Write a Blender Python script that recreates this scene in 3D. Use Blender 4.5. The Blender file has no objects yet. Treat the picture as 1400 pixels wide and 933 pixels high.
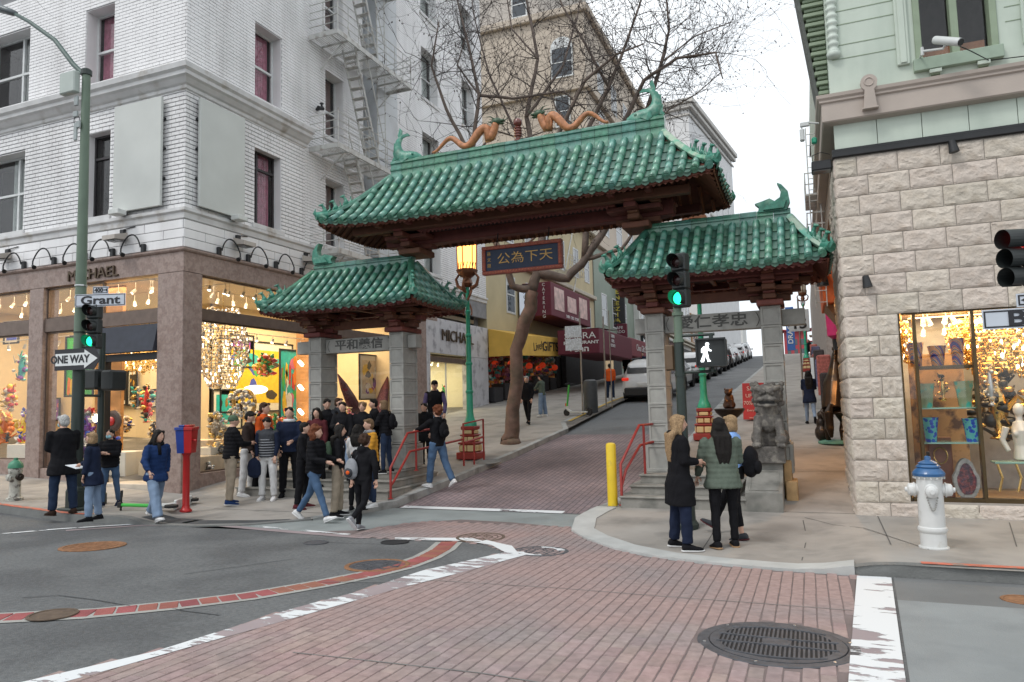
import bpy,bmesh,math,random
import numpy as np
from mathutils import Vector,Matrix
rnd=random.Random(7)
sc=bpy.context.scene
COL=sc.collection
R=math.radians
# ---- camera
CW=np.array([[0.0]*3]*3)
def _basis():
 F=985.0
 vy=np.array([1103-700,551-0.026*(1103-700)-466.5,F]);vy/=np.linalg.norm(vy)
 n=np.cross(np.array([0,551-466.5,F]),np.array([1000,551-26-466.5,F]));n/=np.linalg.norm(n)
 if n[1]>0:n=-n
 X=np.cross(vy,n)
 if X[0]<0:X=-X
 return np.array([X,vy,n])
B=_basis()
cam=bpy.data.objects.new('camera',bpy.data.cameras.new('camera'))
COL.objects.link(cam)
cam.data.lens=985/1400*36
cam.data.clip_start=0.05;cam.data.clip_end=3000
_r=B@np.array([1,0,0]);_u=B@np.array([0,-1,0]);_b=B@np.array([0,0,-1])
cam.matrix_world=Matrix(((_r[0],_u[0],_b[0],0),(_r[1],_u[1],_b[1],0),(_r[2],_u[2],_b[2],1.7),(0,0,0,1)))
sc.camera=cam
# ---- sky, sun, exposure
SUN_EL,SUN_AZ=52,215
world=bpy.data.worlds.new('World');sc.world=world;world.use_nodes=True
nt=world.node_tree;bg=nt.nodes['Background']
sky=nt.nodes.new('ShaderNodeTexSky');sky.sky_type='NISHITA';sky.sun_disc=False
sky.sun_elevation=R(SUN_EL);sky.sun_rotation=R(SUN_AZ);sky.air_density=1.0;sky.dust_density=2.0
tc=nt.nodes.new('ShaderNodeTexCoord');nz=nt.nodes.new('ShaderNodeTexNoise')
nz.inputs['Scale'].default_value=2.2;nz.inputs['Detail'].default_value=5
nt.links.new(tc.outputs['Generated'],nz.inputs['Vector'])
rp=nt.nodes.new('ShaderNodeValToRGB')
rp.color_ramp.elements[0].position=0.25;rp.color_ramp.elements[0].color=(7.8,8.4,9.0,1)
rp.color_ramp.elements[1].position=0.62;rp.color_ramp.elements[1].color=(12.6,13.0,13.3,1)
nt.links.new(nz.outputs['Fac'],rp.inputs['Fac'])
mx=nt.nodes.new('ShaderNodeMix');mx.data_type='RGBA';mx.inputs[0].default_value=0.88
nt.links.new(sky.outputs[0],mx.inputs[6]);nt.links.new(rp.outputs[0],mx.inputs[7])
nt.links.new(mx.outputs[2],bg.inputs['Color'])
bg.inputs['Strength'].default_value=0.10
sd=bpy.data.lights.new('sun','SUN');sd.energy=1.1;sd.angle=R(14);sd.color=(1,0.97,0.93)
sun=bpy.data.objects.new('sun',sd);COL.objects.link(sun)
_az=R(SUN_AZ)
sun.rotation_euler=Vector((math.sin(_az)*math.cos(R(SUN_EL)),math.cos(_az)*math.cos(R(SUN_EL)),math.sin(R(SUN_EL)))).to_track_quat('Z','Y').to_euler()
vs=sc.view_settings
vs.view_transform='Standard';vs.look='None';vs.exposure=0.24;vs.gamma=1.0;vs.use_curve_mapping=False
sc.cycles.max_bounces=6;sc.cycles.diffuse_bounces=3;sc.cycles.glossy_bounces=3
sc.cycles.transparent_max_bounces=12;sc.cycles.caustics_reflective=False ;sc.cycles.caustics_refractive=False
# ---- materials
MATS={}
def lin(c):
 return tuple(((x/255)/12.92 if x/255<=0.04045 else (((x/255)+0.055)/1.055)**2.4) for x in c)
def mat(name,col=(0.5,0.5,0.5),rough=0.7,metal=0.0,ns=6.0,na=0.15,bump=0.0,bs=40.0,rand=0.0,emit=None,es=0.0,col2=None,c2s=2.0,c2lo=0.45,c2hi=0.6,spec=0.5,trans=0.0,wave=None,world_co=False,coat=0.0,zs=1.0):
 """principled material: colour varied by fine noise (na), by patches of col2, and per object (rand)"""
 if name in MATS: return MATS[name]
 m=bpy.data.materials.new(name);m.use_nodes=True ;MATS[name]=m
 t=m.node_tree;N=t.nodes;L=t.links;p=N['Principled BSDF']
 p.inputs['Roughness'].default_value=rough;p.inputs['Metallic'].default_value=metal
 p.inputs['Specular IOR Level'].default_value=spec
 if coat:p.inputs['Coat Weight'].default_value=coat;p.inputs['Coat Roughness'].default_value=0.08
 if trans:p.inputs['Transmission Weight'].default_value=trans
 c=N.new('ShaderNodeTexCoord')
 co=c.outputs['Object']
 if world_co:
  g=N.new('ShaderNodeNewGeometry');co=g.outputs['Position']
 out=None
 base=N.new('ShaderNodeRGB');base.outputs[0].default_value=(*col,1);out=base.outputs[0]
 def noise(s,d=4,st=False):
  n=N.new('ShaderNodeTexNoise');n.inputs['Scale'].default_value=s;n.inputs['Detail'].default_value=d
  if st and zs!=1:mp=N.new('ShaderNodeMapping');mp.inputs['Scale'].default_value=(1,1,zs);L.new(co,mp.inputs['Vector']);L.new(mp.outputs[0],n.inputs['Vector'])
  else:L.new(co,n.inputs['Vector'])
  return n.outputs['Fac']
 if col2:
  mr=N.new('ShaderNodeMapRange');mr.inputs[1].default_value=c2lo;mr.inputs[2].default_value=c2hi
  L.new(noise(c2s,6,True),mr.inputs[0])
  x=N.new('ShaderNodeMix');x.data_type='RGBA';L.new(mr.outputs[0],x.inputs[0]);L.new(out,x.inputs[6])
  x.inputs[7].default_value=(*col2,1);out=x.outputs[2]
 if na or rand:
  h=N.new('ShaderNodeHueSaturation');L.new(out,h.inputs['Color']);out=h.outputs[0]
  mr=N.new('ShaderNodeMapRange');mr.inputs[1].default_value=0.3;mr.inputs[2].default_value=0.7
  mr.inputs[3].default_value=1-na;mr.inputs[4].default_value=1+na
  L.new(noise(ns),mr.inputs[0]);v=mr.outputs[0]
  if rand:
   oi=N.new('ShaderNodeObjectInfo');r2=N.new('ShaderNodeMapRange')
   r2.inputs[3].default_value=1-rand;r2.inputs[4].default_value=1+rand
   L.new(oi.outputs['Random'],r2.inputs[0])
   mm=N.new('ShaderNodeMath');mm.operation='MULTIPLY';L.new(v,mm.inputs[0]);L.new(r2.outputs[0],mm.inputs[1]);v=mm.outputs[0]
   r3=N.new('ShaderNodeMapRange');r3.inputs[3].default_value=0.5-0.03*rand/0.2;r3.inputs[4].default_value=0.5+0.03*rand/0.2
   f=N.new('ShaderNodeMath');f.operation='FRACT';m7=N.new('ShaderNodeMath');m7.operation='MULTIPLY';m7.inputs[1].default_value=7.31
   L.new(oi.outputs['Random'],m7.inputs[0]);L.new(m7.outputs[0],f.inputs[0]);L.new(f.outputs[0],r3.inputs[0]);L.new(r3.outputs[0],h.inputs['Hue'])
  L.new(v,h.inputs['Value'])
 L.new(out,p.inputs['Base Color'])
 hgt=None
 if bump:
  hgt=noise(bs,5)
 if wave:
  w=N.new('ShaderNodeTexWave');w.bands_direction=wave[0];w.inputs['Scale'].default_value=wave[1];w.inputs['Distortion'].default_value=wave[2]
  L.new(co,w.inputs['Vector'])
  if hgt is None:hgt=w.outputs['Fac']
  else:
   a=N.new('ShaderNodeMath');a.operation='ADD';L.new(hgt,a.inputs[0]);L.new(w.outputs['Fac'],a.inputs[1]);hgt=a.outputs[0]
  if not bump:bump=wave[3]
 if hgt is not None:
  b=N.new('ShaderNodeBump');b.inputs['Strength'].default_value=min(bump,1.0);b.inputs['Distance'].default_value=0.02
  L.new(hgt,b.inputs['Height']);L.new(b.outputs[0],p.inputs['Normal'])
 if emit:
  p.inputs['Emission Color'].default_value=(*emit,1);p.inputs['Emission Strength'].default_value=es
 return m
def glass(name,tint=(1,1,1),rmin=0.06):
 if name in MATS: return MATS[name]
 m=bpy.data.materials.new(name);m.use_nodes=True ;MATS[name]=m
 t=m.node_tree;N=t.nodes;L=t.links;N.remove(N['Principled BSDF'])
 tr=N.new('ShaderNodeBsdfTransparent');tr.inputs[0].default_value=(*tint,1)
 gl=N.new('ShaderNodeBsdfGlossy');gl.inputs['Roughness'].default_value=0.02
 lw=N.new('ShaderNodeLayerWeight');lw.inputs[0].default_value=0.5
 pw=N.new('ShaderNodeMath');pw.operation='POWER';pw.inputs[1].default_value=4.0;L.new(lw.outputs['Facing'],pw.inputs[0])
 fr=N.new('ShaderNodeMath');fr.operation='MULTIPLY_ADD';fr.inputs[1].default_value=0.6;fr.inputs[2].default_value=0.03;L.new(pw.outputs[0],fr.inputs[0])
 ms=N.new('ShaderNodeMixShader');L.new(fr.outputs[0],ms.inputs[0]);L.new(tr.outputs[0],ms.inputs[1]);L.new(gl.outputs[0],ms.inputs[2])
 L.new(ms.outputs[0],N['Material Output'].inputs[0]); return m
def emis(name,col,s):
 return mat(name,col,0.5,na=0,emit=col,es=s)
 # ---- mesh building
class MB:
 def __init__(s):s.v=[];s.f=[];s.m=[];s.n=0
 def add(s,v,f,mi=0):
  n=s.n;s.v.extend([tuple(map(float,p)) for p in v]);s.n+=len(v)
  s.f.extend([tuple(i+n for i in q) for q in f]);s.m.extend([mi]*len(f)); return s
 def box(s,x0,x1,y0,y1,z0,z1,mi=0,M=None):
  if x0>x1:x0,x1=x1,x0
  if y0>y1:y0,y1=y1,y0
  if z0>z1:z0,z1=z1,z0
  v=[(x0,y0,z0),(x1,y0,z0),(x1,y1,z0),(x0,y1,z0),(x0,y0,z1),(x1,y0,z1),(x1,y1,z1),(x0,y1,z1)]
  if M is not None:v=[M@Vector(p) for p in v]
  return s.add(v,[(0,3,2,1),(4,5,6,7),(0,1,5,4),(1,2,6,5),(2,3,7,6),(3,0,4,7)],mi)
 def cbox(s,x0,x1,y0,y1,z0,z1,b=0.01,mi=0,M=None):
  lo=(x0,y0,z0);hi=(x1,y1,z1);V=[];idx={}
  for sx in (0,1):
   for sy in (0,1):
    for sz in (0,1):
     sg=(sx,sy,sz)
     for ax in range(3):
      p=[0,0,0]
      for k in range(3):
       e=hi[k] if sg[k] else lo[k]
       p[k]=e if k==ax else e+(-b if sg[k] else b)
      idx[(sg,ax)]=len(V);V.append(p)
  Fc=[]
  C=[(0,0),(1,0),(1,1),(0,1)]
  for ax in range(3):
   o=[k for k in range(3) if k!=ax]
   for sd_ in (0,1):
    q=[]
    for a,c in C:
     g=[0,0,0];g[ax]=sd_;g[o[0]]=a;g[o[1]]=c;q.append(idx[(tuple(g),ax)])
    Fc.append(q)
   for a,c in C:
    g0=[0,0,0];g0[o[0]]=a;g0[o[1]]=c;g1=list(g0);g1[ax]=1;g0=tuple(g0);g1=tuple(g1)
    Fc.append([idx[(g0,o[0])],idx[(g1,o[0])],idx[(g1,o[1])],idx[(g0,o[1])]])
  for sx in (0,1):
   for sy in (0,1):
    for sz in (0,1):Fc.append([idx[((sx,sy,sz),k)] for k in range(3)])
  cen=np.mean(V,axis=0);out=[]
  for q in Fc:
   P=np.array([V[i] for i in q]);nn=np.cross(P[1]-P[0],P[2]-P[0])
   out.append(tuple(q) if np.dot(nn,P.mean(0)-cen)>0 else tuple(reversed(q)))
  if M is not None:V=[M@Vector(p) for p in V]
  return s.add(V,out,mi)
 def cyl(s,p0,p1,r0,r1=None,n=12,mi=0,cap=True):
  return s.tube([p0,p1],[r0,r0 if r1 is None else r1],n,mi,cap)
 def tube(s,pts,rad,n=8,mi=0,cap=True,flat=None):
  P=[Vector(p) for p in pts];k=len(P)
  if isinstance(rad,(int,float)):rad=[rad]*k
  T=[(P[min(i+1,k-1)]-P[max(i-1,0)]).normalized() for i in range(k)]
  a=Vector((0,0,1)) if abs(T[0].z)<0.9 else Vector((1,0,0))
  u=T[0].cross(a).normalized();V=[]
  for i in range(k):
   u=(u-T[i]*u.dot(T[i])).normalized();w=T[i].cross(u)
   for j in range(n):
    an=2*math.pi*j/n;r=rad[i]
    ru,rw=(r,r) if not isinstance(r,(tuple,list)) else r
    V.append(P[i]+u*math.cos(an)*ru+w*math.sin(an)*rw)
  Fc=[(i*n+j,i*n+(j+1)%n,(i+1)*n+(j+1)%n,(i+1)*n+j) for i in range(k-1) for j in range(n)]
  if cap:Fc+=[tuple(range(n-1,-1,-1)),tuple((k-1)*n+j for j in range(n))]
  return s.add(V,Fc,mi)
 def lathe(s,prof,c=(0,0,0),n=16,mi=0,M=None):
  V=[];k=len(prof)
  for r,z in prof:
   for j in range(n):
    a=2*math.pi*(j+0.5)/n;V.append(Vector((r*math.cos(a),r*math.sin(a),z)))
  if M is not None:V=[M@p for p in V]
  V=[p+Vector(c) for p in V]
  Fc=[(i*n+j,i*n+(j+1)%n,(i+1)*n+(j+1)%n,(i+1)*n+j) for i in range(k-1) for j in range(n)]
  Fc+=[tuple(range(n-1,-1,-1)),tuple((k-1)*n+j for j in range(n))]
  return s.add(V,Fc,mi)
 def ell(s,c,r,nu=12,nv=8,mi=0,M=None):
  if isinstance(r,(int,float)):r=(r,r,r)
  V=[Vector((0,0,-r[2]))]
  for i in range(1,nv):
   t=math.pi*i/nv-math.pi/2
   for j in range(nu):
    a=2*math.pi*j/nu;V.append(Vector((r[0]*math.cos(t)*math.cos(a),r[1]*math.cos(t)*math.sin(a),r[2]*math.sin(t))))
  V.append(Vector((0,0,r[2])))
  if M is not None:V=[M@p for p in V]
  V=[p+Vector(c) for p in V];Fc=[]
  for j in range(nu):Fc.append((0,1+(j+1)%nu,1+j))
  for i in range(nv-2):
   for j in range(nu):
    a=1+i*nu;Fc.append((a+j,a+(j+1)%nu,a+nu+(j+1)%nu,a+nu+j))
  e=len(V)-1;a=1+(nv-2)*nu
  for j in range(nu):Fc.append((a+j,a+(j+1)%nu,e))
  return s.add(V,Fc,mi)
 def prism(s,poly,d0,d1,M,mi=0):
  """poly: 2-D outline (counter-clockwise) in the local xy plane of M, from local z d0 to d1"""
  n=len(poly);V=[M@Vector((x,y,d0)) for x,y in poly]+[M@Vector((x,y,d1)) for x,y in poly]
  Fc=[tuple(range(n-1,-1,-1)),tuple(range(n,2*n))]+[(i,(i+1)%n,n+(i+1)%n,n+i) for i in range(n)]
  return s.add(V,Fc,mi)
 def build(s,name,mats,parent=None,smooth=False,kind=None,world=True,auto=None):
  me=bpy.data.meshes.new(name)
  V=s.v
  if parent is not None and world:
   mw=PM.get(parent.name)
   if mw is not None:
    mi_=mw.inverted();V=[mi_@Vector(p) for p in V]
  me.from_pydata(V,[],s.f)
  if not isinstance(mats,(list,tuple)):mats=[mats]
  for m in mats:me.materials.append(m)
  if len(mats)>1:me.polygons.foreach_set('material_index',s.m)
  if smooth:
   me.polygons.foreach_set('use_smooth',[True]*len(me.polygons))
   if auto:me.set_sharp_from_angle(angle=R(auto))
  me.update()
  o=bpy.data.objects.new(name,me);COL.objects.link(o)
  if parent is not None:
   o.parent=parent
   if parent.name in PM:PM[o.name]=PM[parent.name]
  if kind:o['kind']=kind
  return o
PM={}
def thing(name,label,cat,loc=(0,0,0),rz=0.0,group=None):
 o=bpy.data.objects.new(name,None);o.empty_display_size=0.2;COL.objects.link(o)
 o.location=loc;o.rotation_euler=(0,0,rz);o['label']=label;o['category']=cat
 if group:o['group']=group
 PM[o.name]=Matrix.Translation(loc)@Matrix.Rotation(rz,4,'Z')
 return o
def tag(o,label,cat,group=None):
 o['label']=label;o['category']=cat
 if group:o['group']=group
 return o
def inst(me,name,M,parent=None,label=None):
 """an object sharing mesh data, placed by a matrix given in the parent's space"""
 o=bpy.data.objects.new(name,me);COL.objects.link(o)
 if parent is not None:o.parent=parent
 o.matrix_basis=M
 if label:o['label']=label
 return o
def copy_tree(src,loc,rz,label,group=None):
 r=src.copy();COL.objects.link(r);r.location=loc;r.rotation_euler=(0,0,rz);r['label']=label
 if group:r['group']=group
 def rec(a,b):
  for ch in a.children:
   c=ch.copy();COL.objects.link(c);c.parent=b;rec(ch,c)
 rec(src,r); return r
TEXTS=[]
def text(s,size,M,m,parent=None,name='lettering',ext=0.004,align='CENTER',sx=1.0,bold=0.0):
 cu=bpy.data.curves.new(name,'FONT');cu.body=s;cu.size=size;cu.extrude=ext;cu.align_x=align;cu.align_y='CENTER'
 cu.resolution_u=3;cu.offset=bold
 cu.materials.append(m)
 o=bpy.data.objects.new(name,cu);COL.objects.link(o)
 MM=M@Matrix.Diagonal((sx,1,1,1))
 if parent is not None:
  o.parent=parent
  mw=PM.get(parent.name)
  if mw is not None:MM=mw.inverted()@MM
 o.matrix_basis=MM;TEXTS.append(o); return o
def frame(o,x,y):
 """matrix with origin o, local x along x, local y along y, z out"""
 x=Vector(x).normalized();y=Vector(y).normalized();z=x.cross(y)
 return Matrix(((x.x,y.x,z.x,o[0]),(x.y,y.y,z.y,o[1]),(x.z,y.z,z.z,o[2]),(0,0,0,1)))
FB=lambda p:frame(p,(1,0,0),(0,0,1))
FG=lambda p:frame(p,(0,1,0),(0,0,1))
EYE=np.array([0,0,1.7])
def ray(px,py): return B@np.array([px-700,py-466.5,985.0])
def onY(px,py,y):
 d=ray(px,py); return EYE+d*(y/d[1])
def onX(px,py,x):
 d=ray(px,py); return EYE+d*(x/d[0])
 # ---- ground heights
def gz(x,y):
 z=-0.22*min(max((y-3)/6.2,0),1)
 if y>12:z+=0.108*(min(y,28)-12)
 if y>28:z+=0.080*(min(y,90)-28)
 if y>102:z+=0.02*(min(y,400)-102)
 if x<-12.5:z+=0.058*(-12.5-max(x,-45))*min(max((y-2)/7,0),1)*(1 if y<16 else max(0,1-(y-16)/10))
 return z
def sst(a,b,x):
 t=min(max((x-a)/(b-a),0),1); return t*t*(3-2*t)
def sz(x,y):
 """pavement height above the road: dropped kerbs at both corners"""
 if x>-5:
  h=0.02+0.11*max(sst(-0.2,0.7,x),sst(10.2,12.0,y))
 else:
  h=0.02+0.11*max(1-sst(-11.2,-10.4,x),sst(10.0,11.6,y))
 return gz(x,y)+h
def ground_hit(px,py,f):
 d=ray(px,py)
 for t in np.geomspace(0.002,0.4,5000):
  p=EYE+t*d
  if p[2]<f(p[0],p[1]): return p
 return EYE+0.4*d
 # ======================== THE GROUND
asphalt=mat('asphalt',(0.128,0.134,0.136),0.85,ns=26,na=0.22,bump=0.55,bs=90,col2=(0.088,0.092,0.095),c2s=0.8,c2lo=0.42,c2hi=0.62,world_co=True)
asphalt_l=mat('asphalt_pale',(0.25,0.268,0.27),0.85,ns=1.2,na=0.10,bump=0.5,bs=100,col2=(0.19,0.205,0.21),c2s=1.5,c2lo=0.5,c2hi=0.75,world_co=True)
asphalt_d=mat('asphalt_patch',(0.062,0.066,0.07),0.85,ns=2,na=0.18,bump=0.55,bs=90,world_co=True)
gutterm=mat('gutter_concrete',(0.24,0.265,0.262),0.8,ns=1.6,na=0.12,bump=0.25,bs=70,col2=(0.17,0.19,0.19),c2s=1.2,c2lo=0.48,c2hi=0.72,world_co=True)
walkm=mat('pavement_concrete',(0.31,0.29,0.265),0.85,ns=1.3,na=0.13,bump=0.2,bs=60,col2=(0.20,0.19,0.175),c2s=1.6,c2lo=0.5,c2hi=0.72,world_co=True)
curbm=mat('kerb_concrete',(0.33,0.34,0.335),0.8,ns=3,na=0.15,bump=0.3,bs=50,col2=(0.16,0.16,0.155),c2s=2.2,c2lo=0.52,c2hi=0.7,world_co=True)
curbdark=mat('kerb_dark',(0.17,0.175,0.17),0.8,ns=3,na=0.2,bump=0.4,bs=50,world_co=True)
pinkbed=mat('paver_joint',(0.165,0.13,0.125),0.9,ns=3,na=0.2,world_co=True,bump=0.4,bs=80)
paverm=mat('paver_brick',(0.325,0.232,0.215),0.82,ns=14,na=0.16,rand=0.10,col2=(0.255,0.215,0.212),c2s=0.7,c2lo=0.42,c2hi=0.66,bump=0.35,bs=120,world_co=True)
redbrick=mat('band_brick',(0.27,0.088,0.07),0.8,ns=5,na=0.15,rand=0.14,bump=0.3,bs=80,world_co=True)
redkerb=mat('red_kerb_paint',(0.50,0.13,0.08),0.7,ns=8,na=0.25,col2=(0.26,0.2,0.17),c2s=9,c2lo=0.5,c2hi=0.62,world_co=True)
def paintmat(name,lo,hi,s,sy=1.0):
 m=bpy.data.materials.new(name);m.use_nodes=True ;t=m.node_tree;N=t.nodes;L=t.links;p=N['Principled BSDF']
 p.inputs['Base Color'].default_value=(0.66,0.68,0.69,1);p.inputs['Roughness'].default_value=0.7
 g=N.new('ShaderNodeNewGeometry');mp=N.new('ShaderNodeMapping');mp.inputs['Scale'].default_value=(1,sy,1)
 L.new(g.outputs['Position'],mp.inputs['Vector'])
 n=N.new('ShaderNodeTexNoise');n.inputs['Scale'].default_value=s;n.inputs['Detail'].default_value=9;n.inputs['Roughness'].default_value=0.62
 L.new(mp.outputs[0],n.inputs['Vector'])
 n2=N.new('ShaderNodeTexNoise');n2.inputs['Scale'].default_value=0.9;L.new(g.outputs['Position'],n2.inputs['Vector'])
 a=N.new('ShaderNodeMath');a.operation='ADD';L.new(n.outputs['Fac'],a.inputs[0])
 b=N.new('ShaderNodeMapRange');b.inputs[1].default_value=0.3;b.inputs[2].default_value=0.7;b.inputs[3].default_value=-0.16;b.inputs[4].default_value=0.16
 L.new(n2.outputs['Fac'],b.inputs[0]);L.new(b.outputs[0],a.inputs[1])
 r=N.new('ShaderNodeMapRange');r.inputs[1].default_value=lo;r.inputs[2].default_value=hi;L.new(a.outputs[0],r.inputs[0])
 L.new(r.outputs[0],p.inputs['Alpha']);MATS[name]=m; return m
paint_thick=paintmat('road_paint',0.40,0.43,2.2,3.0)
paint_worn=paintmat('road_paint_worn',0.46,0.5,3.2,3.0)
XL=sorted(set([round(-24+0.5*i,2) for i in range(65)]+[-260,-150,-90,-60,-45,-36,-30,-27,-12.5,12,18,30,60,120,260]))
YL=sorted(set([round(0+0.5*i,2) for i in range(61)]+[-200,-80,-30,-10,-4,3,9.2,12,14,15,16,28,34,40,50,60,75,90,102,150,250,400,900]))
g=MB();nx=len(XL)
g.add([(x,y,gz(x,y)) for y in YL for x in XL],[(j*nx+i,j*nx+i+1,(j+1)*nx+i+1,(j+1)*nx+i) for j in range(len(YL)-1) for i in range(nx-1)])
o=g.build('road',asphalt);o['kind']='structure'
def drape(name,poly,m,f=gz,off=0.004,skirt=0.0,kind='structure',parent=None,thick=0.0):
 bm=bmesh.new();vs_=[bm.verts.new((x,y,0)) for x,y in poly];fc=bm.faces.new(vs_)
 if fc.normal.z<0 or sum((poly[i][0]*poly[(i+1)%len(poly)][1]-poly[(i+1)%len(poly)][0]*poly[i][1]) for i in range(len(poly)))<0:fc.normal_flip()
 bmesh.ops.triangulate(bm,faces=bm.faces[:])
 x0=min(p[0] for p in poly);x1=max(p[0] for p in poly);y0=min(p[1] for p in poly);y1=max(p[1] for p in poly)
 for x in XL:
  if x0<x<x1:bmesh.ops.bisect_plane(bm,geom=bm.verts[:]+bm.edges[:]+bm.faces[:],plane_co=(x,0,0),plane_no=(1,0,0))
 for y in YL:
  if y0<y<y1:bmesh.ops.bisect_plane(bm,geom=bm.verts[:]+bm.edges[:]+bm.faces[:],plane_co=(0,y,0),plane_no=(0,1,0))
 for v in bm.verts:v.co.z=f(v.co.x,v.co.y)+off
 if skirt:
  be=[e for e in bm.edges if e.is_boundary]
  r=bmesh.ops.extrude_edge_only(bm,edges=be)
  for v in r['geom']:
   if isinstance(v,bmesh.types.BMVert):v.co.z=gz(v.co.x,v.co.y)-skirt
 me=bpy.data.meshes.new(name);bm.to_mesh(me);bm.free();me.materials.append(m)
 o=bpy.data.objects.new(name,me);COL.objects.link(o)
 if kind:o['kind']=kind
 if parent is not None:o.parent=parent
 return o
def ribbon(name,pts,w,m,f=gz,off=0.008,parent=None,kind='structure',h=0.0,down=None):
 """a strip of width w along pts (list of xy), draped; with h a solid strip h high"""
 P=[]
 for i in range(len(pts)-1):
  a=Vector(pts[i]);b=Vector(pts[i+1]);n=max(1,int((b-a).length/0.25))
  P+=[a.lerp(b,k/n) for k in range(n)]
 P.append(Vector(pts[-1]));k=len(P);mb=MB();V=[]
 for i in range(k):
  t=(P[min(i+1,k-1)]-P[max(i-1,0)]).normalized();nn=Vector((-t.y,t.x))
  ww=w[0]+(w[1]-w[0])*i/(k-1) if isinstance(w,tuple) else w
  for s_ in (-0.5,0.5):
   q=P[i]+nn*ww*s_;V.append((q.x,q.y,f(q.x,q.y)+off))
  if down is not None:
   for s_ in (-0.5,0.5):
    q=P[i]+nn*ww*s_;V.append((q.x,q.y,gz(q.x,q.y)-down))
 Fc=[]
 if down is None:
  Fc=[(2*i,2*i+2,2*i+3,2*i+1)[::-1] for i in range(k-1)]
 else:
  for i in range(k-1):
   a=4*i;b=a+4
   Fc+=[(a,a+1,b+1,b),(a+1,a+3,b+3,b+1),(a+2,a,b,b+2)]
 mb.add(V,Fc);o=mb.build(name,m,None)
 if down is not None:
  me=o.data;me.update()
 if kind:o['kind']=kind
 if parent is not None:o.parent=parent
 return o
def W(px,py,f=gz):
 p=ground_hit(px,py,f); return (float(p[0]),float(p[1]))
CR=[(-2.9,88),(-2.9,14.2),(-3.12,12.9),(-3.38,12.0),(-3.5,11.1),(-3.33,10.35),(-2.95,9.8),(-2.4,9.22),(-1.73,8.80),(-1.1,8.60),(-0.5,8.50),(0.37,8.46),(0.8,8.52),(30,8.6)]
CL=[(-7.3,88),(-7.3,22.4),(-6.75,21.0),(-6.8,20),(-6.9,17),(-7.15,13.5),(-7.3,12),(-7.5,11.2),(-7.95,10.3),(-8.7,9.6),(-9.6,9.25),(-11.6,9.15),(-40,9.1)]
drape('pavement',CR+[(30,12.6),(0.9,12.6),(0.9,88)],walkm,sz,0.0)
drape('pavement',CL+[(-40,12.6),(-13,12.6),(-13,88)],walkm,sz,0.0)
def offs(pts,d):
 out=[]
 for i,p in enumerate(pts):
  a=Vector(pts[max(i-1,0)]);b=Vector(pts[min(i+1,len(pts)-1)]);t=(b-a).normalized();out.append((p[0]-t.y*d,p[1]+t.x*d))
 return out
KR=CR[1:-1]
ribbon('kerb',offs(CR,0.075)[:4],0.15,curbm,sz,0.004,down=0.05)
ribbon('kerb',offs(CR,0.17)[3:12],0.34,mat('kerb_pale',(0.42,0.43,0.42),0.8,ns=4,na=0.1,bump=0.2,bs=60,world_co=True),sz,0.014,down=0.05)
ribbon('kerb',[(0.30,8.55),(0.8,8.60),(1.4,8.64)],0.15,curbdark,sz,0.004,down=0.05)
ribbon('kerb',[(1.4,8.64),(30,8.7)],0.15,curbdark,sz,0.004,down=0.05)
ribbon('red_kerb_stripe',[(1.0,8.66),(30,8.78)],0.13,redkerb,sz,0.012)
ribbon('kerb',offs(CL,-0.075)[:9],0.15,curbm,sz,0.004,down=0.05)
ribbon('kerb',offs(CL,-0.075)[8:13],0.15,curbdark,sz,0.004,down=0.05)
ribbon('red_kerb_stripe',[(-11.9,9.23),(-40,9.18)],0.13,redkerb,sz,0.012)
ribbon('yellow_kerb_stripe',[(-7.22,22.6),(-7.22,40)],0.13,mat('yellow_kerb',(0.45,0.30,0.06),0.7,ns=9,na=0.3,world_co=True),sz,0.012)
drape('gutter_apron',[(-7.45,11.9),(-3.45,11.9),(-3.45,10.9),W(788,724),W(700,716),W(630,712),W(560,717),W(495,727),W(400,727),W(300,719),W(200,716),(-11.6,9.14),(-9.6,9.24),(-8.7,9.6),(-7.95,10.3),(-7.5,11.2)][::-1],gutterm,gz,0.004)
drape('gutter_pan',[(0.65,7.45),(30,7.45),(30,8.62),(0.72,8.5)],mat('asphalt_mid',(0.15,0.155,0.155),0.85,ns=1.4,na=0.14,bump=0.45,bs=90,world_co=True),gz,0.004)
drape('pale_roadway',[(0.16,0.5),(30,0.5),(30,7.45),(0.65,7.45)],asphalt_l,gz,0.004)
drape('road_patch',[(-9.6,9.35),(-8.8,9.75),(-8.15,10.3),(-8.9,10.0),(-10.0,9.75),(-10.4,9.4)],asphalt_d,sz,0.003)
drape('road_patch',[W(640,820),W(560,815),W(575,838),W(660,842)][::-1],asphalt_d,gz,0.004) if False else None
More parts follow.
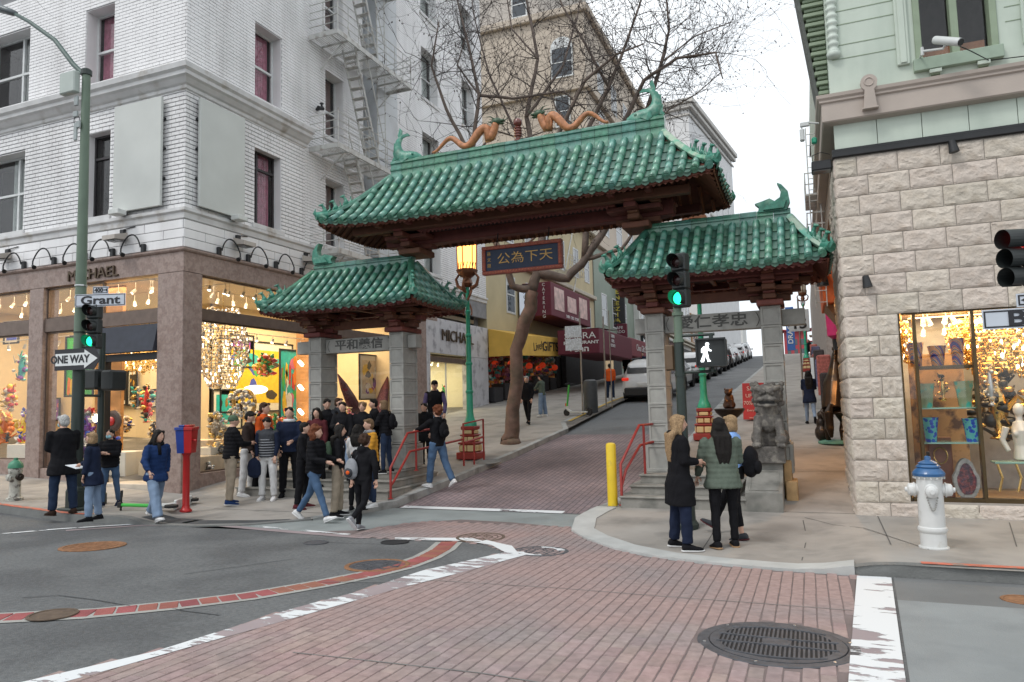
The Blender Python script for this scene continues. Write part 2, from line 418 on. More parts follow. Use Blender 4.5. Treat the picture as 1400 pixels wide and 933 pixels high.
def brickmat():
 m=bpy.data.materials.new('street_brick');m.use_nodes=True ;t=m.node_tree;N=t.nodes;L=t.links;p=N['Principled BSDF']
 g_=N.new('ShaderNodeNewGeometry');mp=N.new('ShaderNodeMapping');mp.inputs['Rotation'].default_value=(0,0,R(90));L.new(g_.outputs['Position'],mp.inputs['Vector'])
 b=N.new('ShaderNodeTexBrick');b.inputs['Scale'].default_value=1.0;b.inputs['Brick Width'].default_value=0.2;b.inputs['Row Height'].default_value=0.107
 b.inputs['Mortar Size'].default_value=0.009;b.inputs['Color1'].default_value=(0.24,0.18,0.185,1);b.inputs['Color2'].default_value=(0.19,0.15,0.16,1);b.inputs['Mortar'].default_value=(0.085,0.07,0.072,1)
 L.new(mp.outputs[0],b.inputs['Vector'])
 n=N.new('ShaderNodeTexNoise');n.inputs['Scale'].default_value=0.8;n.inputs['Detail'].default_value=6;L.new(g_.outputs['Position'],n.inputs['Vector'])
 h=N.new('ShaderNodeHueSaturation');r=N.new('ShaderNodeMapRange');r.inputs[1].default_value=0.3;r.inputs[2].default_value=0.7;r.inputs[3].default_value=0.72;r.inputs[4].default_value=1.25
 L.new(n.outputs[0],r.inputs[0]);L.new(r.outputs[0],h.inputs['Value']);L.new(b.outputs[0],h.inputs['Color']);L.new(h.outputs[0],p.inputs['Base Color'])
 bp=N.new('ShaderNodeBump');bp.inputs['Strength'].default_value=0.5;bp.inputs['Distance'].default_value=0.01;bp.invert=True ;L.new(b.outputs['Fac'],bp.inputs['Height']);L.new(bp.outputs[0],p.inputs['Normal'])
 p.inputs['Roughness'].default_value=0.8; return m
streetbrick=brickmat()
drape('brick_roadway',[(-7.28,12.0),(-3.4,12.0),(-3.12,12.9),(-2.9,14.2),(-2.9,20.6),(-6.76,20.6),(-6.8,20),(-6.9,17),(-7.15,13.5)],streetbrick,gz,0.004)
drape('upper_roadway',[(-7.28,20.6),(-2.9,20.6),(-2.9,88),(-7.3,88)],mat('asphalt_street',(0.145,0.152,0.158),0.85,ns=20,na=0.15,bump=0.4,bs=80,col2=(0.10,0.105,0.11),c2s=0.6,c2lo=0.5,c2hi=0.7,world_co=True),gz,0.004)
drape('white_line',[(-7.2,11.93),(-4.0,11.93),(-4.0,12.12),(-7.2,12.12)],paint_thick,gz,0.010)
LEFT=[(-5.75,1.0),W(43,933),W(214,893),W(400,834),W(489,811),W(578,782),W(690,757),W(672,747),W(640,741),W(540,738),W(470,733),W(400,729)]
TOP=[W(495,725.5),W(560,716),W(630,711),W(700,715),W(788,723)]
cross=LEFT+[(LEFT[-1][0]+0.02,LEFT[-1][1]+0.06)]+TOP+[(-2.95,9.78),(-2.4,9.2),(-1.73,8.78),(-1.1,8.58),(-0.5,8.48),(0.37,8.44)]+[(0.13+0.07*(y-4.9),y) for y in (7,5,3,1.0)]
crossing=drape('brick_crossing',cross[::-1],pinkbed,gz,0.005)
def inside(x,y,P):
 c=False ;j=len(P)-1
 for i in range(len(P)):
  if (P[i][1]>y)!=(P[j][1]>y) and x<(P[j][0]-P[i][0])*(y-P[i][1])/(P[j][1]-P[i][1])+P[i][0]:c=not c
  j=i
 return c
BW,BL,JT=0.107,0.205,0.0085
pm_=MB();pm_.add([(-BW/2+JT/2,-BL/2+JT/3,0),(BW/2-JT/2,-BL/2+JT/3,0),(BW/2-JT/2,BL/2-JT/3,0),(-BW/2+JT/2,BL/2-JT/3,0),(-BW/2+JT,-BL/2+JT*.8,.007),(BW/2-JT,-BL/2+JT*.8,.007),(BW/2-JT,BL/2-JT*.8,.007),(-BW/2+JT,BL/2-JT*.8,.007)],[(4,5,6,7),(0,1,5,4),(1,2,6,5),(2,3,7,6),(3,0,4,7)])
pt=pm_.build('brick',paverm);pmesh=pt.data;bpy.data.objects.remove(pt)
cand=[]
for i in range(-60,12):
 x=i*BW+0.03
 for j in range(-6,48):
  y=0.9+j*BL+(BL/2 if i%2 else 0)
  if x>0.13+0.07*(y-4.9)-0.02: continue
  if inside(x,y,cross):cand.append((x,y))
mh=W(1062,881)
cand=[c for c in cand if math.hypot(c[0]-mh[0],c[1]-mh[1])>0.56]
def vis(x,y):
 q=B.T@(np.array([x,y,0])-EYE);u=700+985*q[0]/q[2];v=466.5+985*q[1]/q[2]
 return q[2] if (-10<u<1410 and v<945) else q[2]+50
cand.sort(key=lambda c:vis(*c));stuffb=MB()
for k,(x,y) in enumerate(cand):
 dz=rnd.uniform(-0.0015,0.0015)
 if k<290:
  tlt=Matrix.Rotation(rnd.uniform(-.006,.006),4,'X')@Matrix.Rotation(rnd.uniform(-.01,.01),4,'Z')@Matrix.Rotation(math.atan(-0.22/6.2)*(1 if 3<y<9.2 else 0),4,'X')
  inst(pmesh,'brick',Matrix.Translation((x+rnd.uniform(-.002,.002),y,gz(x,y)+0.004+dz))@tlt,crossing)
 else:
  x+=rnd.uniform(-.002,.002);V=[(x+v.co.x,y+v.co.y,gz(x+v.co.x,y+v.co.y)+v.co.z+0.004+dz) for v in pmesh.vertices]
  stuffb.add(V,[tuple(p.vertices) for p in pmesh.polygons])
stuffb.build('brick_paving',paverm,crossing,kind='stuff',world=False)
def stripe(outer,inner,m,name='white_line',off=0.0135):
 n=max(len(outer),len(inner));
 def rs(P,n=40):
  L_=[0]
  for a,b in zip(P,P[1:]):L_.append(L_[-1]+math.hypot(b[0]-a[0],b[1]-a[1]))
  out=[]
  for k in range(n):
   d=L_[-1]*k/(n-1);i=max(0,min(len(P)-2,next((q for q in range(len(L_)) if L_[q]>=d),len(L_)-1)-1))
   t=(d-L_[i])/max(1e-6,L_[i+1]-L_[i]);out.append((P[i][0]+(P[i+1][0]-P[i][0])*t,P[i][1]+(P[i+1][1]-P[i][1])*t))
  return out
 a=rs(outer);b=rs(inner);mb=MB()
 V=[(x,y,gz(x,y)+off) for p in zip(a,b) for x,y in p]
 mb.add(V,[(2*i,2*i+1,2*i+3,2*i+2)[::-1] for i in range(len(a)-1)])
 o=mb.build(name,m,None);o['kind']='structure'
 if o.data.polygons[0].normal.z<0:o.data.flip_normals()
 return o
pinkslab=mat('stripe_base',(0.285,0.235,0.24),0.85,ns=1.5,na=0.12,bump=0.2,bs=80,world_co=True)
outL=[W(43,933),W(214,893),W(400,834),W(489,811),W(578,782),W(690,757)]
inL=[W(118,928),W(293,878),W(400,848),W(543,807),W(630,785),W(720,760)]
outL=[(-5.75,1.0)]+outL;inL=[(inL[0][0]-0.65,1.0)]+inL
stripe(outL,inL,pinkslab,'crossing_border',0.0125);stripe(outL,inL,paint_worn,off=0.0145)
stripe([W(672,747),W(640,741),W(540,739.5)],[W(700,751),W(645,737),W(540,736.5)],paint_thick)
stripe([W(690,757),W(672,747),W(655,742.5)],[W(712,762),W(700,748),W(665,740)],paint_thick,off=0.016)
e0=[(0.13+0.07*(y-4.9),y) for y in (8.42,7,5,3,1)];e1=[(x+0.32,y+0.03) for x,y in e0]
stripe(e0,e1,pinkslab,'crossing_border',0.0125);stripe(e0[:2]+[(0.19,5.8)],e1[:2]+[(0.51,5.8)],paint_thick,off=0.0145)
stripe([(0.19,5.8)]+e0[2:],[(0.51,5.8)]+e1[2:],paint_worn,off=0.0145)
ribbon('white_line',[W(0,731),W(80,724),W(200,716),W(300,716)],0.12,paint_thick,gz,0.009)
ribbon('white_line',[W(320,718),W(400,725),W(480,732),W(545,738)],0.10,paint_worn,gz,0.009)
ribbon('crossing_border',[W(90,726),W(200,718.5),W(300,719),W(400,728),W(500,736)],0.16,pinkslab,gz,0.006)
ribbon('crack',[W(440,798),W(600,796),W(760,806),W(900,817),W(1060,829),W(1166,837)],0.012,curbdark,gz,0.0145)
ribbon('crack',[W(400,895),W(520,908),W(660,924),W(760,940)],0.012,curbdark,gz,0.0145)
for pts in ([(30,818),(80,815),(130,821),(180,830)],[(250,786),(330,775),(400,765)],[(225,830),(250,836),(300,842)],[(440,742),(520,745),(560,744)]):
 ribbon('crack',[W(*q) for q in pts],0.014,asphalt_d,gz,0.006)
bc=[(-11.5,2.2),(-9.6,2.75),W(-140,852),W(0,846),W(120,840),W(240,828.5),W(340,816),W(440,799),W(500,787),W(550,775),W(583,763),W(603,752),W(614,742)]
band=ribbon('brick_band',bc,0.38,mat('band_border',(0.33,0.33,0.31),0.8,ns=4,na=0.12,bump=0.3,bs=70,world_co=True),gz,0.006)
mb=MB();mb.cbox(-0.078,0.078,-0.115,0.115,-0.01,0.004,0.004);t_=mb.build('brick',redbrick);bmesh_band=t_.data;bpy.data.objects.remove(t_)
seg=[];d_=0.0;step=0.172
for a,b in zip(bc,bc[1:]):
 a=Vector(a);b=Vector(b);L_=(b-a).length
 while d_<L_:
  q=a.lerp(b,d_/L_);seg.append((q,(b-a).normalized()));d_+=step
 d_-=L_
for q,t in seg:
 inst(bmesh_band,'brick',Matrix.Translation((q.x,q.y,gz(q.x,q.y)+0.007))@Matrix.Rotation(math.atan2(t.y,t.x)+rnd.uniform(-.01,.01),4,'Z'),band)
jm=mat('joint_dark',(0.10,0.095,0.09),0.9,na=0.1)
def joints(L_):
 for pts in L_:ribbon('pavement_joint',pts,0.014,jm,sz,0.003)
joints([[W(1095,772,sz),W(1103,735,sz),W(1098,712,sz)],[W(1218,745,sz),W(1200,706,sz)],[W(1390,748,sz),W(1380,715,sz)],[W(1062,700,sz),W(1172,703,sz)],[W(1083,645,sz),W(1172,645,sz)],[W(1085,612,sz),W(1150,614,sz)],[W(1092,600,sz),W(1130,598,sz)],[W(960,752,sz),W(985,705,sz)],[W(1100,708,sz),W(1180,722,sz),W(1270,752,sz)]])
joints([[(-13,y),(-7.2 if y>12 else -8,y)] for y in (10.7,13.6,16.5,19.4,24,28,32)]+[[(x,9.4),(x,12)] for x in (-13.4,-16,-18.6)]+[[(-10,13),(-10,34)]])
drape('tactile_patch',[(-10.9,9.4),(-9.9,9.45),(-9.9,9.85),(-10.9,9.8)],asphalt_d,sz,0.003)
ribbon('drain_scar',[W(925,757,sz),W(1010,758,sz),W(1090,768,sz)],0.10,curbdark,sz,0.008) if False else None
# ---- covers in the road
iron=mat('cast_iron',(0.075,0.078,0.088),0.6,0.15,ns=12,na=0.25,bump=0.3,bs=80)
iron_d=mat('iron_recess',(0.02,0.02,0.022),0.8,0.2,na=0.2)
rust=mat('rusty_iron',(0.26,0.13,0.065),0.75,0.3,ns=14,na=0.3,bump=0.4,bs=60)
def tilt_at(x,y):
 e=0.05;a=(gz(x+e,y)-gz(x-e,y))/(2*e);b=(gz(x,y+e)-gz(x,y-e))/(2*e)
 n=Vector((-a,-b,1)).normalized(); return Matrix.Translation((x,y,gz(x,y)))@n.to_track_quat('Z','Y').to_matrix().to_4x4()
def cover(px,py,r,label,m=iron,grate=False,ring=None,f=gz,pattern=True,base=0.006):
 x,y=W(px,py,f);M=tilt_at(x,y)@Matrix.Translation((0,0,base+(f(x,y)-gz(x,y))))
 t=thing('manhole_cover',label,'manhole cover',(0,0,0));t.matrix_basis=M;PM[t.name]=M.copy()
 mb=MB();mb.lathe([(r,-0.004),(r,0.004),(r*0.985,0.008),(r*0.86,0.008),(r*0.85,0.001),(r*0.84,-0.004)],n=40);mb.build('frame',ring or m,t,world=False)
 mb=MB();mb.lathe([(r*0.845,-0.003),(r*0.845,0.0035),(0.001,0.0035)],n=40);mb.build('plate',iron_d if grate else m,t,world=False)
 mb=MB()
 if grate:
  rr=r*0.84
  for a0,a1 in ((rr*0.86,rr),):
   mb.lathe([(a0,0.003),(a0,0.010),(a1,0.010),(a1,0.003)],n=40)
  yb=[-0.62,-0.21,0.21,0.62]
  for b in yb[0:4]:
   hw=rr*math.sqrt(max(0,1-b*b))*0.9
   P=[(-hw+2*hw*k/10,rr*b*(1-0.28*(1-((k-5)/5)**2)*(-1 if abs(b)>.5 else 0.5)),0.0085) for k in range(11)]
   mb.tube(P,0.009,5)
  nb=26
  for i in range(nb+1):
   xx=-rr*0.86+2*rr*0.86*i/nb
   hy=rr*math.sqrt(max(0,1-(xx/rr)**2))*0.78
   mb.box(xx-0.0075,xx+0.0075,-hy,hy,0.003,0.0095)
  mb.lathe([(0.1,0.003),(0.1,0.012),(0.001,0.012)],n=20)
  mb.build('grating',iron,t,world=False)
  for k in range(6):
   a=k*math.pi/3+0.3;q=MB();q.lathe([(0.012,0.007),(0.012,0.013),(0.001,0.014)],(r*0.92*math.cos(a),r*0.92*math.sin(a),0),8);q.build('bolt',mat('bolt_steel',(0.5,0.5,0.5),0.4,0.8),t,world=False)
 elif pattern:
  for k in (0.72,0.5,0.28):
   mb.lathe([(r*k,0.003),(r*k,0.0075),(r*(k-0.05),0.0075),(r*(k-0.05),0.003)],n=32)
  for k in range(8):
   a=k*math.pi/4;mb.box(r*0.28,r*0.74,-0.01,0.01,0.003,0.007,M=Matrix.Rotation(a,4,'Z'))
  mb.build('relief',m,t,world=False)
 return t
cover(1062,881,0.56,'large round iron grating in the brick crossing beside the worn white stripe',grate=True)
c_=cover(738,755,0.37,'dark round cover with white paint arcs at the bend of the white line')
mb=MB();mb.prism([(0.30*math.cos(a),0.30*math.sin(a)) for a in np.linspace(0.5,2.0,10)]+[(0.20*math.cos(a),0.24*math.sin(a)) for a in np.linspace(2.0,0.5,10)],0.006,0.009,Matrix.Identity(4));mb.build('paint_mark',MATS['road_paint'],c_,world=False)
mb=MB();mb.prism([(0.33*math.cos(a),0.33*math.sin(a)) for a in np.linspace(3.5,5.0,10)]+[(0.22*math.cos(a),0.26*math.sin(a)) for a in np.linspace(5.0,3.5,10)],0.006,0.009,Matrix.Identity(4));mb.build('paint_mark',MATS['road_paint'],c_,world=False)
cover(657,736,0.36,'brown round cover in the pink paving above the white line',mat('brown_iron',(0.13,0.095,0.07),0.7,0.4,ns=12,na=0.25))
cover(516,774,0.38,'dark ribbed round cover touching the red brick band',iron,ring=rust)
cover(127,748,0.42,'rusty orange round cover in the asphalt on the left',rust)
cover(432,743,0.17,'small dark round cover in a pale concrete patch',iron,pattern=False)
cover(72,843,0.2,'small worn cover set in the red brick band',mat('brown_iron'),pattern=False,base=0.014)
cover(1402,822,0.19,'small rusty cover in the pale roadway at the right edge',rust,pattern=False)
cover(540,742,0.2,'small broken dark cover beside the thin white line',iron_d,pattern=False)
cover(668,632,0.3,'round cover in the pavement between the green lamp post and the tree',mat('cover_grey',(0.2,0.2,0.19),0.8),f=sz,pattern=False)
# ======================== BUILDINGS
whitebrick=mat('white_glazed_brick',(0.79,0.785,0.79),0.42,ns=0.6,na=0.10,col2=(0.66,0.65,0.65),c2s=2.4,c2lo=0.45,c2hi=0.75,world_co=True,zs=0.12,bump=0.1,bs=30)
brickjoint=mat('brick_joint_grey',(0.24,0.24,0.25),0.9,ns=3,na=0.2,world_co=True)
creamtrim=mat('cream_trim',(0.60,0.60,0.60),0.55,ns=3,na=0.1,col2=(0.34,0.30,0.25),c2s=2.2,c2lo=0.56,c2hi=0.76,world_co=True,bump=0.1,bs=40)
dirtytrim=mat('weathered_trim',(0.45,0.42,0.38),0.7,ns=4,na=0.2,col2=(0.2,0.16,0.12),c2s=3,c2lo=0.45,c2hi=0.72,world_co=True,bump=0.2,bs=40)
granite=mat('brown_granite',(0.30,0.225,0.195),0.45,ns=18,na=0.16,col2=(0.24,0.17,0.145),c2s=8,c2lo=0.45,c2hi=0.6,world_co=True)
bronze=mat('bronze_trim',(0.15,0.11,0.09),0.4,0.5,ns=5,na=0.15,world_co=True)
blackm=mat('black_metal',(0.018,0.019,0.021),0.45,0.2,na=0.15)
navyaw=mat('navy_awning',(0.03,0.035,0.05),0.7,na=0.15)
sash_w=mat('white_sash',(0.6,0.62,0.62),0.5,na=0.08)
sash_d=mat('dark_sash',(0.035,0.032,0.035),0.5,na=0.1)
curt=mat('plum_curtain',(0.36,0.13,0.19),0.9,ns=9,na=0.25,wave=('X',6,1.0,0.5))
curt_g=mat('pale_curtain',(0.30,0.34,0.33),0.9,ns=9,na=0.2,wave=('X',6,1.0,0.5))
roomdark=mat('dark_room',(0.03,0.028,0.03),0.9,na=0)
pane=glass('window_glass')
def wallframe(o,u,n):
 """matrix: local x along the wall, y up, z out of the wall"""
 return Matrix(((u[0],0,n[0],o[0]),(u[1],0,n[1],o[1]),(0,1,0,o[2]),(0,0,0,1)))
def wall_rects(u0,u1,z0,z1,ops):
 """split a wall rectangle round its openings"""
 us=sorted(set([u0,u1]+[min(max(o[k],u0),u1) for o in ops for k in (0,1)]));zs=sorted(set([z0,z1]+[min(max(o[k],z0),z1) for o in ops for k in (2,3)]))
 out=[]
 for a,b in zip(us,us[1:]):
  run=None
  for c,d in zip(zs,zs[1:]):
   m_=((a+b)/2,(c+d)/2)
   hole=any(o[0]<m_[0]<o[1] and o[2]<m_[1]<o[3] for o in ops)
   if hole:
    if run:out.append((a,b,run[0],run[1]));run=None
   else:run=(run[0],d) if run else (c,d)
  if run:out.append((a,b,run[0],run[1]))
 return out
def courses(mb,F,u0,u1,z0,z1,ops,bw,bh,jt,dep,wavy=0.002,clip=None):
 """every brick of a running bond as its own little block standing proud of the joints"""
 rows=int(round((z1-z0)/bh));
 for r in range(rows):
  a=z0+r*bh;b=a+bh-jt;mid=(a+b)/2
  cuts=sorted([(o[0],o[1]) for o in ops if o[2]<mid<o[3]])
  x=u0-(bw/2 if r%2 else 0)
  while x<u1:
   s0,s1=max(x,u0),min(x+bw-jt*0.5,u1)
   x+=bw
   segs=[(s0,s1)]
   for c0,c1 in cuts:
    ns_=[]
    for p,q in segs:
     if q<=c0 or p>=c1:ns_.append((p,q))
     else:
      if p<c0:ns_.append((p,c0))
      if q>c1:ns_.append((c1,q))
    segs=ns_
   for p,q in segs:
    if q-p<0.02: continue
    d=dep+rnd.uniform(-wavy,wavy);e=0.002
    V=[F@Vector(t) for t in ((p,a,0),(q,a,0),(q,b,0),(p,b,0),(p+e,a+e,d),(q-e,a+e,d),(q-e,b-e,d),(p+e,b-e,d))]
    mb.add(V,[(4,5,6,7),(0,1,5,4),(1,2,6,5),(2,3,7,6),(3,0,4,7)])
def slabwall(F,rects,th,m,name,parent):
 mb=MB()
 for a,b,c,d in rects:mb.box(a,b,c,d,-th,0,M=F)
 return mb.build(name,m,parent)
def window(F,u0,u1,z0,z1,parent,sash=sash_w,rec=0.28,cur=curt,mull=None,rail=0.5,fw=0.06,cside=(0,1),back=True,sill=None,wname='window',drape_frac=1.0,reveal=None):
 """sash window set back in its opening: frame, meeting rail, glass, curtain"""
 fr=MB();z=-rec
 fr.box(u0,u0+fw,z0,z1,z-0.05,z,M=F);fr.box(u1-fw,u1,z0,z1,z-0.05,z,M=F)
 fr.box(u0+fw,u1-fw,z1-fw,z1,z-0.052,z-0.002,M=F);fr.box(u0+fw,u1-fw,z0,z0+fw,z-0.052,z-0.002,M=F)
 zr=z0+(z1-z0)*rail
 fr.box(u0+fw,u1-fw,zr-0.03,zr+0.03,z-0.06,z+0.015,M=F)
 for m_ in (mull or []):
  um=u0+(u1-u0)*m_;fr.box(um-0.035,um+0.035,z0+fw,z1-fw,z-0.055,z+0.01,M=F)
 w=fr.build(wname,sash,parent)
 g_=MB();g_.box(u0+fw,u1-fw,z0+fw,z1-fw,z-0.03,z-0.026,M=F);p=g_.build('pane',pane,w);
 c=MB()
 n=14
 for s0,s1 in ([(0.02,0.98)] if cside==(0,1) else [cside]):
  a=u0+fw+(u1-u0-2*fw)*s0;b=u0+fw+(u1-u0-2*fw)*s1;V=[];zz=z-0.14
  zb=z1-(z1-z0)*drape_frac
  for i in range(n*4+1):
   uu=a+(b-a)*i/(n*4);dd=zz+0.025*math.sin(i*math.pi/2)
   V+=[F@Vector((uu,zb+0.02,dd)),F@Vector((uu,z1-0.02,dd))]
  c.add(V,[(2*i,2*i+2,2*i+3,2*i+1) for i in range(n*4)])
 c.build('curtain',cur,w,smooth=True)
 rv=MB();rv.box(u0,u0+0.012,z0+0.012,z1-0.012,-rec,0.004,M=F);rv.box(u1-0.012,u1,z0+0.012,z1-0.012,-rec,0.004,M=F);rv.box(u0,u1,z1-0.012,z1,-rec,0.004,M=F);rv.box(u0,u1,z0,z0+0.012,-rec,0.004,M=F);rv.build('brick_reveal',whitebrick,w)
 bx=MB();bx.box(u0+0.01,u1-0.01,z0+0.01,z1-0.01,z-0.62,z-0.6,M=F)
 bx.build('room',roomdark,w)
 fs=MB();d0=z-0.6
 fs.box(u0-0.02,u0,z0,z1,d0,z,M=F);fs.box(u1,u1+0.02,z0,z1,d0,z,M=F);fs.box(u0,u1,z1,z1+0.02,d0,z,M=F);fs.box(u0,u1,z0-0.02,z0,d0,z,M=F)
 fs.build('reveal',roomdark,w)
 if sill:
  q=MB();q.cbox(u0-0.08,u1+0.08,z0-0.13,z0-0.005,-rec-0.02,0.07,0.008,M=F);q.build('sill',sill,w)
 return w
 # ---- white brick corner building
GX=-12.75
bl=thing('corner_building','white glazed brick corner building with brown granite shopfront, blank panels and fire escape','building',(GX,12,0))
FBl=wallframe((GX,12.0,0),(-1,0),(0,-1))
FBl=wallframe((GX,12.0,0),(1,0),(0,-1))
FGl=wallframe((GX,12.0,0),(0,1),(1,0))
TOPB=12.2
bush_ops=[(-5.42-0.02,-4.3+1.96,6.37,8.5),(-3.3+0.02,-2.33,6.37,8.5),(-6.6,-5.35,9.7,11.72),(-3.33,-2.33,9.7,11.72)]
def cx(px,py): return float(onY(px,py,12.0)[0])-GX
bush_ops=[(cx(-45,260),cx(34,260),6.38,8.47),(cx(118,240),cx(151,240),6.40,8.50),(cx(-20,100),cx(41,100),9.68,11.75),(cx(118,60),cx(157,60),9.71,11.68)]
def gy(px,py): return float(onX(px,py,GX)[1])-12
def gzz(px,py): return float(onX(px,py,GX)[2])
gw=lambda a,b,c,d:(gy(*a),gy(*b),gzz(*c),gzz(*d))
gl_ops=[]
col1=(gy(347,250),gy(384,250));col2=(gy(444,120),gy(469,120));col3=(gy(575,80),gy(597,80));col4=(gy(626,40),gy(641,40));colS=(gy(513,100),gy(541,100))
FL=3.32
for k in range(5):
 z0=6.42+FL*k
 gl_ops.append((col1[0],col1[1],z0,z0+2.02))
 gl_ops.append((col2[0],col2[1],z0,z0+2.02))
 gl_ops.append((col3[0],col3[1],z0+0.2,z0+2.2))
 gl_ops.append((col4[0]+0.2,col4[1]+0.3,z0+0.35,z0+2.35))
shaft=(gy(500,100)-0.2,gy(541,100))
NEND=gy(665,441)
allg=gl_ops+[(shaft[0],shaft[1],6.0,40)]
slabwall(FBl,wall_rects(-22,-0.40,6.28,24,bush_ops),0.4,brickjoint,'wall',bl)
slabwall(FGl,wall_rects(0,NEND,6.28,24,allg),0.4,brickjoint,'wall',bl)
mb=MB()
courses(mb,FBl,-12.5,0,6.30,9.05,bush_ops,0.235,0.1,0.020,0.022)
courses(mb,FBl,-12.5,0,9.62,12.6,bush_ops,0.225,0.083,0.012,0.022)
mb.build('brick_courses',whitebrick,bl,kind='stuff')
mb=MB()
courses(mb,FGl,-0.02,4.2,6.30,9.05,allg,0.235,0.1,0.020,0.022)
courses(mb,FGl,4.2,NEND,6.30,9.0,allg,0.235,0.083,0.013,0.022)
courses(mb,FGl,-0.02,4.2,9.62,17,allg,0.225,0.083,0.012,0.022)
courses(mb,FGl,4.2,NEND,9.0,22,allg,0.225,0.083,0.013,0.022)
mb.build('brick_courses',whitebrick,bl,kind='stuff')
def corner_band(prof,name,m,wlen=-22,glen=4.25,parent=bl):
 """prof: list of (out, z) from bottom to top"""
 mb=MB();V=[]
 for out,z in prof:
  V+=[FBl@Vector((wlen,z,out)),Vector((GX+out,12-out,z)),FGl@Vector((glen,z,out)),FGl@Vector((glen,z,-0.05))]
 k=len(prof)
 Fc=[(4*i+j,4*i+j+1,4*(i+1)+j+1,4*(i+1)+j) for i in range(k-1) for j in range(3)]
 top=4*(k-1);V+=[FBl@Vector((wlen,prof[-1][1],-0.1)),Vector((GX-0.1,12.1,prof[-1][1])),FBl@Vector((wlen,prof[0][1],-0.1)),Vector((GX-0.1,12.1,prof[0][1])),FGl@Vector((glen,prof[0][1],-0.1)),FGl@Vector((glen,prof[-1][1],-0.1))]
 a=4*k;Fc+=[(top,top+1,a+1,a),(top+1,top+2,a+5,a+1),(0,a+2,a+3,1),(1,a+3,a+4,2)]
 mb.add(V,Fc); return mb.build(name,m,parent)
corner_band([(0.02,9.02),(0.06,9.05),(0.07,9.12),(0.12,9.15),(0.20,9.24),(0.26,9.28),(0.27,9.36),(0.33,9.41),(0.35,9.52),(0.32,9.56),(0.03,9.66)],'cornice',creamtrim)
corner_band([(0.02,6.02),(0.05,6.04),(0.06,6.16),(0.11,6.20),(0.11,6.27),(0.03,6.29)],'string_course',creamtrim,glen=NEND)
corner_band([(0.01,5.36),(0.015,5.38),(0.015,6.015),(0.01,6.02)],'wall_backing',brickjoint,glen=NEND)
bk=MB();bk.cbox(0,1,0,1,0,0.03,0.012)
for r in range(3):
 z0=5.385+0.21*r
 for i in range(8):
  u=-1.18*(i+1)-(0.59 if r%2 else 0)
  q=MB();q.cbox(u+0.005,u+1.172,z0+0.006,z0+0.204,0.01,0.035,0.006,M=FBl);q.build('facing_block',whitebrick,bl)
 if r%2:q=MB();q.cbox(-0.585,0.03,z0+0.006,z0+0.204,0.01,0.035,0.006,M=FBl);q.build('facing_block',whitebrick,bl)
 for i in range(12):
  u=1.18*i+(0.59 if r%2 else 0)
  q=MB();q.cbox(u+0.006 if i or r%2 else -0.03,u+1.172,z0+0.006,z0+0.204,0.01,0.035,0.006,M=FGl);q.build('facing_block',whitebrick,bl)
 if r%2:q=MB();q.cbox(-0.03,0.585,z0+0.006,z0+0.204,0.01,0.035,0.006,M=FGl);q.build('facing_block',whitebrick,bl)
wk=dict(parent=bl)
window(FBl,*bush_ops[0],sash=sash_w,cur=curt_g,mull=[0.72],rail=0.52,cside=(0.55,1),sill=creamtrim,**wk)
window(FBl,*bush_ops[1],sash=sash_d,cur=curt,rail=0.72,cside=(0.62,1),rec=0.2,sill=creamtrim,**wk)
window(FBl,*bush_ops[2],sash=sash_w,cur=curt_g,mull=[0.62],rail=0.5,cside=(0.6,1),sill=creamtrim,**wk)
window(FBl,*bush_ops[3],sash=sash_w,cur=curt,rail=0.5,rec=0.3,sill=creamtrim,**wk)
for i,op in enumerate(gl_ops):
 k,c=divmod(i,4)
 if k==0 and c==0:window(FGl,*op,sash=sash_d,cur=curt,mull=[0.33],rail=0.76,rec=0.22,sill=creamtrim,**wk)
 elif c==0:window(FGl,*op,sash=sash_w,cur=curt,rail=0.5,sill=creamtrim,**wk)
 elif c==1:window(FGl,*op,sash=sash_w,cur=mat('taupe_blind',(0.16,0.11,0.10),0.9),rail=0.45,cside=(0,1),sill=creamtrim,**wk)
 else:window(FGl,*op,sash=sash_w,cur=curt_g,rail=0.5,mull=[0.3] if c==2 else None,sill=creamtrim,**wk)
sh=MB();a,b=shaft
sh.box(a,b,6.28,24,-0.9,-0.5,M=FGl);sh.box(a,a+0.02,6.28,24,-0.5,0.0,M=FGl);sh.build('recess_wall',mat('white_render',(0.56,0.58,0.60),0.6,ns=1,na=0.08,world_co=True,col2=(0.42,0.43,0.44),c2s=1.5,c2lo=0.5,c2hi=0.8),bl)
for k in range(4):
 z0=6.42+FL*k;q=MB();q.cbox(b-1.25,b+0.02,z0+0.15,z0+3.2,-0.5,0.05,0.02,M=FGl);q.cbox(b-1.33,b+0.06,z0+3.205,z0+3.42,-0.5,0.09,0.02,M=FGl);q.build('shaft_casing',MATS['white_render'],bl)
mb=MB();mb.box(GX-21,GX-0.4,12.4,12+NEND-0.4,23.6,24.0);mb.build('roof',brickjoint,bl)
mb=MB();mb.box(GX-21,GX-0.4,12+NEND-0.42,12+NEND-0.02,0,24);mb.box(GX-21.4,GX-21,12,12+NEND,0,24);mb.build('rear_wall',brickjoint,bl)
mb=MB();mb.box(GX-21,GX-0.41,12.41,12+NEND-0.43,5.15,5.3);mb.build('floor_slab',mat('ceiling_cream',(0.72,0.62,0.46),0.9,na=0.03),bl)
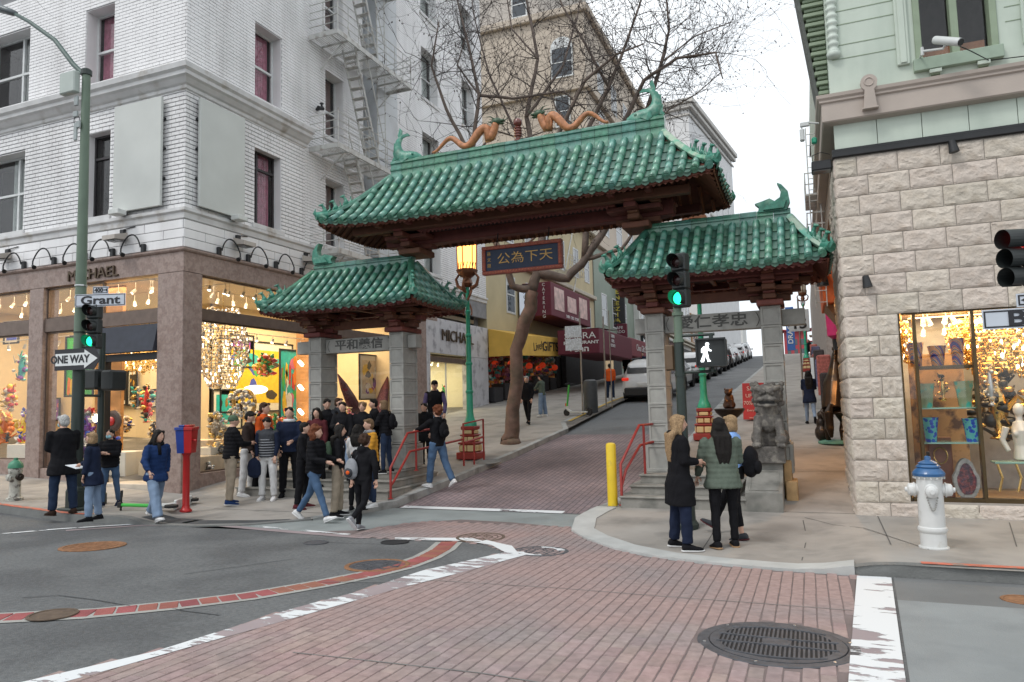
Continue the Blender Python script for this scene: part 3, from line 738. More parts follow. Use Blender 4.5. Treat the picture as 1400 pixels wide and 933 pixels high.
for F,o_,a,b,nm in ((FBl,'Y',(165,150),(228,284),'w'),(FGl,'X',(266,137),(328,302),'e')):
 if nm=='w':u0,u1=cx(164,200),cx(228,200)
 else:u0,u1=gy(266,200),gy(328,200)
 q=MB();q.cbox(u0,u1,6.36,8.92,0.10,0.17,0.008,M=F);s_=q.build('sign_panel',mat('panel_greige',(0.54,0.56,0.535),0.5,ns=1.5,na=0.05,world_co=True),None)
 tag(s_,'blank grey green board on the Bush side of the brick corner' if nm=='w' else 'blank grey green board on the street side of the brick corner','board','blank boards on the white brick corner')
 for zz in (7.0,7.7,8.4):
  for uu in (u0,u1-0.06):r_=MB();r_.box(uu,uu+0.06,zz,zz+0.05,0.02,0.098,M=F);r_.build('bracket',blackm,s_)
  # ---- fire escape
steelw=mat('painted_steel',(0.52,0.52,0.50),0.55,ns=6,na=0.12,col2=(0.30,0.27,0.24),c2s=5,c2lo=0.52,c2hi=0.7,world_co=True)
fe=thing('fire_escape','off white iron fire escape with railed balconies and ladders on the white brick wall','fire escape',(GX,12+gy(424,200),0))
ya,yb=gy(424,200)-0.05,gy(528,230)
def rail(mb,p,q,r=0.014,n=5):mb.cyl(FGl@Vector(p),FGl@Vector(q),r,r,n)
for k in range(-1,4):
 z=9.05+FL*k
 if k==-1:z=6.05
 fl=MB()
 for i in range(13):
  w_=0.1+0.86*i/12;fl.box(ya,yb,z,z+0.025,w_,w_+0.018,M=FGl)
 for i in range(8):
  u=ya+(yb-ya)*i/7;fl.box(u-0.02,u+0.02,z-0.05,z-0.002,0.03,1.0,M=FGl)
 fl.build('platform_grating',steelw,fe)
 e=MB();e.cbox(ya-0.04,yb+0.04,z-0.1,z+0.05,1.0,1.03,0.004,M=FGl);e.cbox(ya-0.04,ya-0.01,z-0.1,z+0.05,0.03,1.0,0.004,M=FGl);e.cbox(yb+0.01,yb+0.04,z-0.1,z+0.05,0.03,1.0,0.004,M=FGl);e.build('edge_plate',steelw,fe)
 rl=MB()
 for h in (0.28,0.5,0.72,0.95):
  rail(rl,(ya,z+h,1.0),(yb,z+h,1.0));rail(rl,(ya,z+h,0.03),(ya,z+h,1.0));rail(rl,(yb,z+h,0.03),(yb,z+h,1.0))
 for i in range(9):
  u=ya+(yb-ya)*i/8;rail(rl,(u,z,1.0),(u,z+(1.05 if i%4==0 else 0.95),1.0),0.018 if i%4==0 else 0.011)
 rail(rl,(ya,z,0.5),(ya,z+0.95,0.5))
 rl.build('railing',steelw,fe)
 for u in (ya+0.5,yb-0.5):
  b_=MB();b_.cyl(FGl@Vector((u,z-0.75,0.03)),FGl@Vector((u,z-0.06,0.85)),0.02,0.02,5);b_.build('brace',steelw,fe)
 if k<3:
  lad=MB();u0,u1=ya+1.05,ya+2.35;zt=z+FL if k>=0 else 9.05
  for w_ in (0.42,0.86):
   lad.tube([FGl@Vector((u1,z+0.05,w_)),FGl@Vector((u0,zt+0.02,w_))],0.03,6)
   lad.tube([FGl@Vector((u1+0.28,z+0.9,w_)),FGl@Vector((u0+0.28,zt+0.9,w_))],0.018,6)
  for i in range(1,12):
   t=i/12;u=u1+(u0-u1)*t;zz=z+0.05+(zt-z)*t;lad.box(u-0.09,u+0.09,zz,zz+0.02,0.42,0.86,M=FGl)
  lad.build('ladder',steelw,fe)
  if k>=0:
   lad=MB()
   for w_ in (0.15,0.45):lad.cyl(FGl@Vector((yb-0.75,z,w_)),FGl@Vector((yb-0.75,z+FL+0.9,w_)),0.018,0.018,5)
   for i in range(12):lad.cyl(FGl@Vector((yb-0.75,z+0.3*i+0.1,0.15)),FGl@Vector((yb-0.75,z+0.3*i+0.1,0.45)),0.011,0.011,5)
   lad.build('side_ladder',steelw,fe)
q=MB();u,z=gy(432,150),gzz(432,150)
q.cyl(FGl@Vector((u,z,0.0)),FGl@Vector((u,z,0.25)),0.05,0.05,8);q.cyl(FGl@Vector((u-0.16,z-0.04,0.2)),FGl@Vector((u+0.05,z,0.22)),0.06,0.05,8);q.cyl(FGl@Vector((u,z,0.2)),FGl@Vector((u,z+0.14,0.2)),0.03,0.03,8);q.lathe([(0.06,0),(0.06,0.02),(0.02,0.03)],FGl@Vector((u,z+0.13,0.2)),8)
tag(q.build('standpipe_valve',blackm),'dark standpipe valve with red wheel sticking out of the white brick wall','valve')
# ---- lamps on the band over the shop
beige=mat('lamp_housing',(0.42,0.38,0.34),0.5,na=0.1)
def floodlight(F,u,z,label,grp='box floodlights above the granite shopfront'):
 t=thing('floodlight',label,'floodlight',(0,0,0),0,grp)
 q=MB();V=[(-0.2,0.02,0.30),(0.2,0.02,0.30),(0.2,0.14,0.10),(-0.2,0.14,0.10),(-0.2,-0.12,0.42),(0.2,-0.12,0.42),(0.2,-0.06,0.12),(-0.2,-0.06,0.12)]
 V=[(-.2,-.06,.12),(.2,-.06,.12),(.2,-.10,.46),(-.2,-.10,.46),(-.2,.10,.12),(.2,.10,.12),(.2,.0,.46),(-.2,.0,.46)]
 q.add([F@Vector((u+a,z+b,c)) for a,b,c in V],[(0,3,2,1),(4,5,6,7),(0,1,5,4),(1,2,6,5),(2,3,7,6),(3,0,4,7)]);q.build('housing',beige,t)
 q=MB();q.box(u-0.16,u+0.16,z-0.112,z-0.106,0.17,0.42,M=F);q.build('lens',mat('lamp_lens',(0.12,0.13,0.13),0.2),t)
 q=MB();q.cbox(u-0.06,u+0.06,z-0.05,z+0.2,0.04,0.118,0.006,M=F);q.cyl(F@Vector((u,z+0.2,0.07)),F@Vector((u+0.35,z+0.24,0.05)),0.012,0.012,5);q.build('mount',blackm,t)
 return t
for (u,z,l) in ((cx(15,345),5.72,'beige box floodlight over the leftmost shop bay'),(cx(172,318),5.76,'beige box floodlight just left of the brick corner')):
 floodlight(FBl,u,z,l)
for (u,z,l) in ((gy(322,324),5.76,'beige box floodlight just right of the brick corner'),(gy(415,350),5.8,'beige box floodlight above the small green roof')):
 floodlight(FGl,u,z,l)
def smallflood(F,u,z,label):
 t=thing('panel_lamp',label,'floodlight',(0,0,0),0,'white lamps under the blank boards')
 q=MB();q.cbox(u-0.16,u+0.16,z-0.03,z+0.09,0.18,0.42,0.012,M=F);q.build('housing',mat('white_lamp',(0.6,0.62,0.6),0.5),t)
 q=MB();q.box(u-0.03,u+0.03,z-0.02,z+0.04,0.03,0.178,M=F);q.build('arm',blackm,t)
smallflood(FBl,cx(176,286),6.28,'white lamp below the left blank board');smallflood(FGl,gy(314,291),6.28,'white lamp below the right blank board')
def goose(F,u,z,sgn,label):
 t=thing('gooseneck_lamp',label,'lamp',(0,0,0),0,'curled black gooseneck lamps above the granite fascia')
 q=MB();q.cbox(u-0.05,u+0.05,z-0.1,z+0.1,0.04,0.12,0.01,M=F);q.build('bracket',blackm,t)
 P=[]
 for k in range(15):
  s_=k/14;a=s_*math.pi*1.02
  P.append(F@Vector((u+sgn*(0.05+0.42*(1-math.cos(a*0.9))/1.95),z+0.02+0.30*math.sin(a)**1.1*1.0 if a<math.pi else z,0.12+0.16*s_)))
 P.append(P[-1]+Vector((0,0,-0.1)))
 q=MB();q.tube(P,0.017,6);q.build('arm',blackm,t)
 e=P[-1];q=MB();q.cyl(e,e+(F.to_3x3()@Vector((-sgn*0.1,-0.06,0.03))),0.03,0.055,8);q.build('lamp_head',blackm,t)
wh=['over the leftmost shop bay','over the granite pier','left of the green lamp post','over the shop lettering','over the last letters of the shop name']
for i,px in enumerate((-5,37,78,120+0,158,200)):
 goose(FBl,cx(px,368-(px/250)*30),5.45,-1,'curled black lamp, number %d from the left edge along the Bush fascia'%(i+1) if False else 'curled black lamp '+(wh+['nearest left of the building corner'])[i])
wg=['nearest right of the building corner','between the corner and the small green roof','above the bright window beside the green roof','just behind the tip of the small green roof']
for i,px in enumerate((296,336,374,409)):
 goose(FGl,gy(px,350),5.45,1,'curled black lamp '+wg[i])
 # ---- granite shopfront
zf0,zf1=4.86,5.28
corner_band([(0.02,zf0-0.04),(0.06,zf0-0.035),(0.06,zf1-0.02),(0.1,zf1),(0.12,zf1+0.03),(0.12,zf1+0.07),(0.03,zf1+0.09)],'fascia',granite,glen=gy(596,440))
def pier(F,u0,u1,z0=-0.4,z1=zf0-0.045,m=granite,d=0.06,nm='pier'):
 q=MB();q.cbox(u0,u1,z0,z1,-0.35,d,0.008,M=F);q.build(nm,m,bl)
pB=[(cx(41,500),cx(60,500)),(cx(-90,500),cx(-66,500)),(cx(217,500),0.055)]
for a,b in pB[:2]:pier(FBl,a,b)
pier(FBl,-22,pB[1][0]-0.01,nm='side_wall')
q=MB();q.cbox(GX+pB[2][0],GX+0.06,11.94,12+gy(273,500),-0.4,zf0-0.045,0.008);q.build('pier',granite,bl)
uA,uB=gy(273,500),gy(470,500)
pier(FGl,gy(575,500)-0.7,gy(575,500)+0.35)
bays=[(pB[1][1],pB[0][0]),(pB[0][1],pB[2][0])]
def shopbay(F,u0,u1,ztop,tr0,tr1,sill,m=bronze,base=True,mulls=()):
 q=MB();q.cbox(u0,u1,tr0,tr1,-0.22,0.02,0.006,M=F);q.build('transom_bar',m,bl)
 q=MB();w_=0.035
 for a,b,c,d in ((u0,u0+w_,sill,tr0),(u1-w_,u1,sill,tr0),(u0+w_,u1-w_,tr0-w_,tr0),(u0+w_,u1-w_,sill,sill+w_),(u0,u0+w_,tr1,ztop),(u1-w_,u1,tr1,ztop),(u0+w_,u1-w_,ztop-w_,ztop),(u0+w_,u1-w_,tr1,tr1+w_)):
  q.box(a,b,c+0.001,d-0.001,-0.12,-0.05,M=F)
 for m_ in mulls:q.box(m_-0.02,m_+0.02,sill+w_,tr0-w_,-0.12,-0.05,M=F)
 q.build('window_frame',m,bl)
 q=MB();q.box(u0+w_,u1-w_,sill+w_,tr0-w_,-0.09,-0.084,M=F);q.build('pane',pane,bl)
 q=MB();q.box(u0+w_,u1-w_,tr1+w_,ztop-w_,-0.09,-0.084,M=F);q.build('pane',pane,bl)
 if base:q=MB();q.cbox(u0,u1,-0.4,sill-0.002,-0.3,0.03,0.008,M=F);q.build('stall_riser',granite,bl)
shopbay(FBl,bays[0][0],bays[0][1],zf0-0.05,3.72,4.05,0.62)
dl=cx(137,500);
shopbay(FBl,bays[1][0],dl,zf0-0.05,3.72,4.05,0.42)
q=MB();q.cbox(dl,bays[1][1],3.72,4.05,-0.22,0.02,0.006,M=FBl);q.build('transom_bar',bronze,bl)
q=MB();q.box(dl+0.03,bays[1][1]-0.03,4.08,zf0-0.08,-0.09,-0.084,M=FBl);q.build('pane',pane,bl)
q=MB();V=[(dl,3.70,0.02),(bays[1][1]-0.02,3.70,0.02),(bays[1][1]-0.02,3.08,0.16),(dl,3.08,0.16),(dl,3.70,-0.05),(bays[1][1]-0.02,3.70,-0.05),(bays[1][1]-0.02,3.08,-0.05),(dl,3.08,-0.05)]
q.add([FBl@Vector(v) for v in V],[(3,2,1,0),(4,5,6,7),(0,1,5,4),(2,3,7,6),(1,2,6,5),(3,0,4,7)]);q.build('awning',navyaw,bl)
q=MB();q.cbox(dl,dl+0.12,-0.3,3.07,-0.2,0.0,0.005,M=FBl);q.box(dl+0.12,bays[1][1],2.9,3.06,-0.2,-0.03,M=FBl);q.build('door_frame',blackm,bl)
q=MB();q.box(dl+0.14,bays[1][1]-0.02,0.1,2.89,-0.9,-0.893,M=FBl);q.build('pane',pane,bl)
q=MB();q.cbox(dl+0.1,bays[1][1]-0.02,-0.2,0.10,-1.2,0.05,0.01,M=FBl);q.build('doorstep',mat('step_cream',(0.5,0.44,0.36),0.7,na=0.1),bl)
uC=gy(575,500)-0.7
shopbay(FGl,uA,uC,zf0-0.05,3.78,4.02,0.30,mulls=())
marble=mat('white_marble',(0.55,0.55,0.58),0.35,ns=2,na=0.08,col2=(0.28,0.28,0.31),c2s=2.6,c2lo=0.52,c2hi=0.66,world_co=True)
m0,m1=gy(575,500)+0.36,NEND-0.02
q=MB();q.cbox(m0,m1,3.62,4.95,-0.3,0.05,0.01,M=FGl);q.build('marble_fascia',marble,bl)
mp0=gy(641,520)
q=MB();q.cbox(mp0,m1,0.2,3.615,-0.3,0.045,0.01,M=FGl);q.build('marble_pier',marble,bl)
q=MB();q.cbox(m0,m0+0.3,0.2,3.615,-0.3,0.045,0.01,M=FGl);q.build('marble_pier',marble,bl)
q=MB();q.cbox(m0+0.3,mp0,3.3,3.5,-0.25,0.02,0.006,M=FGl);q.build('shutter_box',bronze,bl)
q=MB();q.box(m0+0.3,mp0,1.0,3.3,-0.12,-0.113,M=FGl);q.build('pane',pane,bl)
q=MB();q.cbox(m0+0.3,mp0,0.2,0.998,-0.3,0.03,0.006,M=FGl);q.build('stall_riser',mat('step_cream'),bl)
q=MB();q.box((m0+mp0)/2-0.03,(m0+mp0)/2+0.03,1.0,3.3,-0.14,-0.1,M=FGl);q.build('mullion',sash_w,bl)
goldm=mat('gold_letters',(0.10,0.07,0.045),0.4,0.6,na=0.1)
text('MICHAEL',0.36,wallframe((GX+(cx(98,387)+cx(165,372))/2,12,4.98),(1,0),(0,-1))@Matrix.Translation((0,0.02,0.09)),goldm,bl,'shop_lettering',ext=0.02,sx=1.15)
text('MICHAEL',0.62,wallframe((GX,12+(gy(606,450)+gy(640,455))/2,4.32),(0,1),(1,0))@Matrix.Translation((0,0,0.09)),goldm,bl,'shop_lettering',ext=0.02,sx=1.1)
# ---- right: rusticated stone shop
RX=0.60
br=thing('stone_building','pale rock faced stone shop with sage green upper storey and beige cornice','building',(RX,12,0))
FBr=wallframe((RX,12.0,0),(1,0),(0,-1))
FGr=wallframe((RX,12.0,0),(0,1),(-1,0))
stone=mat('rock_faced_stone',(0.54,0.48,0.415),0.9,ns=7,na=0.10,rand=0.09,col2=(0.43,0.36,0.29),c2s=4.0,c2lo=0.5,c2hi=0.75,bump=0.9,bs=26)
mortar=mat('mortar',(0.33,0.30,0.27),0.9,ns=8,na=0.12,world_co=True)
sage=mat('sage_paint',(0.50,0.565,0.49),0.6,ns=2,na=0.06,col2=(0.43,0.50,0.43),c2s=2.5,c2lo=0.48,c2hi=0.7,world_co=True,bump=0.08,bs=25,zs=0.2)
sage_d=mat('sage_dark',(0.24,0.30,0.21),0.6,ns=3,na=0.1,world_co=True)
beigec=mat('beige_cornice',(0.42,0.36,0.315),0.6,ns=2,na=0.08,world_co=True,bump=0.08,bs=30)
wx0,wx1,wz0,wz1=1.31-RX,4.2,0.12,2.90
slabwall(FBr,wall_rects(0,8,-0.5,5.36,[(wx0,wx1,wz0,wz1)]),0.3,mortar,'wall',br)
slabwall(FGr,[(0.3,2.2,-0.5,5.36)],0.3,mortar,'side_wall',br)
q=MB();q.box(1.25,1.29,14.2,34,-0.5,5.3);q.box(0.9,1.25,14.1,14.2,-0.5,5.3);q.box(0.62,1.29,14.1,26,5.302,6.3);q.build('recessed_wall',mat('recess_tan',(0.33,0.27,0.22),0.8,na=0.15,world_co=True),br)
from mathutils import noise as MN
def rockmesh(w,h,seed):
 r_=random.Random(seed);n,m_=22,12;V=[];Fc=[];ox=seed*3.7
 for j in range(m_+1):
  for i in range(n+1):
   u,v=i/n*w,j/m_*h;e=min(u,w-u,v,h-v);ed=min(1,e/0.035)
   a=MN.ridged_multi_fractal(Vector((u*5+ox,v*13,seed)),0.9,2.1,4,1.0,2.0);c=MN.noise(Vector((u*6,v*7+ox,3)))
   V.append((u,v,0.010+ed*(0.002+0.014*min(a,2.2)+0.014*c)))
 for j in range(m_):
  for i in range(n):
   a=j*(n+1)+i;Fc+=[(a,a+1,a+n+2),(a,a+n+2,a+n+1)] if (i+j)%2 else [(a,a+1,a+n+1),(a+1,a+n+2,a+n+1)]
 b0=len(V);V+=[(0,0,-0.02),(w,0,-0.02),(w,h,-0.02),(0,h,-0.02)]
 bot=list(range(n+1));top=[m_*(n+1)+i for i in range(n+1)];lf=[j*(n+1) for j in range(m_+1)];rg=[j*(n+1)+n for j in range(m_+1)]
 Fc+=[tuple([b0,b0+1]+bot[::-1]),tuple([b0+2,b0+3]+top),tuple([b0+3,b0]+lf),tuple([b0+1,b0+2]+rg[::-1])]
 mb=MB();mb.add(V,Fc);o=mb.build('stone',stone,smooth=True,auto=24);me=o.data;bpy.data.objects.remove(o); return me
full=[rockmesh(0.545,0.298,s) for s in range(9)];half=[rockmesh(0.27,0.298,50+s) for s in range(4)]
cor1=[rockmesh(0.30,0.298,70+s) for s in range(3)];cor2=[rockmesh(0.44,0.298,80+s) for s in range(3)]
BI=PM[br.name].inverted()
def put_stone(me,F,u,z,sx=1.0,flip=False):
 inst(me,'stone',BI@F@Matrix.Translation((u,z,0))@Matrix.Diagonal((sx,1,1,1)),br)
for r in range(18):
 z=5.325-0.3075*(r+1)+0.006
 u=0.0;odd=r%2
 first=cor1 if not odd else cor2;wf=0.30 if not odd else 0.44
 while u<4.2:
  w_=(wf if u==0 else 0.545);
  lim=wx0-0.0 if wz0-0.02<z+0.15<wz1 else 9
  if u>=lim: break
  if u+w_>lim:
   put_stone(rnd.choice(full),FBr,u,z,max(0.1,(lim-u))/0.545); break
  put_stone(rnd.choice(first) if u==0 else rnd.choice(full),FBr,u,z);u+=w_+0.010
 u=0.0
 for k in range(5 if r else 3):
  w_=(0.44 if not odd else 0.30) if k==0 else 0.545
  inst(rnd.choice(cor2 if not odd else cor1) if k==0 else rnd.choice(full),'stone',BI@Matrix.Translation((RX,12+u+w_,z))@Matrix(((0,0,-1,0),(-1,0,0,0),(0,1,0,0),(0,0,0,1))),br);u+=w_+0.01
q=MB();q.cbox(wx0,6,-0.06,0.10,-0.2,-0.02,0.01,M=FBr);q.build('window_ledge',mat('ledge_tan',(0.5,0.43,0.33),0.7,na=0.1,ns=6),br)
for i in range(6):put_stone(full[i],FBr,wx0+0.02+0.56*i,-0.33+0.02,1.0)
brass=mat('dark_brass',(0.10,0.07,0.035),0.35,0.7,ns=8,na=0.2)
mu=[wx0,1.535-RX,2.26-RX,wx1]
q=MB()
for a in (wx0,1.50-RX,2.24-RX):q.cbox(a,a+(0.045 if a>wx0 else 0.03),wz0,wz1,-0.16,-0.04,0.004,M=FBr)
q.box(wx0+0.05,wx1,wz1-0.05,wz1,-0.15,-0.05,M=FBr);q.box(wx0+0.05,wx1,wz0,wz0+0.06,-0.15,-0.05,M=FBr);q.build('window_frame',brass,br)
for a,b in ((wx0+0.03,1.50-RX),(1.545-RX,2.24-RX),(2.285-RX,wx1)):
 q=MB();q.box(a,b,wz0+0.06,wz1-0.05,-0.10,-0.094,M=FBr);q.build('pane',pane,br)
q=MB();q.cbox(-0.03,8,5.34,5.42,-0.1,0.07,0.006,M=FBr);q.cbox(-0.03,8,5.425,5.47,-0.1,0.04,0.004,M=FBr);q.build('drip_strip',blackm,br)
for i in range(7):
 q=MB();q.cbox(0.02+0.60*i,0.02+0.60*i+0.592,5.475,5.87,-0.08,-0.005,0.004,M=FBr);q.build('panel',sage,br)
def band_r(prof,name,m,l=8,gl=12):
 mb=MB();V=[]
 for out,z in prof:V+=[FGr@Vector((gl,z,out)),Vector((RX-out,12-out,z)),FBr@Vector((l,z,out))]
 k=len(prof);Fc=[(3*i+j,3*i+j+1,3*(i+1)+j+1,3*(i+1)+j) for i in range(k-1) for j in range(2)]
 a=3*k;V+=[FGr@Vector((gl,prof[0][1],-0.1)),Vector((RX+0.1,12.1,prof[0][1])),FBr@Vector((l,prof[0][1],-0.1)),FGr@Vector((gl,prof[-1][1],-0.1)),Vector((RX+0.1,12.1,prof[-1][1])),FBr@Vector((l,prof[-1][1],-0.1))]
 t=3*(k-1);Fc+=[(1,0,a,a+1),(2,1,a+1,a+2),(t,t+1,a+4,a+3),(t+1,t+2,a+5,a+4)]
 mb.add(V,Fc); return mb.build(name,m,br)
band_r([(0.0,5.86),(0.03,5.865),(0.12,5.88),(0.14,5.90),(0.14,6.17),(0.17,6.19),(0.17,6.22),(0.20,6.25),(0.21,6.30),(0.17,6.31),(0.0,6.35)],'cornice',beigec)
q=MB();u=1.135-RX+0.03
kx=float(onY(1187,110,11.85)[0])-RX
V=[(-0.09,5.99),(0.09,5.99),(0.065,6.26),(0.10,6.30),(0.115,6.38)]+[(0.115*math.cos(a),6.38+0.115*math.sin(a)) for a in np.linspace(0.2,math.pi-0.2,8)]+[(-0.115,6.38),(-0.10,6.30),(-0.065,6.26)]
q.prism([(x+kx,y) for x,y in V],0.13,0.225,FBr);q.build('ornament',beigec,br)
q=MB();q.tube([FBr@Vector((kx+0.062*math.cos(a),6.38+0.062*math.sin(a),0.226)) for a in np.linspace(0,6.283,20)],0.011,6);q.build('ornament_ring',beigec,br,world=True)
q=MB();q.cbox(kx-0.11,kx+0.11,5.965,5.988,0.13,0.24,0.004,M=FBr);q.build('ornament_foot',beigec,br)
uw=(1.80-RX,2.86-RX,6.66,9.0)
slabwall(FBr,wall_rects(0,8,6.33,11,[uw]),0.25,sage,'upper_wall',br)
slabwall(FGr,[(0.25,14,6.33,11)],0.25,sage,'upper_side_wall',br)
for z in (6.9,7.12,7.45,7.67,8.0):
 q=MB();q.box(0.06,1.0,z,z+0.012,0.0,0.006,M=FBr);q.box(2.36,2.9,z+0.1,z+0.112,0.0,0.006,M=FBr);q.build('groove_line',sage_d,br)
for u in (1.02,2.62):
 q=MB();q.cbox(u-0.07,u+0.10,6.62,11,0.0,0.055,0.01,M=FBr);q.cbox(u-0.03,u+0.06,6.64,11,0.057,0.075,0.008,M=FBr);q.build('pilaster',sage,br)
q=MB();P=[FBr@Vector((0.09,7.0+0.02*i,0.02)) for i in range(120)]
q.tube(P,[0.075+0.012*math.sin(i*1.1) for i in range(120)],10);q.lathe([(0.05,-0.08),(0.10,-0.06),(0.11,0),(0.08,0.03)],FBr@Vector((0.09,7.0,0.02)),10);q.build('twisted_column',mat('sage_pale',(0.52,0.58,0.52),0.6,na=0.08),br,smooth=True)
q=MB();z=-0.1
q.cbox(uw[0],uw[0]+0.09,uw[2],uw[3],z-0.1,0.03,0.006,M=FBr);q.cbox(uw[1]-0.09,uw[1],uw[2],uw[3],z-0.1,0.03,0.006,M=FBr)
q.cbox((uw[0]+uw[1])/2-0.05,(uw[0]+uw[1])/2+0.05,uw[2]+0.02,uw[3],z-0.08,0.0,0.006,M=FBr);w_=q.build('window',sage_d,br)
q=MB();q.cbox(uw[0]-0.04,uw[1]+0.04,uw[2]-0.19,uw[2]-0.002,-0.15,0.09,0.008,M=FBr);q.build('sill',mat('sage_sill',(0.29,0.37,0.29),0.6,na=0.08),w_)
q=MB();q.box(uw[0]+0.09,uw[1]-0.09,uw[2],uw[3],z-0.05,z-0.045,M=FBr);q.build('pane',pane,w_)
for s in (uw[0]+0.17,uw[1]-0.28):
 q=MB();q.cbox(s,s+0.13,6.385,uw[2]-0.195,0.0,0.06,0.006,M=FBr);q.build('bracket',sage_d,w_)
 q=MB();q.cbox(s-0.015,s+0.145,uw[2]-0.255,uw[2]-0.2,0.062,0.09,0.006,M=FBr);q.build('bracket_cap',mat('sage_paint'),w_)
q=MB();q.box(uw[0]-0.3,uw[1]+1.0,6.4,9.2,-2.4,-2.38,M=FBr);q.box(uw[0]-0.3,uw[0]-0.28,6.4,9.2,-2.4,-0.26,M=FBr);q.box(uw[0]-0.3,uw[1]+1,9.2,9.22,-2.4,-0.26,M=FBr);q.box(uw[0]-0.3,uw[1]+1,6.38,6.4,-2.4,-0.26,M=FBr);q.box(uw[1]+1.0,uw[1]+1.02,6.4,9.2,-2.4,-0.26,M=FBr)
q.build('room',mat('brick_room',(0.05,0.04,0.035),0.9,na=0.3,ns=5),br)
q=MB();q.box(uw[0]+0.1,uw[1]-0.1,uw[2],uw[2]+0.28,-0.34,-0.33,M=FBr);q.build('inner_board',mat('orange_wood',(0.30,0.13,0.06),0.7,na=0.15),br)
q=MB();q.add([(0.16,12.3,8.6),(0.16,12.9,8.6),(0.42,12.9,6.36),(0.42,12.3,6.36),(0.20,12.3,8.62),(0.20,12.9,8.62),(0.46,12.9,6.38),(0.46,12.3,6.38)],[(0,3,2,1),(4,5,6,7),(0,1,5,4),(1,2,6,5),(2,3,7,6),(3,0,4,7)]);q.build('raking_eave',mat('eave_slate',(0.10,0.11,0.10),0.7),br)
for k in range(13):
 z=6.5+0.165*k;xl=0.46-(z-6.36)*0.116
 q=MB();q.cbox(xl,0.598,12.2,12.42,z-0.03,z+0.03,0.008);q.cbox(xl+0.04,0.598,12.25,12.85,z-0.09,z-0.035,0.008);q.build('eave_bracket',sage_d,br)
q=MB();q.box(0.62,8,12.2,30,10.98,11.0);q.box(8,8.3,11.8,30,-0.5,11);q.box(0.9,8,13.9,14.1,-0.5,6.2);q.build('rear_wall',mat('back_wall_grey',(0.3,0.3,0.3),0.9),br)
# ======================== THE GATE
tile=mat('glazed_tile',(0.060,0.205,0.148),0.36,ns=9,na=0.32,rand=0.16,col2=(0.17,0.31,0.25),c2s=6,c2lo=0.52,c2hi=0.74,coat=0.4,bump=0.1,bs=20)
pan_t=mat('glazed_pan_tile',(0.045,0.125,0.09),0.5,ns=7,na=0.3,rand=0.12,col2=(0.11,0.19,0.14),c2s=5,c2lo=0.48,c2hi=0.7,coat=0.2)
tile_w=mat('weathered_tile',(0.32,0.42,0.33),0.6,ns=6,na=0.2,rand=0.12,col2=(0.12,0.33,0.24),c2s=4,c2lo=0.45,c2hi=0.6)
tile_b=mat('figure_glaze',(0.045,0.21,0.15),0.35,ns=9,na=0.3,col2=(0.18,0.33,0.25),c2s=7,c2lo=0.5,c2hi=0.7,bump=0.3,bs=30)
redw=mat('red_brown_timber',(0.115,0.036,0.022),0.7,ns=6,na=0.2,rand=0.12)
redw2=mat('red_brown_block',(0.15,0.05,0.03),0.65,ns=6,na=0.2,rand=0.15)
dragonm=mat('orange_glaze',(0.42,0.17,0.07),0.4,ns=14,na=0.3,bump=0.5,bs=60)
brown_g=mat('brown_glaze',(0.14,0.03,0.018),0.25,ns=5,na=0.2,coat=0.5)
grey_st=mat('grey_stone',(0.33,0.325,0.30),0.75,ns=7,na=0.10,rand=0.06,bump=0.15,bs=60,col2=(0.25,0.25,0.235),c2s=3,c2lo=0.5,c2hi=0.75)
grey_in=mat('grey_stone_inset',(0.37,0.36,0.335),0.75,ns=7,na=0.10,rand=0.05)
dark_in=mat('carved_recess',(0.09,0.09,0.085),0.8,na=0.1)
step_st=mat('step_stone',(0.26,0.25,0.225),0.8,ns=5,na=0.16,bump=0.25,bs=50,col2=(0.15,0.15,0.135),c2s=3,c2lo=0.5,c2hi=0.7,world_co=True)
GY=13.45
gate=thing('chinese_gate','triple roofed Chinese gate with green glazed tiles and grey stone pillars across the street','gate',(-5.2,GY,0))
GI=PM[gate.name].inverted()
PX_=(-10.07,-7.98,-2.52,-0.5)
def barrel(L,r,n=6,end=False):
 mb=MB();V=[]
 for y,rr in ((0,r*1.03),(L*1.06,r*1.10)):
  for i in range(n+1):
   a=math.pi*i/n;V.append((rr*math.cos(a),y,rr*math.sin(a)*1.05+0.012))
 k=n+1;Fc=[(i,i+1,k+i+1,k+i)[::-1] for i in range(n)]+[tuple(range(k,2*k))[::-1]]
 mb.add(V,Fc)
 if end:
  M=Matrix.Translation((0,L*1.06,0.0))
  mb.tube([(0,L*1.05,0.006),(0,L*1.12,0.002)],[r*1.16,r*1.16],10);mb.tube([(0,L*1.12,0.002),(0,L*1.14,0)],[r*0.7,r*0.6],8)
 o=mb.build('t',tile);me=o.data;me.polygons.foreach_set('use_smooth',[len(p.vertices)==4 for p in me.polygons]);bpy.data.objects.remove(o); return me
def panm(L,w,end=False):
 mb=MB();V=[];n=4
 for y,zt in ((0,0.0),(L*1.1,0.022)):
  for i in range(n+1):
   t=i/n*2-1;V.append((t*w/2,y+(0.03*(1-t*t) if (end and y) else 0),zt-0.022*(1-t*t)))
 V2=[(x,y,z-0.018) for x,y,z in V];k=n+1
 Fc=[(i,i+1,k+i+1,k+i)[::-1] for i in range(n)]+[(2*k+i,2*k+i+1,3*k+i+1,3*k+i) for i in range(n)]+[(k+i,k+i+1,3*k+i+1,3*k+i)[::-1] for i in range(n)]
 mb.add(V+V2,Fc)
 if end:mb.add([(-w/2*.8,L*1.1,0),(w/2*.8,L*1.1,0),(w*.3,L*1.12+0.02,-0.05),(0,L*1.12+0.03,-0.075),(-w*.3,L*1.12+0.02,-0.05)],[(0,1,2,3,4)[::-1]])
 o=mb.build('t',pan_t);me=o.data;bpy.data.objects.remove(o); return me
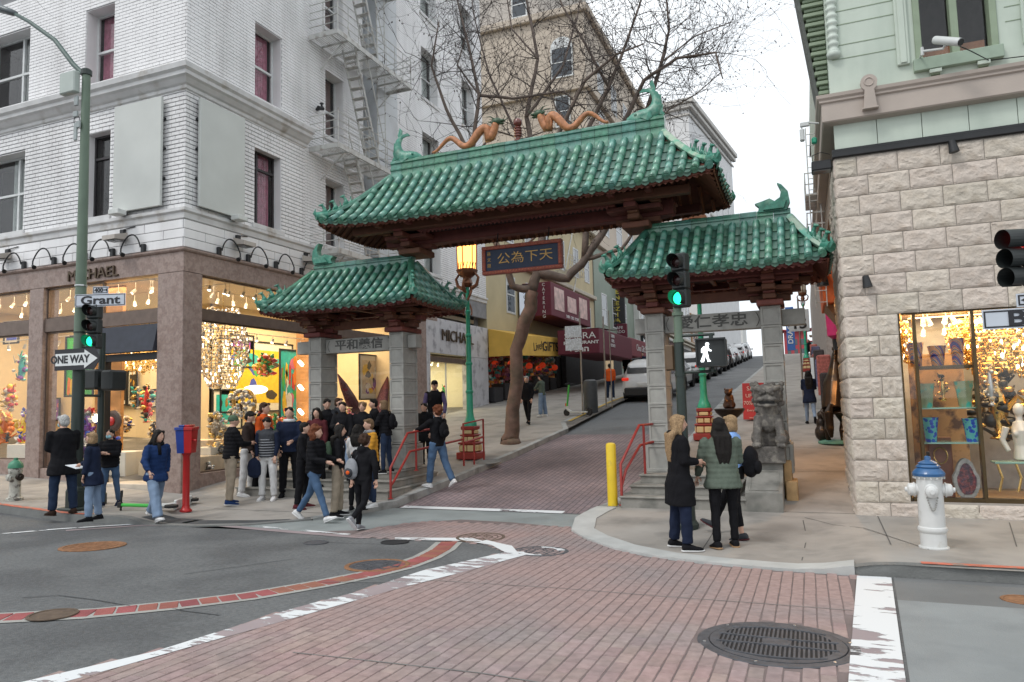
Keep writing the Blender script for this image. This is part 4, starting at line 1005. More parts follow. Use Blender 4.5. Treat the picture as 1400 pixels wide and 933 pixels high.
def make_roof(cx_,hr,he,zr,ze,yh,up,sp,nseg,prefix,side_objs,nridge):
 """hipped roof: ridge half length hr, eave half length he, tile plane from height zr at the ridge to ze at the eave"""
 rf=thing_part('roof',gate)
 yr=0.10
 def surf(x,v,front=-1):
  xx=(x-cx_)/he
  z=ze+(zr-ze)*((1-v)**1.18)+up*(abs(xx)**5)*v**2
  return Vector((x,GY+front*(yr+(yh-yr)*v),z))
 def surfs(y,v,sgn):
  x=cx_+sgn*(hr+(he-hr)*v);yy=(y-GY)/yh
  z=ze+(zr-ze)*((1-v)**1.18)+up*v**2*(0.35+0.65*abs(yy)**3)
  return Vector((x,y,z))
 L=math.hypot(yh-yr,zr-ze)/nseg
 bm_,be_,pm2,pe_=barrel(L,sp*0.27),barrel(L,sp*0.27,end=True),panm(L,sp*0.8),panm(L,sp*0.8,True)
 stuff=[MB(),MB()]
 def place(me,P,Q,nrm,asobj,si):
  yv=(Q-P);sc_=yv.length/L;yv.normalize();xv=yv.cross(nrm).normalized();zv=xv.cross(yv)
  M=Matrix(((xv.x,yv.x*sc_,zv.x,P.x),(xv.y,yv.y*sc_,zv.y,P.y),(xv.z,yv.z*sc_,zv.z,P.z),(0,0,0,1)))
  if asobj:
   M=M@Matrix.Translation((rnd.uniform(-.003,.003),0,rnd.uniform(-.002,.003)))@Matrix.Rotation(rnd.uniform(-.012,.012),4,'Z')
   inst(me,'barrel_tile' if si==0 else 'pan_tile',GI@M,rf)
  else:stuff[si].add([M@v.co for v in me.vertices],[tuple(p.vertices) for p in me.polygons])
 n=int(round(2*he/sp));n+=n%2
 sp2=2*he/n
 for fr in (-1,1):
  for i in range(2*n+1):
   x=cx_-he+i*sp2/2
   if i in (0,2*n): continue
   isb=i%2==1
   v0=max(0.0,(abs(x-cx_)-hr)/(he-hr)+0.03)
   for k in range(nseg):
    a,b=k/nseg,(k+1)/nseg
    if b<v0+0.04: continue
    a=max(a,v0)
    if (b-a)*nseg<0.25: continue
    P,Q=surf(x,a,fr),surf(x,b,fr)
    nn=(Q-P).cross(Vector((1,0,0)));nn=nn if nn.z>0 else -nn;nn.normalize()
    off=nn*(0.014*(1 if isb else 0.5))
    if fr==-1 and side_objs>=1:ob=True
    else:ob=False
    last=k==nseg-1
    place((be_ if last else bm_) if isb else (pe_ if last else pm2),P+off,Q+off,nn,ob,0 if isb else 1)
 ms=max(4,int(round(2*yh/sp)));spy=2*yh/ms
 for sg in (-1,1):
  for i in range(1,2*ms):
   y=GY-yh+i*spy/2;isb=i%2==1
   v0=max(0,(abs(y-GY)-yr)/(yh-yr)+0.03)
   for k in range(nseg):
    a,b=k/nseg,(k+1)/nseg
    if b<v0+0.04: continue
    a=max(a,v0)
    if (b-a)*nseg<0.25: continue
    P,Q=surfs(y,a,sg),surfs(y,b,sg);nn=(Q-P).cross(Vector((0,1,0)));nn=nn if nn.z>0 else -nn;nn.normalize()
    last=k==nseg-1
    place((be_ if last else bm_) if isb else (pe_ if last else pm2),P+nn*0.012,Q+nn*0.012,nn,side_objs>=2 and sg==1,0 if isb else 1)
 stuff[0].build('barrel_tiles',tile,rf,kind='stuff',smooth=False);stuff[1].build('pan_tiles',pan_t,rf,kind='stuff')
 mb=MB();
 for fr in (-1,1):
  N_=24;M_=6;V=[]
  for j in range(M_+1):
   v=j/M_;w_=hr+(he-hr)*v
   for i in range(N_+1):
    x=cx_-w_+2*w_*i/N_;V.append(surf(x,v,fr)-Vector((0,0,0.02)))
  mb.add(V,[(j*(N_+1)+i,j*(N_+1)+i+1,(j+1)*(N_+1)+i+1,(j+1)*(N_+1)+i) for j in range(M_) for i in range(N_)])
  mb.add([p-Vector((0,0,0.07)) for p in V],[(j*(N_+1)+i,j*(N_+1)+i+1,(j+1)*(N_+1)+i+1,(j+1)*(N_+1)+i) for j in range(M_) for i in range(N_)])
 for sg in (-1,1):
  N_=10;M_=6;V=[]
  for j in range(M_+1):
   v=j/M_;w_=yr+(yh-yr)*v
   for i in range(N_+1):V.append(surfs(GY-w_+2*w_*i/N_,v,sg)-Vector((0,0,0.02)))
  mb.add(V,[(j*(N_+1)+i,j*(N_+1)+i+1,(j+1)*(N_+1)+i+1,(j+1)*(N_+1)+i) for j in range(M_) for i in range(N_)])
  mb.add([p-Vector((0,0,0.07)) for p in V],[(j*(N_+1)+i,j*(N_+1)+i+1,(j+1)*(N_+1)+i+1,(j+1)*(N_+1)+i) for j in range(M_) for i in range(N_)])
 mb.build('roof_deck',redw,rf)
 mb=MB();ns_=int(2*(he-0.1)/0.10)
 for fr in (-1,1):
  for i in range(ns_):
   x0=cx_-he+0.1+i*2*(he-0.1)/ns_;x1=x0+2*(he-0.1)/ns_
   p,q=surf(x0,0.97,fr),surf(x1,0.97,fr);d=Vector((0,fr*0.02,0));m1_=(p+q)/2
   V=[p-Vector((0,0,0.04)),q-Vector((0,0,0.04)),q-Vector((0,0,0.10)),m1_-Vector((0,0,0.135)),p-Vector((0,0,0.10))]
   V+=[v-d for v in V];mb.add(V,[(0,1,2,3,4),(9,8,7,6,5),(2,3,8,7),(3,4,9,8)])
  mb.build('eave_board',redw2,rf);mb=MB()
 for sg in (-1,1):
  m_=int(2*yh/0.1)
  for i in range(m_):
   y0=GY-yh+i*2*yh/m_;y1=y0+2*yh/m_;p,q=surfs(y0,0.97,sg),surfs(y1,0.97,sg);m1_=(p+q)/2;d=Vector((sg*0.02,0,0))
   V=[p-Vector((0,0,0.04)),q-Vector((0,0,0.04)),q-Vector((0,0,0.10)),m1_-Vector((0,0,0.135)),p-Vector((0,0,0.10))];V+=[v-d for v in V]
   mb.add(V,[(0,1,2,3,4),(9,8,7,6,5),(2,3,8,7),(3,4,9,8)])
  mb.build('eave_board',redw2,rf);mb=MB()
 nr=int(2*he/0.21)
 mb=MB()
 for fr in (-1,1):
  for i in range(nr):
   x=cx_-he+0.12+i*(2*he-0.24)/(nr-1);v0=min(0.9,max(0.45,(abs(x-cx_)-hr)/(he-hr)+0.05))
   p,q=surf(x,v0,fr)-Vector((0,0,0.13)),surf(x,0.94,fr)-Vector((0,0,0.13));mb.tube([p,q],[0.036,0.036],4)
 for sg in (-1,1):
  nr2=int(2*yh/0.21)
  for i in range(nr2):
   y=GY-yh+0.12+i*(2*yh-0.24)/(nr2-1);v0=min(0.9,max(0.45,(abs(y-GY)-yr)/(yh-yr)+0.05))
   p,q=surfs(y,v0,sg)-Vector((0,0,0.13)),surfs(y,0.94,sg)-Vector((0,0,0.13));mb.tube([p,q],[0.036,0.036],4)
 mb.build('rafters',redw2,rf,kind='stuff')
 nb=nridge;rl=2*(hr+0.02);w_=rl/nb
 prof=[(0.13,-0.10),(0.11,0.02),(0.075,0.03),(0.075,0.13),(0.10,0.14),(0.105,0.17),(0.07,0.19),(0.065,0.28),(0.095,0.30),(0.09,0.34),(0.05,0.375)] if prefix=='main' else [(0.12,-0.10),(0.10,0.0),(0.06,0.01),(0.06,0.08),(0.09,0.09),(0.09,0.12),(0.06,0.14),(0.055,0.17),(0.04,0.19)]
 mb=MB();V=[]
 for x in (0.002,w_-0.004):
  V+=[(x,-a,b) for a,b in prof]+[(x,a,b) for a,b in prof[::-1]]
 k=2*len(prof);mb.add(V,[(i,(i+1)%k,k+(i+1)%k,k+i) for i in range(k)]+[tuple(range(k))[::-1],tuple(range(k,2*k))])
 t_=mb.build('t',tile);me=t_.data;bpy.data.objects.remove(t_)
 for i in range(nb):inst(me,'ridge_tile',GI@Matrix.Translation((cx_-rl/2+i*w_,GY,zr+0.04+rnd.uniform(-.002,.002))),rf)
 for sx in (-1,1):
  for fr in (-1,1):
   P=[]
   for j in range(9):
    v=j/8;w2=hr+(he-hr)*v;P.append(surf(cx_+sx*w2,v*0.985,fr)+Vector((0,0,0.055+0.03*v)))
   hp=MB();hp.tube(P,[(0.075,0.065)]*9,7);hp.build('hip_ridge',tile if prefix=='left' or sx==-1 else tile_w,rf,smooth=True,auto=50)
   hp=MB();e=P[-1];hp.tube([P[-2],e+Vector((sx*0.03,fr*0.03,0.0))],[0.085,0.085],10);hp.tube([e,e+Vector((sx*0.05,fr*0.05,0.06)),e+Vector((sx*0.03,fr*0.03,0.16))],[0.05,0.035,0.008],6);hp.build('hip_end',tile_b,rf,smooth=True,auto=50)
   for bi,v in enumerate((0.62,0.76,0.9)):
    w2=hr+(he-hr)*v;c=surf(cx_+sx*w2,v,fr)+Vector((0,0,0.13));d=Vector((sx*0.7,fr*0.7,0));b_=MB()
    b_.ell(c+Vector((0,0,0.05)),(0.05,0.05,0.065),8,6);b_.tube([c+Vector((0,0,0.07)),c+d*0.04+Vector((0,0,0.15))],[0.04,0.03],7)
    b_.ell(c+d*0.065+Vector((0,0,0.17)),(0.04,0.04,0.032),8,6);b_.tube([c+d*0.09+Vector((0,0,0.165)),c+d*0.13+Vector((0,0,0.155))],[0.022,0.014],6)
    b_.tube([c-d*0.05+Vector((0,0,0.03)),c-d*0.11+Vector((0,0,0.10)),c-d*0.09+Vector((0,0,0.19))],[0.03,0.02,0.008],6)
    b_.tube([c+d*0.03+Vector((0,0,0.06)),c+d*0.07+Vector((0,0,-0.05))],[0.022,0.02],6);b_.tube([c+d*0.04+Vector((0,0,0.19)),c+d*0.03+Vector((0,0,0.225))],[0.012,0.004],4)
    b_.build('roof_beast',tile_b,rf,smooth=True,auto=60)
 return surf
def thing_part(name,parent):
 o=bpy.data.objects.new(name,None);o.empty_display_size=0.2;COL.objects.link(o);o.parent=parent;PM[o.name]=PM[parent.name].copy(); return o
surf_main=make_roof(-5.20,2.98,4.02,6.66,5.42,1.32,0.16,0.235,6,'main',1,22)
surf_L=make_roof(-8.98,1.27,1.91,4.73,3.80,1.16,0.07,0.21,5,'left',2,9)
surf_R=make_roof(-1.37,1.27,1.83,4.77,3.86,1.16,0.07,0.21,5,'right',2,9)
def fish(x,sx,z,s,name='ridge_fish',m=tile_b):
 """head on the ridge, body curving up, forked tail curled inward"""
 t=MB();c=Vector((x,GY,z))
 prof=[(-0.62,0.12,0.05),(-0.48,0.14,0.13),(-0.30,0.15,0.17),(-0.12,0.16,0.18),(0.02,0.24,0.17),(0.09,0.38,0.14),(0.10,0.52,0.11),(0.06,0.64,0.085),(-0.02,0.74,0.06),(-0.10,0.80,0.035)]
 t.tube([c+Vector((sx*a*s,0,b*s)) for a,b,_ in prof],[(r*s*0.62,r*s) for *_,r in prof],10)
 F2=frame(c,(sx,0,0),(0,0,1))
 def blade(pts,th=0.02):
  P=[(a*s,b*s) for a,b in pts];t.prism(P if sx>0 else P,-th*s,th*s,F2)
 blade([(-0.02,0.72),(-0.05,0.92),(0.02,1.0),(0.08,0.80),(0.05,0.68)]);blade([(-0.04,0.80),(-0.22,0.82),(-0.3,0.74),(-0.16,0.74),(-0.03,0.70)])
 blade([(0.10,0.30),(0.24,0.36),(0.22,0.22),(0.28,0.12),(0.14,0.14)]);blade([(0.12,0.55),(0.21,0.62),(0.17,0.44)]);
 blade([(-0.62,0.06),(-0.74,0.10),(-0.60,0.0),(-0.4,-0.02)],0.05)
 for sy in (-1,1):
  t.ell(c+Vector((sx*-0.40*s,sy*0.09*s,0.2*s)),0.035*s,8,6);t.prism([(a*s,b*s) for a,b in ((-0.28,0.1),(-0.05,0.22),(0.0,0.08),(-0.1,0.0))],sy*0.11*s-0.012,sy*0.11*s+0.012,F2)
 return t.build(name,m,gate,smooth=True,auto=45)
fish(-2.42,1,6.99,0.82);fish(-7.98,-1,6.99,0.82)
def finial(x,sx,z):
 t=MB();F2=frame((x,GY,z),(sx,0,0),(0,0,1))@Matrix.Diagonal((1.15,1.15,1.8,1))
 t.prism([(-0.30,0),(0.12,0),(0.17,0.12),(0.15,0.28),(0.06,0.40),(0.0,0.43),(0.05,0.30),(0.03,0.20),(-0.05,0.15),(-0.12,0.20),(-0.22,0.17),(-0.34,0.14),(-0.28,0.08)],-0.045,0.045,F2)
 t.prism([(-0.22,0.02),(0.08,0.02),(0.12,0.14),(-0.02,0.14),(-0.15,0.12)],-0.075,0.075,F2)
 for sy in (-1,1):t.ell(Vector((x-sx*0.17,GY+sy*0.06,z+0.13)),0.03,8,6)
 for k in range(5):t.cyl((x-sx*(0.2-0.07*k),GY-0.08,z+0.03),(x-sx*(0.2-0.07*k),GY+0.08,z+0.05),0.02,0.02,6)
 t.build('ridge_finial',tile_b,gate,smooth=True,auto=40)
finial(-0.28,1,4.97);finial(-10.12,-1,4.95);
q=MB();q.lathe([(0.09,0),(0.09,0.03),(0.05,0.06),(0.05,0.09)]+[v for k in range(4) for v in ((0.06,0.095+0.055*k),(0.085,0.11+0.055*k),(0.085,0.125+0.055*k),(0.06,0.14+0.055*k))]+[(0.04,0.33)],(-5.2,GY,7.05),14);q.ell((-5.2,GY,7.45),0.095,14,10)
q.build('pearl_finial',brown_g,gate,smooth=True,auto=40)
def dragon(x0,x1):
 """body waves along the ridge from the tail x0 to the raised head x1"""
 sx=1 if x1>x0 else -1;n=44;P=[];Rr=[];Lh=abs(x1-x0)
 for i in range(n+1):
  t=i/n;x=x0+(x1-x0)*t*0.97;amp=0.11+0.09*t;z=7.13+amp*(1+math.sin(t*4.0*math.pi-math.pi*0.5))*0.95
  if t>0.80:z=7.15+(t-0.80)*1.9;x=x0+(x1-x0)*(0.80*0.97+0.05*math.sin((t-0.8)*9))+sx*0.12*(t-0.8)/0.2*0.8
  P.append((x,GY+0.02*math.sin(t*9),z));Rr.append(0.026+0.064*min(1,t*1.5)-0.02*max(0,t-0.9)*5)
 q=MB();q.tube(P,Rr,10)
 d=q.build('dragon',dragonm,gate,smooth=True)
 q=MB()
 for i in range(4,n-2,1):
  a=Vector(P[i]);q.add([a+Vector((-0.018,0,Rr[i]*0.9)),a+Vector((0.018,0,Rr[i]*0.9)),a+Vector((0,0,Rr[i]+0.035)),a+Vector((0,0.02,Rr[i]*0.9)),a+Vector((0,-0.02,Rr[i]*0.9))],[(0,4,2),(4,1,2),(1,3,2),(3,0,2)])
 q.build('dorsal_spines',mat('dragon_fin',(0.05,0.10,0.06),0.6),d,kind=None)
 h=Vector(P[-1]);q=MB()
 q.ell(h+Vector((sx*0.03,0,0.03)),(0.12,0.09,0.075),10,8);q.ell(h+Vector((sx*0.14,0,0.03)),(0.08,0.05,0.03),8,6);q.ell(h+Vector((sx*0.13,0,-0.03)),(0.07,0.045,0.018),8,6)
 for sy in (-1,1):
  q.tube([h+Vector((0,sy*0.04,0.07)),h+Vector((-sx*0.08,sy*0.07,0.13)),h+Vector((-sx*0.18,sy*0.08,0.14))],[0.018,0.012,0.004],5)
  q.tube([h+Vector((sx*0.18,sy*0.03,0.03)),h+Vector((sx*0.24,sy*0.06,0.09)),h+Vector((sx*0.20,sy*0.08,0.14))],[0.01,0.008,0.003],5)
  q.tube([h+Vector((-sx*0.04,sy*0.05,0.0)),h+Vector((-sx*0.14,sy*0.10,0.02))],[0.03,0.004],5);q.ell(h+Vector((sx*0.06,sy*0.05,0.075)),0.022,8,6)
 q.build('dragon_head',mat('dragon_green',(0.05,0.09,0.05),0.5,ns=20,na=0.3),d,smooth=True,auto=50)
dragon(-7.2,-5.50);dragon(-3.30,-4.88)
# ---------------- brackets and beams
def cluster(x,z0,levels,parent,wx,wy,dx,dy,hh):
 c=thing_part('bracket_cluster',parent)
 for k in range(levels):
  a,b=wx+dx*k,wy+dy*k;z=z0+hh*k
  q=MB();q.cbox(x-a,x+a,GY-0.11,GY+0.11,z+0.005,z+hh*0.72,0.012);q.build('bracket_arm',redw,c)
  q=MB();q.cbox(x-0.11,x+0.11,GY-b,GY+b,z+0.010,z+hh*0.70,0.012);q.build('bracket_arm',redw,c)
  if k:
   q=MB();q.cbox(x-a*0.72,x+a*0.72,GY-b*0.62,GY+b*0.62,z+0.015,z+hh*0.66,0.01);q.build('bracket_plate',redw,c)
  for px_,py_ in ((-a+0.06,0),(a-0.06,0),(0,-b+0.06),(0,b-0.06),(-a*0.6,-b*0.6),(a*0.6,-b*0.6),(-a*0.6,b*0.6),(a*0.6,b*0.6)):
   if k==0 and px_ and py_: continue
   q=MB();s0,s1=0.07,0.095;X,Y_=x+px_,GY+py_;za,zb=z+hh*0.70,z+hh*0.985
   q.add([(X-s0,Y_-s0,za),(X+s0,Y_-s0,za),(X+s0,Y_+s0,za),(X-s0,Y_+s0,za),(X-s1,Y_-s1,zb-0.03),(X+s1,Y_-s1,zb-0.03),(X+s1,Y_+s1,zb-0.03),(X-s1,Y_+s1,zb-0.03),(X-s1,Y_-s1,zb),(X+s1,Y_-s1,zb),(X+s1,Y_+s1,zb),(X-s1,Y_+s1,zb)],[(3,2,1,0),(0,1,5,4),(1,2,6,5),(2,3,7,6),(3,0,4,7),(4,5,9,8),(5,6,10,9),(6,7,11,10),(7,4,8,11),(8,9,10,11)])
   q.build('bracket_block',redw2,c)
 return c
br_part=gate
for x in PX_:
 q=MB();q.cbox(x-0.22,x+0.22,GY-0.42,GY+0.42,3.262,3.36,0.015);q.build('capital',redw2,gate)
 cluster(x,3.365,3,gate,0.34,0.42,0.17,0.18,0.145)
for x in (-7.62,-2.78):
 q=MB();q.cbox(x-0.26,x+0.26,GY-0.34,GY+0.34,4.90,5.02,0.015);q.build('capital',redw2,gate)
 cluster(x,5.025,2,gate,0.42,0.5,0.28,0.28,0.155)
for y in (GY-0.72,GY+0.72):
 q=MB();q.cbox(-5.2-3.5,-5.2+3.5,y-0.09,y+0.09,5.30,5.46,0.015);q.build('eave_beam',redw,gate)
q=MB();q.cbox(-8.3,-2.1,GY-0.13,GY+0.13,5.12,5.42,0.02);q.build('main_beam',redw,gate)
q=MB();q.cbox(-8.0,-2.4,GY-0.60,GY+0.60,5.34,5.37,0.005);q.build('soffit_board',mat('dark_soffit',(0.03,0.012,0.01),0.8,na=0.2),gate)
for i in range(9):
 x=-8.0+i*0.7;q=MB();q.cbox(x-0.06,x+0.06,GY-1.0,GY+1.0,5.375,5.47,0.01);q.build('cross_beam',redw2,gate)
q=MB();nsc=46
for i in range(nsc):
 x=-7.2+i*4.0/nsc;w_=4.0/nsc;V=[(x,0.10),(x,0.03),(x+w_*0.5,-0.02),(x+w_,0.03),(x+w_,0.10)]
 q.prism([(a,b) for a,b in V],-0.012,0.012,frame((0,GY-0.62,5.24),(1,0,0),(0,0,1)))
q.build('valance_board',redw,gate)
q=MB();q.cbox(-7.2,-3.2,GY-0.65,GY-0.59,5.335,5.40,0.006);q.build('valance_rail',redw2,gate)
for cx_,hw in ((-9.02,1.75),(-1.49,1.7)):
 for y in (GY-0.62,GY+0.62):
  q=MB();q.cbox(cx_-hw,cx_+hw,y-0.07,y+0.07,3.74,3.86,0.01);q.build('eave_beam',redw,gate)
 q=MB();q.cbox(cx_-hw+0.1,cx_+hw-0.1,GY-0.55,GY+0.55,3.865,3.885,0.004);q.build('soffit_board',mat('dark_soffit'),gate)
 q=MB();q.cbox(cx_-1.03,cx_+1.03,GY-0.07,GY+0.07,3.42,3.60,0.01);q.build('tie_beam',redw,gate)
 for i in range(7):
  x=cx_-hw+0.15+i*(2*hw-0.3)/6;q=MB();q.cbox(x-0.04,x+0.04,GY-0.95,GY+0.95,3.80,3.86,0.008);q.build('cross_beam',redw2,gate)
  # ---------------- stone pillars built of panelled blocks
def pblock(w,d,h,ins=0.035,dp=0.014):
 mb=MB();x,y=w/2,d/2;e=0.004
 V=[];Fc=[]
 def face(o,a,b,la,lb):
  n0=len(V);A=Vector(a);Bv=Vector(b);nn=A.cross(Bv);O=Vector(o)
  for (s,t,dd) in ((0,0,0),(la,0,0),(la,lb,0),(0,lb,0),(ins,ins,0),(la-ins,ins,0),(la-ins,lb-ins,0),(ins,lb-ins,0),(ins+dp*.6,ins+dp*.6,dp),(la-ins-dp*.6,ins+dp*.6,dp),(la-ins-dp*.6,lb-ins-dp*.6,dp),(ins+dp*.6,lb-ins-dp*.6,dp)):
   V.append(O+A*s+Bv*t-nn*dd)
  for i in range(4):
   j=(i+1)%4;Fc.append((n0+i,n0+j,n0+4+j,n0+4+i));Fc.append((n0+4+i,n0+4+j,n0+8+j,n0+8+i))
  Fc.append((n0+8,n0+9,n0+10,n0+11))
 z0=e;H=h-2*e
 face((-x,-y,z0),(1,0,0),(0,0,1),w,H);face((x,y,z0),(-1,0,0),(0,0,1),w,H);face((x,-y,z0),(0,1,0),(0,0,1),d,H);face((-x,y,z0),(0,-1,0),(0,0,1),d,H)
 mb.add(V,Fc);mb.add([(-x,-y,z0+H),(x,-y,z0+H),(x,y,z0+H),(-x,y,z0+H),(-x,-y,z0),(x,-y,z0),(x,y,z0),(-x,y,z0)],[(0,1,2,3),(7,6,5,4)])
 o=mb.build('t',grey_st);me=o.data;bpy.data.objects.remove(o); return me
blk=pblock(0.335,0.60,0.332);base=pblock(0.47,0.74,0.49,0.05,0.018)
for x in PX_:
 p=thing_part('pillar',gate)
 inst(base,'plinth_block',GI@Matrix.Translation((x,GY,0.40)),p)
 q=MB();q.cbox(x-0.20,x+0.20,GY-0.335,GY+0.335,0.895,0.925,0.01);q.build('plinth_cap',grey_st,p)
 for k in range(7):inst(blk,'pillar_block',GI@Matrix.Translation((x,GY,0.93+0.333*k)),p)
 q=MB();q.box(x-0.14,x+0.14,GY-0.27,GY+0.27,0.5,3.24);q.build('pillar_core',dark_in,p)
for (x0,x1,txt) in ((PX_[0]+0.17,PX_[1]-0.17,'平和義信'),(PX_[2]+0.17,PX_[3]-0.17,'愛仁孝忠')):
 lt=thing_part('lintel',gate)
 q=MB();q.cbox(x0,x1,GY-0.14,GY+0.14,2.90,3.21,0.008);q.build('lintel_stone',grey_st,lt)
 xm=(x0+x1)/2
 text(txt,0.245,frame((xm,GY-0.143,3.055),(1,0,0),(0,0,1)),dark_in,lt,'carved_characters',ext=0.006,sx=1.28,bold=0.004)
 for s in (-1,1):
  P=[(xm+s*(0.72+0.05*abs(math.sin(t*3)))+s*0.03*t,GY-0.142,2.93+0.25*t) for t in np.linspace(0,1,9)]
  P=[(xm+s*(0.76+0.05*math.sin(t*math.pi)),GY-0.142,2.93+0.25*t) for t in np.linspace(0,1,9)]
  q=MB();q.tube(P,0.006,4);q.build('carved_border',dark_in,lt)
for x,s in ((PX_[0],-1),(PX_[1],1),(PX_[2],-1),(PX_[3],1)):
 a,b=sorted((x+s*0.17,x+s*0.62)) if x in (PX_[0],PX_[3]) else sorted((x+s*0.17,x+s*0.38))
 if x==PX_[3]:b=0.05
 q=MB();q.cbox(a,b,GY-0.13,GY+0.13,2.92,3.20,0.01);q.build('lintel_stub',grey_st,gate)
def steps(x0,x1,y0,n,name,z0,tread=0.30,rise=0.15,ins=0.12,yb=14.2):
 s=thing_part('steps',gate)
 for k in range(n):
  q=MB();q.cbox(x0+ins*k*0.9,x1-(ins*k if ins else 0),y0+tread*k,yb,z0-0.3 if k==0 else z0+rise*k+0.0,z0+rise*(k+1)-0.035,0.006);q.build('riser',step_st,s)
  q=MB();q.cbox(x0+ins*k*0.9-0.02,x1-(ins*k if ins else 0)+0.02,y0+tread*k-0.03,yb+0.02,z0+rise*(k+1)-0.033,z0+rise*(k+1),0.008);q.build('tread',step_st,s)
 return s
steps(-2.98,-0.98,12.0,3,'r',-0.05)
steps(-11.2,-7.50,12.0,3,'l',-0.06)
q=MB();xa,xb=-0.985,-0.43;zb=-0.35
q.add([(xa,11.98,zb),(xb,11.98,zb),(xb,14.0,zb),(xa,14.0,zb),(xa,11.98,0.20),(xb,11.98,0.20),(xb,12.72,0.50),(xa,12.72,0.50),(xb,12.74,0.60),(xa,12.74,0.60),(xb,14.0,0.60),(xa,14.0,0.60)],[(3,2,1,0),(0,1,5,4),(4,5,6,7),(7,6,8,9),(9,8,10,11),(1,2,10,8,6,5),(3,0,4,7,9,11),(2,3,11,10)]);q.build('cheek_block',step_st,gate)
q=MB();M=frame(((xa+xb)/2,12.35,0.352),(1,0,0),(0,0.927,0.375));
for (a,b,c,d) in ((-0.22,0.22,-0.33,-0.31),(-0.22,0.22,0.29,0.31),(-0.22,-0.20,-0.309,0.289),(0.20,0.22,-0.309,0.289)):q.box(a,b,c,d,-0.01,0.012,M=M)
q.build('cheek_moulding',step_st,gate)
for (a,b,c,d,e,f) in ((-0.425,-0.30,12.9,13.6,-0.2,0.62),(-0.40,-0.22,12.75,13.3,-0.2,0.30)):
 q=MB();q.cbox(a,b,c,d,e,f,0.012);q.build('side_buttress',mat('yellow_lit_stone',(0.42,0.27,0.13),0.8,ns=6,na=0.2,bump=0.2,bs=50),gate)  # yellow lamplight on the cheek's right side is put into the stone colour
q0=thing('hanging_sign','blue board with gold characters in a carved red frame hanging under the main roof','sign',(-5.09,13.2,4.56))
x0,x1,z0,z1=-5.94,-4.24,4.28,4.86
q=MB()
for (a,b,c,d) in ((x0,x1,z0,z0+0.075),(x0,x1,z1-0.075,z1),(x0,x0+0.075,z0+0.076,z1-0.076),(x1-0.075,x1,z0+0.076,z1-0.076)):q.cbox(a,b,13.12,13.25,c,d,0.012)
q.build('frame',mat('red_frame',(0.24,0.05,0.03),0.5,na=0.2,ns=12),q0)
q=MB()
for i in range(26):
 x=x0+0.05+i*(x1-x0-0.1)/25
 for z in (z0+0.037,z1-0.037):q.ell((x,13.118,z),(0.026,0.012,0.018),6,4)
for i in range(1,8):
 z=z0+0.06+i*(z1-z0-0.12)/8
 for x in (x0+0.037,x1-0.037):q.ell((x,13.118,z),(0.02,0.012,0.026),6,4)
q.build('carving',mat('copper_carving',(0.34,0.10,0.05),0.4,0.3,na=0.2),q0)
q=MB();q.box(x0+0.07,x1-0.07,13.16,13.21,z0+0.07,z1-0.07);q.build('board',mat('navy_board',(0.008,0.018,0.045),0.6,na=0.15),q0)
gilt=mat('gilt',(0.30,0.18,0.06),0.35,0.7,na=0.1)
text('公為下天',0.25,frame(((x0+x1)/2+0.07,13.157,(z0+z1)/2),(1,0,0),(0,0,1)),gilt,q0,'gilt_characters',ext=0.008,sx=1.2,bold=-0.001)
for i,ch in enumerate('孫文題'):
 text(ch,0.085,frame((x0+0.15,13.157,z1-0.16-0.12*i),(1,0,0),(0,0,1)),gilt,q0,'small_characters',ext=0.006)
for x in (x0+0.3,x1-0.3):
 q=MB();q.cyl((x,13.2,z1),(x,13.3,5.15),0.012,0.012,5);q.build('hanger',blackm,q0)
railred=mat('rail_red',(0.30,0.028,0.022),0.45,na=0.15,ns=8)
def handrail(P1,P2,posts,label):
 t=thing('handrail',label,'handrail',P1[0])
 for P in (P1,P2):
  q=MB();q.tube(P,0.024,8);q.build('rail',railred,t,smooth=True,auto=60)
 for a,b in posts:q=MB();q.cyl(a,b,0.022,0.022,8);q.lathe([(0.05,0),(0.05,0.012),(0.024,0.014)],a,8);q.build('post',railred,t)
 return t
yr_=12.05
handrail([(-2.97,yr_,0.0),(-2.97,yr_,0.62),(-2.76,12.65,1.25),(-2.62,13.0,1.25),(-2.62,13.12,1.25)],[(-2.97,yr_,0.25),(-2.90,12.12,0.52),(-2.76,12.65,0.90),(-2.62,13.12,0.93)],[((-2.97,yr_,-0.06),(-2.97,yr_,0.10)),((-2.70,12.72,0.38),(-2.70,12.72,1.25))],'red iron handrail on the steps beside the yellow bollard')
ya_=12.0
xL=-7.44
handrail([(xL,ya_,0.0),(xL,ya_,0.52),(xL+0.02,12.62,1.15),(xL+0.02,13.05,1.17),(xL+0.12,13.55,1.2)],[(xL,ya_,0.18),(xL,12.1,0.24),(xL+0.02,12.7,0.78),(xL+0.12,13.6,0.84),(xL+0.12,14.9,0.9)],[((xL,ya_,-0.06),(xL,ya_,0.1)),((xL+0.02,12.95,0.38),(xL+0.02,12.95,1.16))],'red iron handrail on the left gate steps the red haired boy leans on')
handrail([(-7.3,14.9,0.3),(-7.3,14.9,1.25),(-7.3,16.0,1.32),(-7.3,16.0,0.3)],[(-7.3,14.95,0.82),(-7.3,15.98,0.9)],[((-7.3,15.45,0.25),(-7.3,15.45,0.86))],'short red kerbside railing in front of the green lamp post')
